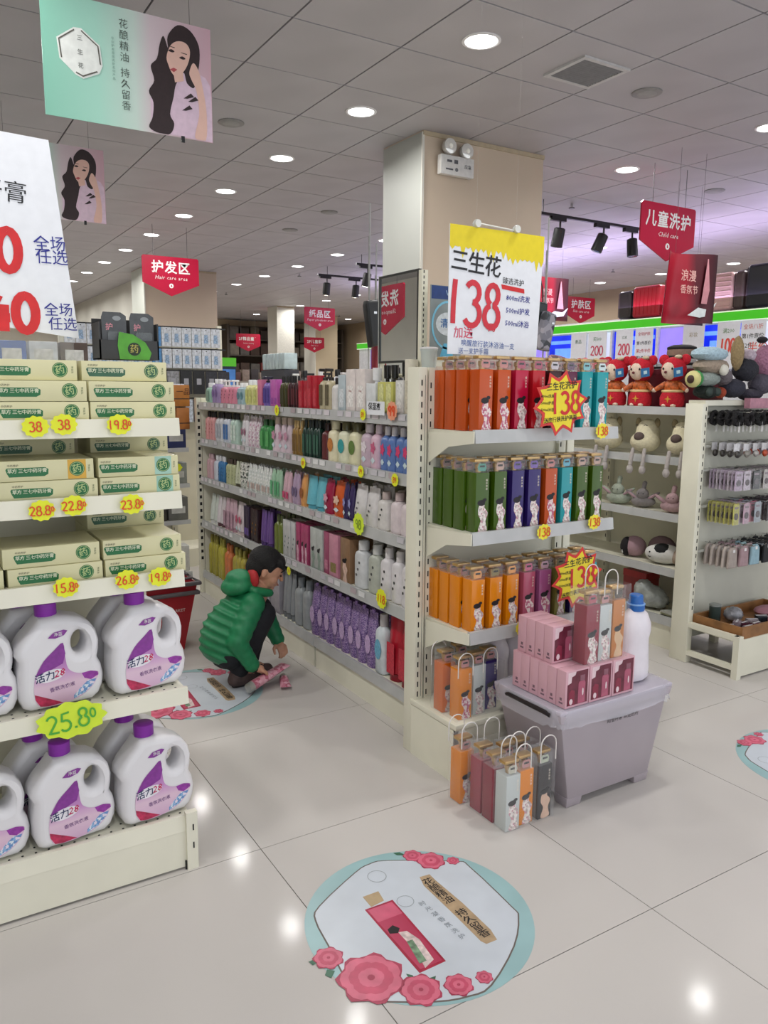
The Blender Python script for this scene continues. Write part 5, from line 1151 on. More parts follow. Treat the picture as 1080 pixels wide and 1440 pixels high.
# goods on the rear bay of the long unit, seen above the top shelf
for k in range(16):
    y = 3.55 + k * .115; c = ['#d8d4d0', '#1c1c1e', '#c4ccd0', '#2c2024', '#c8b4a8', '#8c2430', '#141416', '#d8d8dc'][k % 8]
    t = pack('bottle' if k % 2 else 'jar', c, '#18181a' if k % 3 else '#dcdcdc', ('label', '#b8b4b0'), .07, .06, .21 if k % 2 else .19)
    place(t, (2.33, y, 1.4005), -PI / 2, 'bottle on the back side of the long unit, %s from near end' % ORD[k + 1], 'bottle', 'bottles on the back side of the long unit')
t = thing('wrapped_packs', 'pale blue film-wrapped packs above the long unit far end', 'packs', (2.30, 5.16, 1.62)); 
for k in range(7): MB().box(-.05, .05, -.19 + k * .055, -.142 + k * .055, -.0, .11).build('pack', mat('#bccdd0', .2, 0, .08, 30), t, bevel=.006)
MB().box(-.055, .055, -.20, .20, -.215, -.003).build('crate', mat('#3a3a40', .5), t)

# ================================================================= PLUSH TOYS ON THE RIGHT UNIT
def ploc(px, py, X): return at_x(px, py, X)
PRED = mat('#c4182c', .85, 0, .12, 120, bump=.3); PFACE = mat('#e4cdb8', .85, 0, .06, 120, bump=.2); PGOLD = mat('#c8642c', .5, 0, .35, 70)
def doll():
    t = thing('plush_doll', '', 'toy'); t.scale = (1.28, 1.28, 1.28)
    MB().lathe([(.040, 0), (.052, .012), (.054, .045), (.044, .072), (.03, .078)], 18).build('skirt', PRED, t, True)
    MB().ball((0, 0, .095), (.042, .034, .035)).build('jacket', PGOLD, t, True)
    MB().lathe([(.047, .070), (.049, .076), (.046, .081)], 18).build('hem', mat('#e8c890', .5), t, True)
    MB().ball((0, 0, .172), (.056, .050, .056)).build('head', PRED, t, True)
    MB().ball((-.008, -.024, .166), (.038, .034, .042)).build('face', PFACE, t, True)
    MB().ball((-.014, -.062, .158), (.007, .006, .006), 8, 6).build('nose', mat('#6c1c24', .5), t, True)
    for s in (-1, 1):
        MB().ball((s * .020 - .008, -.055, .174), (.0045, .004, .0055), 8, 6).build('eye', BLACK, t, True)
        MB().ball((s * .048, .004, .215), (.024, .012, .024)).build('ear', PRED, t, True)
        MB().capsule((s * .034, -.01, .105), (s * .068, -.026, .082), .013, .010).build('arm', PGOLD, t, True)
        MB().ball((s * .072, -.028, .079), (.010, .009, .010), 8, 6).build('paw', PFACE, t, True)
        MB().ball((s * .020, -.040, .0105), (.013, .016, .009), 8, 6).build('foot', PFACE, t, True)
    MB().poly([(-.016, .040), (-.004, .043), (0, .055), (.004, .043), (.016, .040), (.004, .037), (0, .022), (-.004, .037)], .001, -.0555).build('emblem', mat('#d8a03c', .4), t)
    MB().poly([(.022, .135), (.062, .142), (.058, .182), (.018, .176)], .0012, -.056).build('paper_tag', mat('#2c6ca0', .4), t)
    MB().poly([(.034, .150), (.050, .153), (.048, .168), (.032, .165)], .0005, -.0568).build('tag_print', mat('#b8d4dc', .4), t)
    MB().ball((.02, -.01, .226), (.018, .014, .010), 10, 6).build('bow', mat('#d8c8a8', .5, .3, .2), t, True)
    return t
d0 = doll(); zt = RT[0] - .0075
for k, (px, lb) in enumerate([(862, 'red festive plush doll half hidden by the teal boxes'), (897, 'red festive plush doll in the middle, blue tag at its cheek'), (942, 'red festive plush doll nearest the shelf end')]):
    p = ploc(px, 572, 3.80); place(d0 if k == 0 else dup(d0), (3.815, p.y, zt), -1.25, lb, 'toy', 'red festive plush dolls'); 
for k in range(3):
    place(dup(d0), (3.83, 3.68 + k * .2, zt), -1.3, 'red festive plush doll, %s beyond the teal boxes' % ORD[k + 1], 'toy', 'red festive plush dolls')
t = thing('gift_box', 'maroon box standing behind the plush dolls', 'box', (3.99, 3.08, zt)); MB().box(-.07, .07, -.20, .38, 0, .222).build('box', mat('#6a2430', .5), t); MB().box(-.072, .072, -.202, .382, .19, .226).build('lid', mat('#5a1c28', .5), t)
t = thing('knitted_hat', 'tall hat with brown, black and grey stripes above the dolls', 'hat', (3.99, 3.13, zt + .2265))
for k, (c, z0, z1) in enumerate([('#b8b8b4', 0, .020), ('#1c1a1a', .020, .036), ('#b8b8b4', .036, .058), ('#1c1a1a', .058, .076), ('#8c7464', .076, .112), ('#1c1a1a', .112, .128)]):
    MB().lathe([(.082, z0), (.085, (z0 + z1) / 2), (.082, z1)] + ([(.05, .140), (.01, .143)] if k == 5 else []), 24).build('stripe', mat(c, .8, 0, .1, 80), t, True)
t = thing('wire_hat', 'thin black wire-brimmed sheer hat behind middle doll', 'hat', (3.97, 3.33, zt + .2265))
MB().tube([(.085 * math.cos(q), .085 * math.sin(q), .01) for q in [2 * PI * i / 24 for i in range(24)]], .006, 6, True).build('brim', BLACK, t, True); MB().lathe([(.08, .008), (.06, .03), (.01, .04)], 20).build('veil', mat('#6a6a6a', .5, 0, 0, alpha=.4), t, True)
MB().tube([(.05 * math.cos(q), 0, .02 + .05 * math.sin(q)) for q in [PI * i / 10 for i in range(11)]], .004, 6).build('handle', BLACK, t, True)
# cream dog-nosed cushions with dangling legs
CRM = mat('#d8cfb0', .9, 0, .06, 80, bump=.3); GRYP = mat('#b0a8a4', .9, 0, .06, 80, bump=.3)
def dog():
    t = thing('plush_cushion', '', 'toy')
    me = blob(MB().ball((0, 0, .075), (.088, .10, .066)).ball((0, .03, .135), (.070, .075, .075)).capsule((0, -.01, .08), (0, .03, .15), .07, .055), .009, 4); put('body', me, CRM, t, True)
    MB().ball((-.005, -.083, .108), (.032, .022, .026)).build('nose', mat('#5c4c48', .8, 0, .1, 60), t, True)
    for s in (-1, 1):
        MB().tube([(s * .016, -.070, .172), (s * .026, -.074, .176), (s * .036, -.068, .172)], .0022, 5).build('eye', DARK, t, True)
        MB().ball((s * .058, .02, .185), (.018, .012, .030)).build('ear', mat('#8a7c5c', .9), t, True)
        mb = MB().capsule((s * .036, -.090, .03), (s * .038, -.112, -.058), .011, .012).ball((s * .038, -.114, -.085), (.020, .018, .026)); mb.build('leg', GRYP, t, True)
    return t
g0 = dog(); zt = RT[1] - .0075
for k, (px, lb) in enumerate([(900, 'cream plush cushion with brown nose and dangling legs, left of two'), (952, 'cream plush cushion with brown nose and dangling legs, nearest shelf end'), (848, 'cream plush cushion partly behind the end display lip')]):
    p = ploc(px, 620, 3.74); place(g0 if k == 0 else dup(g0), (3.788, p.y, zt + .004), -1.28, lb, 'toy', 'cream plush cushions')
def bunny(loc, rz, col, label, s=1.0):
    t = thing('plush_bunny', label, 'toy', loc, rz, 'plush bunnies on the third shelf'); m = mat(col, .9, 0, .08, 80, bump=.3); m2 = mat('#b09098', .9)
    MB().ball((0, 0, .038 * s), (.075 * s, .05 * s, .036 * s)).build('body', m, t, True); MB().ball((0, -.02, .085 * s), (.038 * s, .034 * s, .034 * s)).build('head', m, t, True)
    for q in (-1, 1):
        MB().ball((q * .062 * s, -.02, .075 * s), (.012 * s, .010 * s, .050 * s), rot=Euler((0, q * 1.0, 0))).build('ear', m, t, True)
        MB().ball((q * .062 * s, -.029, .075 * s), (.007 * s, .003 * s, .036 * s), rot=Euler((0, q * 1.0, 0))).build('inner_ear', m2, t, True)
        MB().ball((q * .014 * s, -.052 * s, .090 * s), .0035, 8, 6).build('eye', BLACK, t, True)
    MB().capsule((0, -.01, .11 * s), (.008, -.012, .15 * s), .012 * s, .014 * s).build('topknot', m, t, True)
zt = RT[2] - .0075
bunny((3.81, ploc(942, 705, 3.78).y, zt), -1.2, '#b8989c', 'dusty pink plush bunny with spread ears, third shelf near the post'); bunny((3.83, ploc(897, 700, 3.78).y, zt), -1.2, '#8a8484', 'grey plush bunny in the shade of third shelf')
bunny((3.81, ploc(866, 690, 3.78).y, zt), -1.3, '#a8b0a0', 'grey-green plush bunny beside the end display edge', 1.1)
zt = RT[3] - .0075
t = thing('plush_pillow', 'white animal-face pillow with a black patch and drawn smile', 'cushion', (3.835, ploc(928, 785, 3.80).y, zt + .061), -1.2)
MB().ball((0, 0, 0), (.115, .065, .060), 20, 12).build('body', mat('#d8d6d2', .9, 0, .03, 60, bump=.2), t, True)
MB().ball((-.005, -.012, .022), (.060, .052, .042), 16, 10).build('black_patch', mat('#1a1a1c', .9), t, True); MB().ball((.085, -.008, -.006), (.036, .055, .050), 14, 9).build('blush_end', mat('#a89484', .9), t, True)
MB().tube([(-.080, -.048, -.012), (-.072, -.054, -.020), (-.060, -.058, -.014)], .002, 5).build('smile', BLACK, t, True); MB().ball((-.070, -.050, .012), .005, 8, 6).build('eye', BLACK, t, True)
t = thing('plush_pillow', 'pink and black round pillow left of the white patched one', 'cushion', (3.85, ploc(884, 772, 3.80).y, zt + .065), -1.2)
MB().ball((0, 0, 0), (.075, .06, .064), 18, 11).build('body', mat('#a88890', .9, 0, .05, 60, bump=.2), t, True); MB().ball((-.040, -.018, -.002), (.040, .045, .060), 14, 9).build('black_side', mat('#1c181c', .9), t, True); MB().ball((-.055, -.048, -.025), (.007, .008, .018), 8, 6).build('white_stripe', WHITE, t, True)
t = thing('plush_pillow', 'dull mauve pillow at the back of fourth shelf', 'cushion', (3.95, 3.15, zt + .071), -1.2); MB().ball((0, 0, 0), (.085, .06, .07), 16, 10).build('body', mat('#7c6468', .9), t, True)
zt = RB - .0075
t = thing('plastic_bag', 'crumpled translucent plastic-wrapped bundle on the bottom shelf', 'bag', (3.82, ploc(913, 845, 3.82).y, zt + .078), -1.2)
me = blob(MB().ball((0, 0, 0), (.10, .07, .07)).ball((-.03, -.02, .04), (.06, .05, .06)).ball((.05, 0, -.02), (.07, .06, .05)), .012, 1); 
for v in me.vertices: v.co += v.co.normalized() * random.uniform(-.006, .006)
put('bundle', me, mat('#a8aca8', .25, 0, .15, 25, bump=.4), t, False)
t = thing('plastic_bag', 'knot end of the wrapped bundle lying in front of it', 'bag', (3.78, ploc(893, 880, 3.78).y, zt + .018), -1.2); MB().ball((0, 0, 0), (.035, .02, .018), 10, 7).build('bundle', mat('#b4b8b4', .25, 0, .15, 25), t)
t = thing('gift_box', 'red box at the back of the bottom shelf', 'box', (3.93, ploc(890, 830, 3.86).y, zt)); MB().box(-.06, .06, -.09, .09, 0, .19).build('box', mat('#8c1c20', .4), t); MB().box(-.062, .062, -.092, .092, .15, .192).build('lid', mat('#a02024', .4), t)
for k in range(3):
    t = thing('flat_folder', ['dark flat folder under the pale ones near the post', 'olive flat folder in the middle of the small pile', 'pale flat folder topmost near the post'][k], 'folder', (3.82, 2.92, zt + .0005 + k * .009), -.1 * k, None); MB().box(-.07, .07, -.05, .05, 0, .008).build('cover', mat(['#2c2c2c', '#8c8c70', '#a8a8a0'][k], .5), t); MB().box(-.066, .071, -.048, .048, .002, .006).build('pages', PAPER, t)

# ================================================================= HOOK WALL ACCESSORIES
PCOL = {'card': ['#c8b4c4', '#d8ccd4', '#b8a8bc', '#ccb8c8', '#d8d8d8'], 'two': ['#c8c864', '#b8b070', '#c8b0bc', '#b8b8bc', '#a8b0b8', '#d88ca0']}
_pk = {}
def packet(w, h, col, kind):
    k = (w, h, col, kind)
    if k in _pk: return dup(_pk[k])
    t = thing({'card': 'hair_clip_card', 'pouch': 'soft_pouch', 'ring': 'hair_scrunchie', 'charm': 'hair_charm'}[kind], '', 'accessory')
    if kind == 'card':
        MB().poly([(-w/2, -h), (w/2, -h), (w/2, -.008), (w/2 - .008, 0), (-w/2 + .008, 0), (-w/2, -.008)], .0012).build('card', mat(col, .4, 0, .15, 60), t)
        MB().poly(ring(w * .28, h * .16, 10, cz=-h * .6), .004, -.004).build('clip', mat('#4c3c44', .3), t)
        MB().poly([(-w * .3, -h * .25), (w * .3, -h * .25), (w * .3, -h * .15), (-w * .3, -h * .15)], .0004, -.0006).build('header_print', mat('#8c7c84', .4), t)
        MB().poly([(-w/2, -h), (w/2, -h), (w/2, -.004), (-w/2, -.004)], .0003, -.006).build('sleeve', CLEAR, t)
    elif kind == 'pouch':
        puff([(-w/2, -h), (w/2, -h), (w * .42, -.02), (w * .2, 0), (-w * .2, 0), (-w * .42, -.02)], (), .018, .007, 2).build('pouch', mat(col, .6, 0, .08, 40), t, 'keep')
        MB().box(-.008, .008, -.011, -.0095, -.028, -.012).build('label', WHITE, t); MB().tube([(-.012, 0, -.004), (0, 0, .012), (.012, 0, -.004)], .0012, 5).build('cord', DARK, t)
    elif kind == 'ring':
        n = 22; MB().tube([(w/2 * math.cos(2*PI*i/n) * (1 + .12 * (i % 2)), 0.004 * (i % 3), -w/2 + w/2 * math.sin(2*PI*i/n) * (1 + .12 * (i % 2))) for i in range(n)], .013, 7, True).build('band', mat(col, .85, 0, .15, 60), t, True)
        MB().poly([(-.008, -w - .045), (.008, -w - .045), (.008, -w - .015), (-.008, -w - .015)], .0008, -.012).build('paper_tag', mat('#cfccc8', .5), t); MB().cyl(.0006, -w - .015, -w + .01, 4, (0, -.0115)).build('thread', WHITE, t)
    elif kind == 'charm':
        MB().poly([(-w/2, -h * .55), (w/2, -h * .55), (w/2, 0), (-w/2, 0)], .0012).build('card', mat('#d4d2d4', .3, 0, .1, 60), t)
        MB().ball((0, -.008, -h * .75), (w * .4, .014, h * .26), 9, 6).build('charm', mat(col, .3, 0, .3, 60), t, True)
    _pk[k] = t; return t
def hook_row(z, kind, w, h, xs, per, cols, label, ydep=.20):
    for i, x in enumerate(xs):
        wb(MB().tube([(x, 2.735, z), (x, 2.735 - ydep - .03, z + .004), (x, 2.735 - ydep - .04, z + .012)], .0025, 6), 'hook', CHROME, pegu)
        for j in range(per):
            y = 2.735 - .03 - j * (ydep - .02) / per
            c = cols[i % len(cols)] if isinstance(cols[0], str) else cols[i % len(cols)][j % len(cols[i % len(cols)])]
            place(packet(w, h, c, kind), (x, y, z - .003), random.uniform(-.12, .12), '%s on hook %s from the post, %s from the wall' % (label, {1: 'first', 2: 'second', 3: 'third', 4: 'fourth', 5: 'fifth', 6: 'sixth', 7: 'seventh', 8: 'eighth'}[i + 1], ORD[j + 1]), 'accessory', label)
hook_row(1.385, 'ring', .055, 0, [3.76, 3.86, 3.96, 4.07, 4.18, 4.30], 4, ['#161416', '#1a1618', '#141414', '#1c181a', '#181418', '#141214'], 'black hair scrunchie with a tag')
hook_row(1.225, 'charm', .045, .075, [3.77, 3.85, 3.93, 4.01, 4.10, 4.20, 4.30], 4, ['#3c3834', '#8c8880', '#a8a4a0', '#b84c2c', '#7c7480', '#a89ca4', '#5c5458'], 'small carded hair charm')
hook_row(1.080, 'card', .062, .105, [3.775, 3.85, 3.93, 4.02, 4.12, 4.22], 8, [['#c4b4c4', '#b8a4b8', '#d0c4cc'], ['#c0a8bc', '#d4c8d4'], ['#d0c8cc', '#1c1c1c', '#c8a8b0'], ['#b0aca8', '#c8c4c0'], ['#b09ca4'], ['#8c888c']], 'narrow hair-clip card')
hook_row(.905, 'card', .060, .115, [3.78, 3.87, 3.97, 4.08, 4.20, 4.31], 7, [['#c4c060', '#b8b060'], ['#c8a8b8', '#b8a8b8'], ['#a8b0b8', '#b0b8b8', '#cc7c90'], ['#241c20', '#3c2a30'], ['#4c3c44', '#3a3038'], ['#7c7078']], 'long hair-pin card')
hook_row(.665, 'pouch', .075, .115, [3.79, 3.89, 3.99, 4.10, 4.21, 4.32], 5, [['#a89c94', '#b8aca4'], ['#a88c90', '#b89ca0'], ['#b09a9c', '#94b4c0', '#a8c8cc'], ['#1c2024', '#24282c'], ['#181c20'], ['#2c2c30']], 'small drawstring pouch')
# heap above the hook wall
zz = 1.4485
def lump(px, py, r, col, label, cat='toy', nm='plush_headband', X=None, Y=2.74, parts=(), bump=.4, lift=0):
    p = at_y(px, py, Y); z = max(p.z, zz + r[2] * .9)
    r = (r[0] * 1.35, r[1] * 1.5, r[2] * 1.5); parts = [(a_, b_, (o_[0] * 1.35, o_[1] * 1.5, o_[2] * 1.5), (q_[0] * 1.35, q_[1] * 1.5, q_[2] * 1.5)) for a_, b_, o_, q_ in parts]
    t = thing(nm, label, cat, (p.x, Y, z)); lb_ = MB().ball((0, 0, 0), r, 20, 13); lb_.v = [tuple(c_ * random.uniform(.93, 1.07) for c_ in v_) for v_ in lb_.v]; lb_.build('body', mat(col, .9, 0, .12, 90, bump=bump), t, True)
    for (pn, c, off, rr) in parts: MB().ball(off, rr, 10, 7).build(pn, mat(c, .6), t, True)
    return t
lump(992, 551, (.055, .04, .024), '#1c2420', 'pair of dark glossy sunglasses at the left base of the heap', 'glasses', 'sunglasses', parts=[('lens', '#2c3a34', (-.025, -.032, .0), (.02, .012, .016)), ('lens', '#2c3a34', (.025, -.032, .0), (.02, .012, .016))])
lump(992, 533, (.075, .04, .027), '#8c9690', 'grey plush headband with green and cream avocado end', parts=[('green_ring', '#3c8c4c', (-.062, 0, 0), (.014, .034, .030)), ('cream_end', '#d0c888', (-.080, -.003, -.001), (.018, .032, .030)), ('brown_stone', '#3c241c', (-.096, -.004, -.002), (.007, .015, .015))])
lump(1000, 515, (.090, .045, .030), '#9c8c7c', 'brown fluffy plush headband in the heap middle', parts=[('white_pompom', '#d8d4c8', (.010, -.046, -.014), (.022, .016, .020))])
lump(998, 498, (.092, .05, .026), '#a8c0cc', 'pale blue fluffy plush headband topmost in the heap')
lump(1037, 497, (.020, .025, .060), '#94805c', 'tan plush ear sticking up from the heap')
lump(1048, 520, (.055, .045, .042), '#2c2c34', 'dark sequined headband right of the tan ear', bump=.8); lump(1075, 508, (.040, .040, .060), '#a07088', 'pink sequined pouch at the right edge', 'pouch', 'sequined_pouch', bump=.8)
lump(1030, 546, (.065, .04, .034), '#343440', 'dark glossy hair accessories under the sequined headband', 'accessory', 'hair_accessory', bump=.6); lump(1070, 540, (.065, .04, .038), '#54505c', 'grey glossy hair accessories under the pink pouch', 'accessory', 'hair_accessory', bump=.6)
lump(1013, 552, (.018, .022, .020), '#a84830', 'small red-orange hair bobble beside the pink carton strip', 'accessory', 'hair_accessory')
lump(1016, 530, (.040, .035, .030), '#6c6468', 'grey-mauve sequined band beside the avocado headband', 'accessory', 'hair_accessory', bump=.8); lump(1072, 478, (.022, .02, .012), '#1c1a20', 'small black bow above the pink sequined pouch', 'accessory', 'hair_bow')
lump(1052, 500, (.030, .03, .024), '#b8a8b4', 'pale pink glittery pouch between tan ear and pink pouch', 'pouch', 'sequined_pouch', bump=.8); lump(1054, 555, (.060, .04, .022), '#3c3844', 'dark hair accessories lying at the bottom right of the heap', 'accessory', 'hair_accessory', bump=.8)
t = thing('carton_strip', 'pink paper box strip hanging over the hook display top', 'box', (at_y(1058, 560, 2.66).x, 2.655, 1.425)); MB().box(-.05, .12, -.018, .018, -.02, .035).build('box', mat('#c08898', .5, 0, .1, 40), t)
# wooden tray and its contents
t = thing('wooden_tray', 'shallow wooden tray full of small items on the base rack', 'tray', (4.0, 2.545, .2105)); WD = mat('#94673c', .5, 0, .2, 14)
MB().box(-.325, .33, -.155, -.143, 0, .062).build('front_board', WD, t); MB().box(-.325, .33, .143, .155, 0, .062).build('back_board', WD, t); MB().box(-.325, -.313, -.143, .143, 0, .062).build('side_board', WD, t); MB().box(.318, .33, -.143, .143, 0, .062).build('side_board', WD, t); MB().box(-.313, .318, -.143, .143, 0, .008).build('bottom', WD, t)
zt = .2105 + .0085
t = thing('candle_jar', 'dark cylindrical jar with pale lid standing in the tray', 'jar', (3.79, 2.64, zt)); MB().lathe([(.030, 0), (.031, .004), (.031, .095), (.028, .098)], 18).build('jar', mat('#33403c', .3), t, True); MB().lathe([(.032, .0985), (.032, .108), (.02, .11)], 18).build('lid', mat('#8c908c', .4), t, True)
t = thing('film_bundle', 'shiny clear-wrapped bundle beside the dark jar', 'packs', (3.90, 2.60, zt)); me = blob(MB().ball((0, 0, .045), (.06, .05, .042)), .012, 0)
for v in me.vertices: v.co += v.co.normalized() * random.uniform(-.004, .004)
put('bundle', me, mat('#8c8c90', .12, 0, .3, 30), t, False)
random.seed(11)
for k in range(14):
    x = 3.72 + (k % 7) * .075 + random.uniform(-.01, .01); y = 2.44 + (k // 7) * .07; c = ['#3a3438', '#8c7c84', '#5c2c3c', '#a89ca0', '#2c3038', '#c07888', '#6c6870'][k % 7]
    t = thing('hair_tie_packet', '%s small packet lying in the tray, %s from the left, %s row' % (['dark', 'mauve', 'wine', 'pale grey', 'navy', 'pink', 'grey'][k % 7], ORD[k % 7 + 1], 'front' if k < 7 else 'middle'), 'accessory', (x, y, zt + .001), random.uniform(-.5, .5), 'small packets in the tray')
    MB().box(-.03, .03, -.02, .02, 0, .026 + .008 * (k % 3)).build('packet', mat(c, .25, 0, .3, 50), t, bevel=.005); MB().box(-.032, .032, -.005, .005, .036 + .008 * (k % 3) - .01, .037 + .008 * (k % 3) - .009).build('seal', mat('#c8c4c8', .3), t)
t = thing('flat_pouch', 'dusty pink flat pouch lying at the right end of tray', 'pouch', (4.20, 2.58, zt + .028)); MB().ball((0, 0, 0), (.10, .07, .027), 14, 8).build('pouch', mat('#a4707c', .6, 0, .1, 30), t, True); MB().ball((0.03, -.05, .005), (.03, .02, .02), 10, 6).build('flower', mat('#c03c5c', .6), t, True)
# ================================================================= CROUCHING CHILD
JK = mat('#157a4c', .5, 0, .08, 25, bump=.35); TR = mat('#14161d', .8, 0, .1, 60); SK = mat('#c9967a', .5, 0, .04, 30); HR = mat('#0c0a0c', .75, 0, .25, 160, bump=.5)
kid = thing('person', 'child in green puffer jacket and dark trousers crouching over pink tubes', 'person', (1.38, 3.65, 0))
O = Vector(kid.location)
def K(*p): return Vector(p) - O
HQ = Matrix.Rotation(math.radians(-22), 3, 'Z') @ Matrix.Rotation(math.radians(24), 3, 'Y'); HCn = K(1.535, 3.64, .585)
def H(x, y, z): return HCn + HQ @ Vector((x, y, z))
mb = MB(); hr = Euler((0, math.radians(24), math.radians(-22)))
mb.ball(H(0, 0, .015), (.086, .074, .082), 20, 14, hr); mb.ball(H(.028, 0, -.045), (.052, .052, .050), 16, 10, hr)
for s in (-1, 1):
    mb.ball(H(.042, s * .032, -.030), (.032, .028, .030), 12, 8, hr); mb.ball(H(-.008, s * .076, -.012), (.014, .007, .022), 10, 8, hr); mb.ball(H(.070, s * .026, .016), (.014, .022, .008), 10, 6, hr)
mb.capsule(H(.080, 0, .002), H(.094, 0, -.024), .008, .0105); mb.ball(H(.078, 0, -.052), (.010, .018, .006), 10, 6, hr); mb.ball(H(.074, 0, -.062), (.010, .015, .006), 10, 6, hr); mb.ball(H(.060, 0, -.082), (.018, .020, .014), 10, 6, hr)
mb.capsule(H(-.02, 0, -.06), K(1.47, 3.65, .48), .040, .044)
hipR, hipL = K(1.315, 3.60, .18), K(1.315, 3.71, .18); kR, kL = K(1.495, 3.585, .365), K(1.53, 3.715, .36); aR, aL = K(1.365, 3.60, .085), K(1.46, 3.71, .08)
shR, shL = K(1.43, 3.57, .43), K(1.46, 3.745, .44); eR, eL = K(1.325, 3.525, .265), K(1.60, 3.79, .27); wR, wL = K(1.405, 3.515, .125), K(1.640, 3.74, .155)
mb.capsule(K(1.47, 3.65, .47), K(1.32, 3.655, .22), .075, .085); mb.capsule(hipR, hipL, .06, .06)
for a, b, c in ((hipR, kR, aR), (hipL, kL, aL)): mb.capsule(a, b, .055, .042); mb.capsule(b, c, .042, .028)
for a in (aR, aL): mb.capsule(a, a + Vector((.09, -.005, -.050)), .026, .020)
for a, b, c in ((shR, eR, wR), (shL, eL, wL)): mb.capsule(K(1.46, 3.65, .45), a, .05, .042); mb.capsule(a, b, .040, .032); mb.capsule(b, c, .030, .021)
def handf(w, pd, sd, up, curl):          # palm direction, side direction, back-of-hand normal
    pd, sd, up = [Vector(v).normalized() for v in (pd, sd, up)]
    pc = w + pd * .032; mb.capsule(w, pc + pd * .006, .018, .021)
    for i, L in enumerate((.030, .034, .032, .025)):
        o = pc + sd * (-.021 + .014 * i) + pd * .018; m1 = o + pd * L * .55 - up * .006; m2 = m1 + pd * L * .25 - up * L * .45 * curl; m3 = m2 - up * L * .4 * curl - pd * L * .12
        mb.capsule(o - pd * .012, m1, .0088, .0078); mb.capsule(m1, m2, .0078, .0072); mb.capsule(m2, m3, .0072, .0062)
    o = w + pd * .012 - sd * .018; m1 = o - sd * .020 + pd * .014 - up * .010; mb.capsule(o, m1, .0105, .0090); mb.capsule(m1, m1 + pd * .020 - up * .012, .0090, .0072)
handf(wR, (.82, -.05, -.35), (.25, -.9, -.25), (.3, -.3, .9), .9)
handf(wL, (.10, -.75, -.55), (.9, .1, .1), (.2, -.2, .9), .9)
put('body', blob(mb, .0042, 3), SK, kid, True)
# face details
for s in (-1, 1):
    MB().ball(H(.079, s * .028, -.001), (.006, .013, .0045), 10, 6, hr).build('eye', mat('#1c1412', .25), kid, True)
    MB().tube([H(.078, s * .014, .020), H(.080, s * .030, .024), H(.070, s * .046, .018)], .0032, 6).build('eyebrow', HR, kid, True)
MB().tube([H(.086, -.013, -.0565), H(.090, 0, -.0565), H(.086, .013, -.0565)], .0028, 6).build('lips', mat('#9c5450', .5), kid, True)
hb_ = MB().ball(H(-.018, 0, .040), (.090, .082, .074), 22, 14, hr).ball(H(-.045, 0, .0), (.062, .076, .070), 18, 12, hr).capsule(H(.052, -.04, .062), H(.052, .04, .062), .026, .026)
for q in range(-3, 4): hb_.capsule(H(.058, q * .017, .062), H(.080, q * .018, .036), .016, .008)
for s in (-1, 1): hb_.capsule(H(.018, s * .064, .040), H(.016, s * .074, .006), .016, .008)
put('hair', blob(hb_, .006, 3), HR, kid, True)
# jacket: quilted rolls
jb = MB(); spine = [(1.285, .165, .112, .118), (1.300, .225, .128, .132), (1.325, .290, .128, .136), (1.362, .352, .116, .130), (1.405, .405, .100, .120), (1.445, .450, .080, .100)]
def sp_at(u):
    u = u * (len(spine) - 1); i = min(int(u), len(spine) - 2); f = u - i; return [spine[i][q] * (1 - f) + spine[i + 1][q] * f for q in range(4)]
for i in range(24): x, z, rx_, ry_ = sp_at(i / 23); jb.ball(K(x, 3.655, z), (rx_ - .010, ry_ - .010, .045), 24, 10, Euler((0, math.radians(26), 0)))
for i in range(9): x, z, rx_, ry_ = sp_at(i / 8); jb.ball(K(x, 3.655, z), (rx_ + .004, ry_ + .004, .026), 26, 8, Euler((0, math.radians(26), 0)))
for (a, b, c, n1, n2) in ((shR, eR, wR, 4, 4), (shL, eL, wL, 4, 3)):
    for i in range(n1): p = a.lerp(b, i / n1); jb.ball(p, .064 - .004 * i / n1, 14, 9)
    jb.capsule(a, b, .056, .052); jb.capsule(b, b.lerp(c, .9), .050, .036)
    for i in range(n2 + 1): p = b.lerp(c, i / n2 * .90); jb.ball(p, .052 - .012 * i / n2, 14, 9)
put('jacket', blob(jb, .0065, 5), JK, kid, True)
hd = MB().ball(K(1.385, 3.66, .515), (.085, .095, .048), 18, 10, Euler((0, math.radians(-14), 0))).ball(K(1.395, 3.66, .552), (.066, .082, .042), 18, 10, Euler((0, -.1, 0))).capsule(K(1.45, 3.58, .49), K(1.53, 3.59, .47), .028, .022)
put('hood', blob(hd, .0065, 9), JK, kid, True)
MB().ball(K(1.452, 3.625, .548), (.028, .060, .055), 14, 9).build('hood_lining', mat('#b4282c', .7), kid, True)
for w_, e_ in ((wR, eR), (wL, eL)): d = (w_ - e_).normalized(); MB().capsule(w_ - d * .016, w_ + d * .002, .029, .027).build('cuff', mat('#101c18', .8), kid, True)
tb_ = MB()
for a, b, c in ((hipR, kR, aR), (hipL, kL, aL)): tb_.capsule(a, b, .070, .062); tb_.capsule(b, c + Vector((0, 0, .012)), .062, .050)
tb_.capsule(hipR, hipL, .075, .075); tb_.ball(K(1.33, 3.655, .15), (.09, .10, .06))
put('trousers', blob(tb_, .007, 4), TR, kid, True)
for a in (aR, aL):
    s_ = MB().capsule(a + Vector((-.03, 0, -.042)), a + Vector((.10, -.005, -.052)), .034, .030); s_.capsule(a + Vector((-.02, 0, -.02)), a + Vector((.05, 0, -.035)), .036, .030)
    put('shoe', blob(s_, .006, 3), mat('#4c3c3a', .6, 0, .15, 40), kid, True); MB().capsule(a + Vector((-.03, 0, -.072)), a + Vector((.10, -.005, -.072)), .013, .012).build('sole', mat('#2c2626', .7), kid, True)
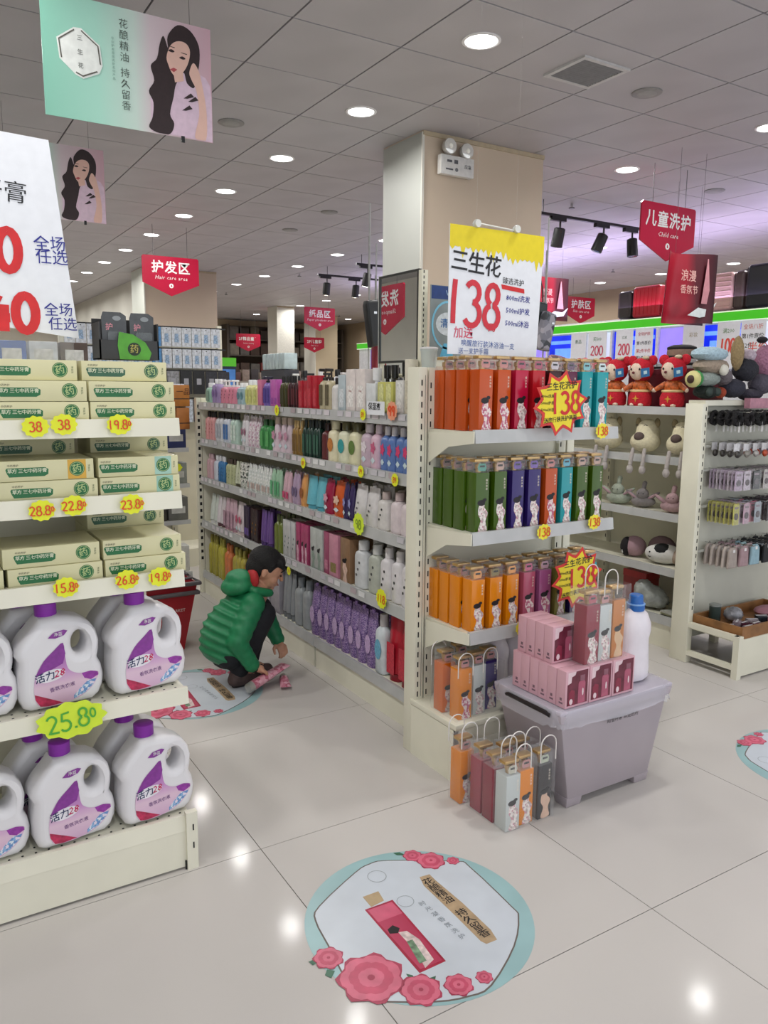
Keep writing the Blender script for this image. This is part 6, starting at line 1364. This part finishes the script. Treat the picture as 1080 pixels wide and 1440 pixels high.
def lying_tube(a, b, r, label):
    a, b = Vector(a), Vector(b); t = thing('squeeze_tube', label, 'tube', a); d = b - a; L = d.length; q = d.to_track_quat('Z', 'Y').to_matrix().to_4x4()
    n = 14; v = []
    for z, x_, y_ in ((.02, r, r), (L * .5, r * 1.1, r * .8), (L * .93, r * 1.25, r * .25), (L, r * 1.3, r * .12)):
        for k in range(n): v.append((x_ * math.cos(2*PI*k/n), y_ * math.sin(2*PI*k/n), z))
    MB().add(v, [(j*n+k, j*n+(k+1)%n, (j+1)*n+(k+1)%n, (j+1)*n+k) for j in range(3) for k in range(n)] + [tuple(range(n)), tuple(range(3*n, 4*n))]).xf(q).build('body', patterned(['#d89cac', '#c87c90', '#e0b0bc', '#b86478'], 60), t, True)
    MB().lathe([(r * .95, -.01), (r * .98, 0), (r * .98, .02)], 14).xf(q).build('cap', mat('#b8b8b4', .3, .6, .1), t, True)
lying_tube((1.365, 3.470, .040), (1.600, 3.560, .090), .026, 'pink tube with silvery cap held in the crouching child hands'); lying_tube((1.585, 3.555, .022), (1.545, 3.44, .020), .022, 'second pink tube pointing at the floor under the child hands')

# ================================================================= SHOPPING BASKET
t = thing('shopping_basket', 'stacked red plastic shopping basket with grey rim on the floor', 'basket', (1.165, 4.40, 0))
RB_ = mat('#a01c26', .35, 0, .05, 10); a0, a1, hh = (.135, .10), (.205, .150), .40
mb = MB()
for s in (-1, 1):
    for k in range(2):
        pass
def side(p0, p1, z0, z1):
    pass
n_ = 4; cs = [(-1, -1), (1, -1), (1, 1), (-1, 1)]
for k in range(4):
    c0, c1 = cs[k], cs[(k + 1) % 4]; v = []
    for ins in (1.0, .97):
        v += [(c0[0]*a0[0]*ins, c0[1]*a0[1]*ins, .01), (c1[0]*a0[0]*ins, c1[1]*a0[1]*ins, .01), (c1[0]*a1[0]*ins, c1[1]*a1[1]*ins, hh), (c0[0]*a1[0]*ins, c0[1]*a1[1]*ins, hh)]
    mb.add(v, [(0, 1, 2, 3), (7, 6, 5, 4), (0, 4, 5, 1), (1, 5, 6, 2), (2, 6, 7, 3), (3, 7, 4, 0)])
mb.box(-a0[0], a0[0], -a0[1], a0[1], .003, .012).build('shell', RB_, t)
GR_ = mat('#5c5658', .45)
for zz_, e in ((hh, .012), (hh - .055, .004)): MB().tube([(cs[k][0] * (a1[0] + e), cs[k][1] * (a1[1] + e), zz_) for k in range(4)], .013, 8, True).build('rim', GR_, t, True)
for s in (-1, 1): MB().tube([(-a1[0], s * .02, hh + .01), (-a1[0] * .9, s * (a1[1] * .7), hh + .02), (0, s * a1[1], hh + .025), (a1[0] * .9, s * (a1[1] * .7), hh + .02), (a1[0], s * .02, hh + .01)], .008, 7).build('handle', GR_, t, True)
text('SUPER MARKET', .024, .002, .05, .25, 0).xf(Matrix.Translation((0, -.148, 0)) @ Matrix.Identity(4)).build('lettering', mat('#d8c8c4', .5), t)
t = thing('packaged_item', 'dark blue pack lying inside the red basket', 'packs', (1.165, 4.40, .013)); MB().box(-.10, .10, -.07, .07, 0, .36).build('pack', mat('#242c6c', .5), t, bevel=.005); MB().box(-.101, .101, -.071, .071, .25, .30).build('band', mat('#4c5ca0', .5), t)

# ================================================================= BACK-LEFT DISPLAYS
bl = thing('shelving_unit', 'cream shelving unit with mixed goods behind the left unit', 'shelf', (1.3, 5.9, 0))
shelf_unit(bl, 'x', .80, 1.775, 5.60, 5.98, [1.33, 1.06, .80, .53], .14, 1, lip=.03, top=1.50)
random.seed(21)
def filler(x, y, z, w, d, h, col, label, cat='box', nm='goods_box', band=None):
    t = thing(nm, label, cat, (x, y, z)); MB().box(-w/2, w/2, -d/2, d/2, 0, h).build('box', mat(col, .5, 0, .1, 25), t, bevel=.003)
    MB().poly([(-w * .35, h * .3), (w * .35, h * .3), (w * .35, h * .6), (-w * .35, h * .6)], .0008, -d/2 - .001).build('label', mat(band or '#c8c8c4', .5), t); return t
FC = [(1.33, .20, ['#20284c', '#c4c8d4', '#1c2448', '#2c3458', '#20284c']), (1.06, .19, ['#1e2a5c', '#242e60', '#1c2850', '#20305c', '#1c2448']), (.80, .18, ['#b8bcb8', '#8c908c', '#d0d0cc', '#9ca0a0', '#c4c4c0']), (.53, .19, ['#c8c8c0', '#6c6c68', '#d0ccc4', '#b0b4ac', '#44403c']), (.14, .20, ['#b8b8b0', '#c8c8c4', '#8c8c88', '#a8a8a4', '#5c5c58'])]
for ri, (z, h, cols) in enumerate(FC):
    for k, c in enumerate(cols + cols[1:2]): filler(.90 + k * .160, 5.72, z - .0074, .145, .12, h * random.uniform(.85, 1), c, '%s box on rear-left unit, %s from left, %s shelf' % (['navy', 'deep blue', 'grey', 'pale', 'whitish'][ri], ORD[k + 1], SHN[ri]))
t = thing('paper_box', 'orange-brown kraft box perched at the rear-left unit top', 'box', (1.68, 5.53, 1.38)); MB().box(-.075, .075, -.04, .04, -.02, .13).build('box', mat('#b0702c', .5, 0, .1, 20), t, bevel=.003); MB().box(-.076, .076, -.041, .041, .03, .036).build('black_line', DARK, t); text('一品', .05, .004, .03, .08, -.0415).build('lettering', mat('#5c3414', .5), t); MB().box(-.07, .07, .04, .10, -.045, -.02).build('bracket', CREAM, t)
t = thing('paper_box', 'second orange-brown kraft box below the perched one', 'box', (1.70, 5.53, 1.22)); MB().box(-.04, .05, -.04, .04, -.02, .13).build('box', mat('#a8682c', .5, 0, .1, 20), t, bevel=.003); MB().box(-.041, .051, -.041, .041, .02, .026).build('black_line', DARK, t); MB().box(-.03, .03, .04, .10, .03, .06).build('bracket', CREAM, t)
t = thing('price_bowl', 'yellow bowl-shaped tag with 87 on the rear-left unit', 'price tag', (at_y(245, 658, 5.56).x, 5.57, at_y(245, 658, 5.56).z)); MB().poly(ring(.06, .035, 30, 9, .06), .002).build('card', YEL, t); hand('87', .05, .009, 0, 0, -.001).build('price', ORI, t); MB().box(-.02, .02, .002, .03, -.01, .01).build('clip', CREAM, t)
pw = thing('display_rack', 'tall rack with two rows of white hanging packets, back left', 'rack', (2.2, 6.7, 0))
wb(MB().box(1.12, 2.45, 6.75, 6.78, .05, 2.0), 'back_panel', CREAMD, pw); 
for x in (1.13, 1.8, 2.43): wb(MB().box(x - .02, x + .02, 6.72, 6.75, 0, 2.02), 'upright', CREAM, pw)
wb(MB().box(1.12, 2.45, 6.35, 6.75, .0, .15), 'base', CREAM, pw)
for z in (1.985, 1.81, 1.63, 1.40): wb(MB().box(1.13, 2.44, 6.60, 6.61, z - .006, z + .006), 'hook_bar', BLACK, pw)
t0 = None
for r, z in enumerate((1.98, 1.805)):
    for k in range(15):
        x = 1.17 + k * .084
        if t0 is None or k in (8, 9):
            c = '#4c84b8' if k == 8 else '#c4c8d0'
            t = thing('hanging_packet', '', 'packet'); MB().poly(rrect(-.039, .039, -.155, 0, .005, 2), .012).build('packet', mat(c, .35, 0, .18, 50), t); MB().poly([(-.02, -.12), (.02, -.12), (.015, -.05), (-.015, -.05)], .0008, -.001).build('print', mat('#8ca4c0', .4, 0, .3, 80), t); MB().poly(ring(.006, .004, 8, cz=-.012), .0008, -.001).build('hole', DARK, t); t0 = t
        else: t = dup(t0)
        place(t, (x, 6.585, z), 0, 'white hanging packet on the back-left rack, %s row, %s from left' % (['upper', 'lower'][r], ORD[k + 1]), 'packet', 'white hanging packets on the back-left rack')
random.seed(5)
for r, z in enumerate((1.625, 1.39)):
    for k in range(12):
        x = 1.20 + k * .11; c = ['#1c1c20', '#2c2c34', '#44444c', '#18181c', '#8c8c90', '#303038'][random.randrange(6)] if r == 0 else ['#b8c0cc', '#2c3458', '#c8b8c4', '#a8b4c0', '#20284c', '#d0a8b0'][random.randrange(6)]
        t = thing('hanging_packet', '%s packet on the back-left rack, %s row, %s from left' % ('dark' if r == 0 else 'mixed-colour', ['third', 'fourth'][r], ORD[k + 1]), 'packet', (x, 6.58, z)); MB().poly(rrect(-.05, .05, -.19, 0, .006, 2), .014).build('packet', mat(c, .4, 0, .3, 50), t); MB().poly([(-.02, -.11), (.02, -.11), (.02, -.06), (-.02, -.06)], .0008, -.001).build('print', mat('#9c9ca4', .4), t)

# far left displays behind the toothpaste unit
random.seed(9)
for k in range(12):
    x = -.55 + k * .098; c = ['#2c6c94', '#8c9ca0', '#c8b8a0', '#3c5c9c', '#b8bcc0', '#4c3c34'][k % 6]
    t = thing('goods_box', '%s carton on back of the left unit, %s from left' % (['teal-blue', 'grey', 'tan', 'blue', 'pale', 'brown'][k % 6], ORD[k + 1]), 'box', (x, 2.95, 1.3805)); MB().box(-.045, .045, -.05, .05, 0, .265).build('box', mat(c, .4, 0, .15, 25), t, bevel=.003); MB().box(-.03, .03, -.0512, -.05, .14, .24).build('label', mat('#c8c8c4', .4, 0, .2, 40), t)

# ================================================================= COSMETICS WALL ON THE RIGHT (runs away from the viewer)
GRF = mat('#58c02a', .4, 0, 0); cab = thing('display_cabinet', 'long cosmetics wall cabinet with bright green fascia and lit panels', 'cabinet', (7.0, 9.0, 0)); XF = 6.8; YE = at_x(504, 488, 6.8).y
wb(MB().box(XF + .02, 7.35, 3.4, YE, 0, 2.236), 'carcass', mat('#d8dade', .4), cab)
wb(MB().box(XF - .03, XF + .02, 3.4, YE, 2.155, 2.236), 'green_fascia', mat('#3fb41c', .35, 0, 0, emit=.45), cab)
wb(MB().box(XF - .035, XF + .05, 3.4, YE, 2.236, 2.246), 'top_edge', mat('#e0f0d0', .3, 0, 0, emit=.5), cab); wb(MB().box(XF - .032, XF + .02, 3.4, YE, 2.147, 2.155), 'lower_edge', mat('#d8ecd0', .3, 0, 0, emit=.5), cab)
SCR = mat('#1830e0', .3, 0, .35, 6, emit=.65); SCP = mat('#9a86f0', .3, 0, .1, 6, emit=.6); SCW = mat('#e0e4f8', .3, 0, 0, emit=.45)
y = 3.5; k = 0
while y < YE - .5:
    L = [.62, .40, .62, .5][k % 4]; m = [SCR, SCW, SCR, SCP][k % 4]
    p = wb(MB().box(XF + .008, XF + .019, y + .02, y + L - .02, 1.80, 2.13), 'lit_panel', m, cab)
    if m is SCR: wb(MB().box(XF + .004, XF + .0075, y + .05, y + L - .05, 2.03, 2.07).box(XF + .004, XF + .0075, y + .15, y + L - .12, 1.86, 1.98), 'panel_print', mat('#5c88f0', .3, 0, .3, 8, emit=1.2), p); stuff(p.children[0])
    wb(MB().box(XF - .02, XF + .02, y - .015, y + .015, 1.30, 2.147), 'divider', WHITE, cab); y += L; k += 1
wb(MB().box(XF - .10, XF + .02, 3.4, YE, 1.25, 1.30), 'counter', WHITE, cab)
for nm, (pa, pb, lines, lb) in enumerate([(804, 825, [('新品', .05, '#6c8c7c', .3)], 'white card with grey-green writing, farthest in the cabinet row'), (828, 854, [('买500', .05, '#5c8c6c', .25), ('200', .09, '#c83c5c', .62)], 'white card with green line over red 200'),
      (867, 891, [('立减', .035, '#8c9c94', .25), ('200', .10, '#d4586c', .62)], 'white card with a pale red 200, right of the slim blue panel'), (894, 919, [('全场护肤', .04, '#d07484', .18), ('第1件原价', .042, '#3c3c4c', .45), ('第2件半价', .042, '#c83c4c', .68), ('第3件免单', .042, '#3c3c4c', .88)], 'white card with red and black lines left of the blue panel'),
      (961, 991, [('彩妆', .05, '#b0a890', .3)], 'mostly blank white card behind the striped hat'), (1009, 1041, [('满200', .05, '#7c9c74', .25), ('100', .12, '#e05448', .66)], 'white card with a bold red 100'), (1042, 1077, [('全场八折', .05, '#d8847c', .18), ('第1件原价', .05, '#3c3c3c', .42), ('第2件', .055, '#3c3c3c', .66), ('半价', .10, '#e06458', .72), ('第3件', .05, '#3c3c3c', .88)], 'rightmost white card, with red half-price characters')]):
    ya, yb = at_x(pa, 470, XF - .04).y, at_x(pb, 470, XF - .04).y; W = ya - yb; Hh = .44
    t = thing('price_card', lb, 'sign', (XF - .045, (ya + yb) / 2, 2.145), -PI / 2)
    MB().poly([(-W/2, -Hh), (W/2, -Hh), (W/2, 0), (-W/2, 0)], .003).build('card', PAPER, t)
    for q, (s, sz, c, v) in enumerate(lines):
        if s.isdigit(): hand(s, sz * 1.2, sz * .16, 0, -v * Hh * .78, -.0014, sx=min(1, W / (sz * 3.2))).build('price', mat(c, .5), t)
        else: text(s, sz, .006, (.06 if s == '半价' else (-.06 if s == '第2件' else 0)), -v * Hh * .8, -.0014 - (.0004 if s == '半价' else 0)).build('lettering', mat(c, .5), t)
    MB().box(-.01, .01, .003, .012, -.012, .012).build('tape', CLEAR, t)
def suitcase(pa, pb, h, col, label, nm='suitcase', ribs='v', X=6.98, d=.26):
    ya, yb = at_x(pa, 440, X).y, at_x(pb, 440, X).y; W = ya - yb
    t = thing(nm, label, 'suitcase', (X + d/2, (ya + yb) / 2, 2.2475 + .035), -PI / 2); m = mat(col, .35, 0, .05, 10)
    puff(rrect(-W/2, W/2, 0, h, .035, 4), (), d, .03, 3).build('shell', m, t, 'keep')
    n = int(h / .045) if ribs == 'h' else int(W / .05)
    for k in range(1, n):
        if ribs == 'h': MB().tube([(-W * .46, -d/2 - .001, k * h / n), (W * .46, -d/2 - .001, k * h / n)], .006, 6).build('rib', m, t, True)
        elif ribs == 'v': MB().tube([(-W/2 + k * W / n, -d/2 - .001, .03), (-W/2 + k * W / n, -d/2 - .001, h - .03)], .006, 6).build('rib', m, t, True)
    for s in (-1, 1):
        MB().ball((s * W * .42, -d * .3, -.018), (.020, .014, .017), 10, 7).build('wheel', BLACK, t, True); MB().ball((s * W * .42, d * .3, -.018), (.020, .014, .017), 10, 7).build('wheel', BLACK, t, True)
    MB().box(-.05, .05, -.012, .012, h - .002, h + .018).build('handle', BLACK, t, bevel=.004)
    MB().box(-W/2 - .012, -W/2 + .03, -d/2 + .02, d/2 - .02, .02, h - .02).build('side_frame', mat('#3a3030', .4), t, bevel=.006)
    return t
suitcase(868, 886, .30, '#2c2422', 'dark brown suitcase seen end-on, left of the red one', ribs=''); suitcase(888, 926, .33, '#b01826', 'red ribbed suitcase on top of the green fascia cabinet'); suitcase(935, 966, .20, '#c0c0c4', 'silver-grey ribbed suitcase under the dark red posters', ribs='h')
suitcase(984, 1027, .36, '#d0a8a0', 'rose pink suitcase with horizontal ribs', ribs='h'); suitcase(1029, 1043, .36, '#4a3a36', 'dark narrow suitcase between pink and black ones', ribs=''); suitcase(1046, 1100, .40, '#1c1c20', 'large black suitcase with silver ribs at right edge', ribs='')
struct(MB().box(10.55, 10.6, 8.2, 9.6, 2.2, 2.75).build('trim_5', mat('#a8787c', .6)))

# ================================================================= FAR BACK WALL SHELVING
random.seed(31)
cl = bpy.data.lights.new('lilac_fill_data', 'AREA'); cl.shape = 'RECTANGLE'; cl.size = 1.0; cl.size_y = 8.4; cl.energy = 100; cl.color = (.66, .56, 1.0)  # unseen area light added above the cabinet to cast lilac on the ceiling
clo = bpy.data.objects.new('lilac_fill', cl); COL.objects.link(clo); clo.location = (XF + .58 - cab.location.x, 7.6 - cab.location.y, 2.40); clo.rotation_euler = (PI, 0, 0); clo.parent = cab
wb(MB().box(XF + .52, XF + .56, 3.6, 11.6, 2.246, 2.32), 'rear_trim', WHITE, cab)
fw = thing('tall_rack', 'dark tall shelving with stacked goods on the far back wall', 'shelf', (9.0, 19.3, 0))
wb(MB().box(7.2, 10.4, 19.66, 19.72, 0, 3.05), 'back_panel', mat('#5c5044', .7), fw)
for x in (7.17, 10.43): wb(MB().box(x - .03, x + .03, 19.2, 19.66, 0, 3.05), 'upright', mat('#4c443c', .6), fw)
for z in (.9, 1.4, 1.85, 2.3, 2.7): wb(MB().box(7.2, 10.4, 19.2, 19.66, z - .03, z), 'shelf', mat('#4c443c', .6), fw)
for r, z in enumerate((.9, 1.4, 1.85, 2.3, 2.7)):
    for k in range(11):
        x = 7.36 + k * .28; c = ['#5c5648', '#7c7468', '#8c8434', '#4c3c34', '#64605c', '#8c4440', '#a09888', '#3c3430'][random.randrange(8)]
        t = thing('goods_box', 'far wall shelving box, %s from left on its %s row up' % (ORD[k + 1], ORD[r + 1]), 'box', (x, 19.4, z + .001)); MB().box(-.12, .12, -.12, .12, 0, random.uniform(.2, .32)).build('box', mat(c, .6, 0, .15, 10), t)
# mid-distance low units so the hall behind the long unit is furnished
def far_unit(x0, x1, y, h, label, seed, pal):
    random.seed(seed); t = thing('shelving_unit', label, 'shelf', ((x0 + x1) / 2, y, 0))
    wb(MB().box(x0, x1, y + .18, y + .22, 0, h - .05), 'back_panel', mat('#8c857a', .6), t); 
    for x in (x0, x1): wb(MB().box(x - .02, x + .02, y - .2, y + .2, 0, h - .03), 'side_panel', CREAMD, t)
    zs = [z for z in (.15, .5, .85, 1.2, 1.55) if z < h - .1]
    for z in zs: wb(MB().box(x0 + .02, x1 - .02, y - .2, y + .18, z - .02, z), 'shelf', CREAMD, t)
    n = int((x1 - x0 - .12) / .16)
    for r, z in enumerate(zs[-2:]):
        for k in range(n):
            c = pal[random.randrange(len(pal))]; q = thing('goods_box', 'packet on the %s, %s from left, %s shelf' % (label.split(' ')[0] + ' far unit', ORD[min(k + 1, 40)], 'top' if r else 'lower'), 'box', (x0 + .1 + k * .16, y - .05, z + .001)); MB().box(-.065, .065, -.06, .06, 0, random.uniform(.18, .27)).build('box', mat(c, .5, 0, .15, 20), q, bevel=.004)
    return t
far_unit(3.0, 5.6, 9.0, 1.62, 'brown far shelving unit across the hall behind the long unit', 41, ['#3c2c28', '#6c4c44', '#a89890', '#2c2424', '#8c3c3c', '#b8b0a8'])
far_unit(4.3, 6.4, 12.8, 1.72, 'dim farther shelving unit before the dark back wall', 42, ['#2c2422', '#5c4038', '#7c6c60', '#4c2c28', '#8c7c70'])
far_unit(1.85, 2.9, 9.4, 1.70, 'leftmost far shelving unit before the pale pillar', 43, ['#b8bcc0', '#a8b4c0', '#2c2c34', '#8c94a0', '#c8c8cc'])
t = thing('light_box', 'small blue and green lit display box beyond the white packets', 'display', (at_y(312, 492, 8.0).x, 8.0, 0)); MB().box(-.15, .15, 0, .2, 0, 1.78).build('body', mat('#1c3048', .5), t); MB().box(-.15, .15, -.01, 0, 1.79 - .08, 1.80).build('green_top', GRF, t); MB().box(-.14, .14, -.006, 0, 1.35, 1.68).build('blue_panel', mat('#3c6ca8', .4, 0, .3, 6, emit=.4), t)
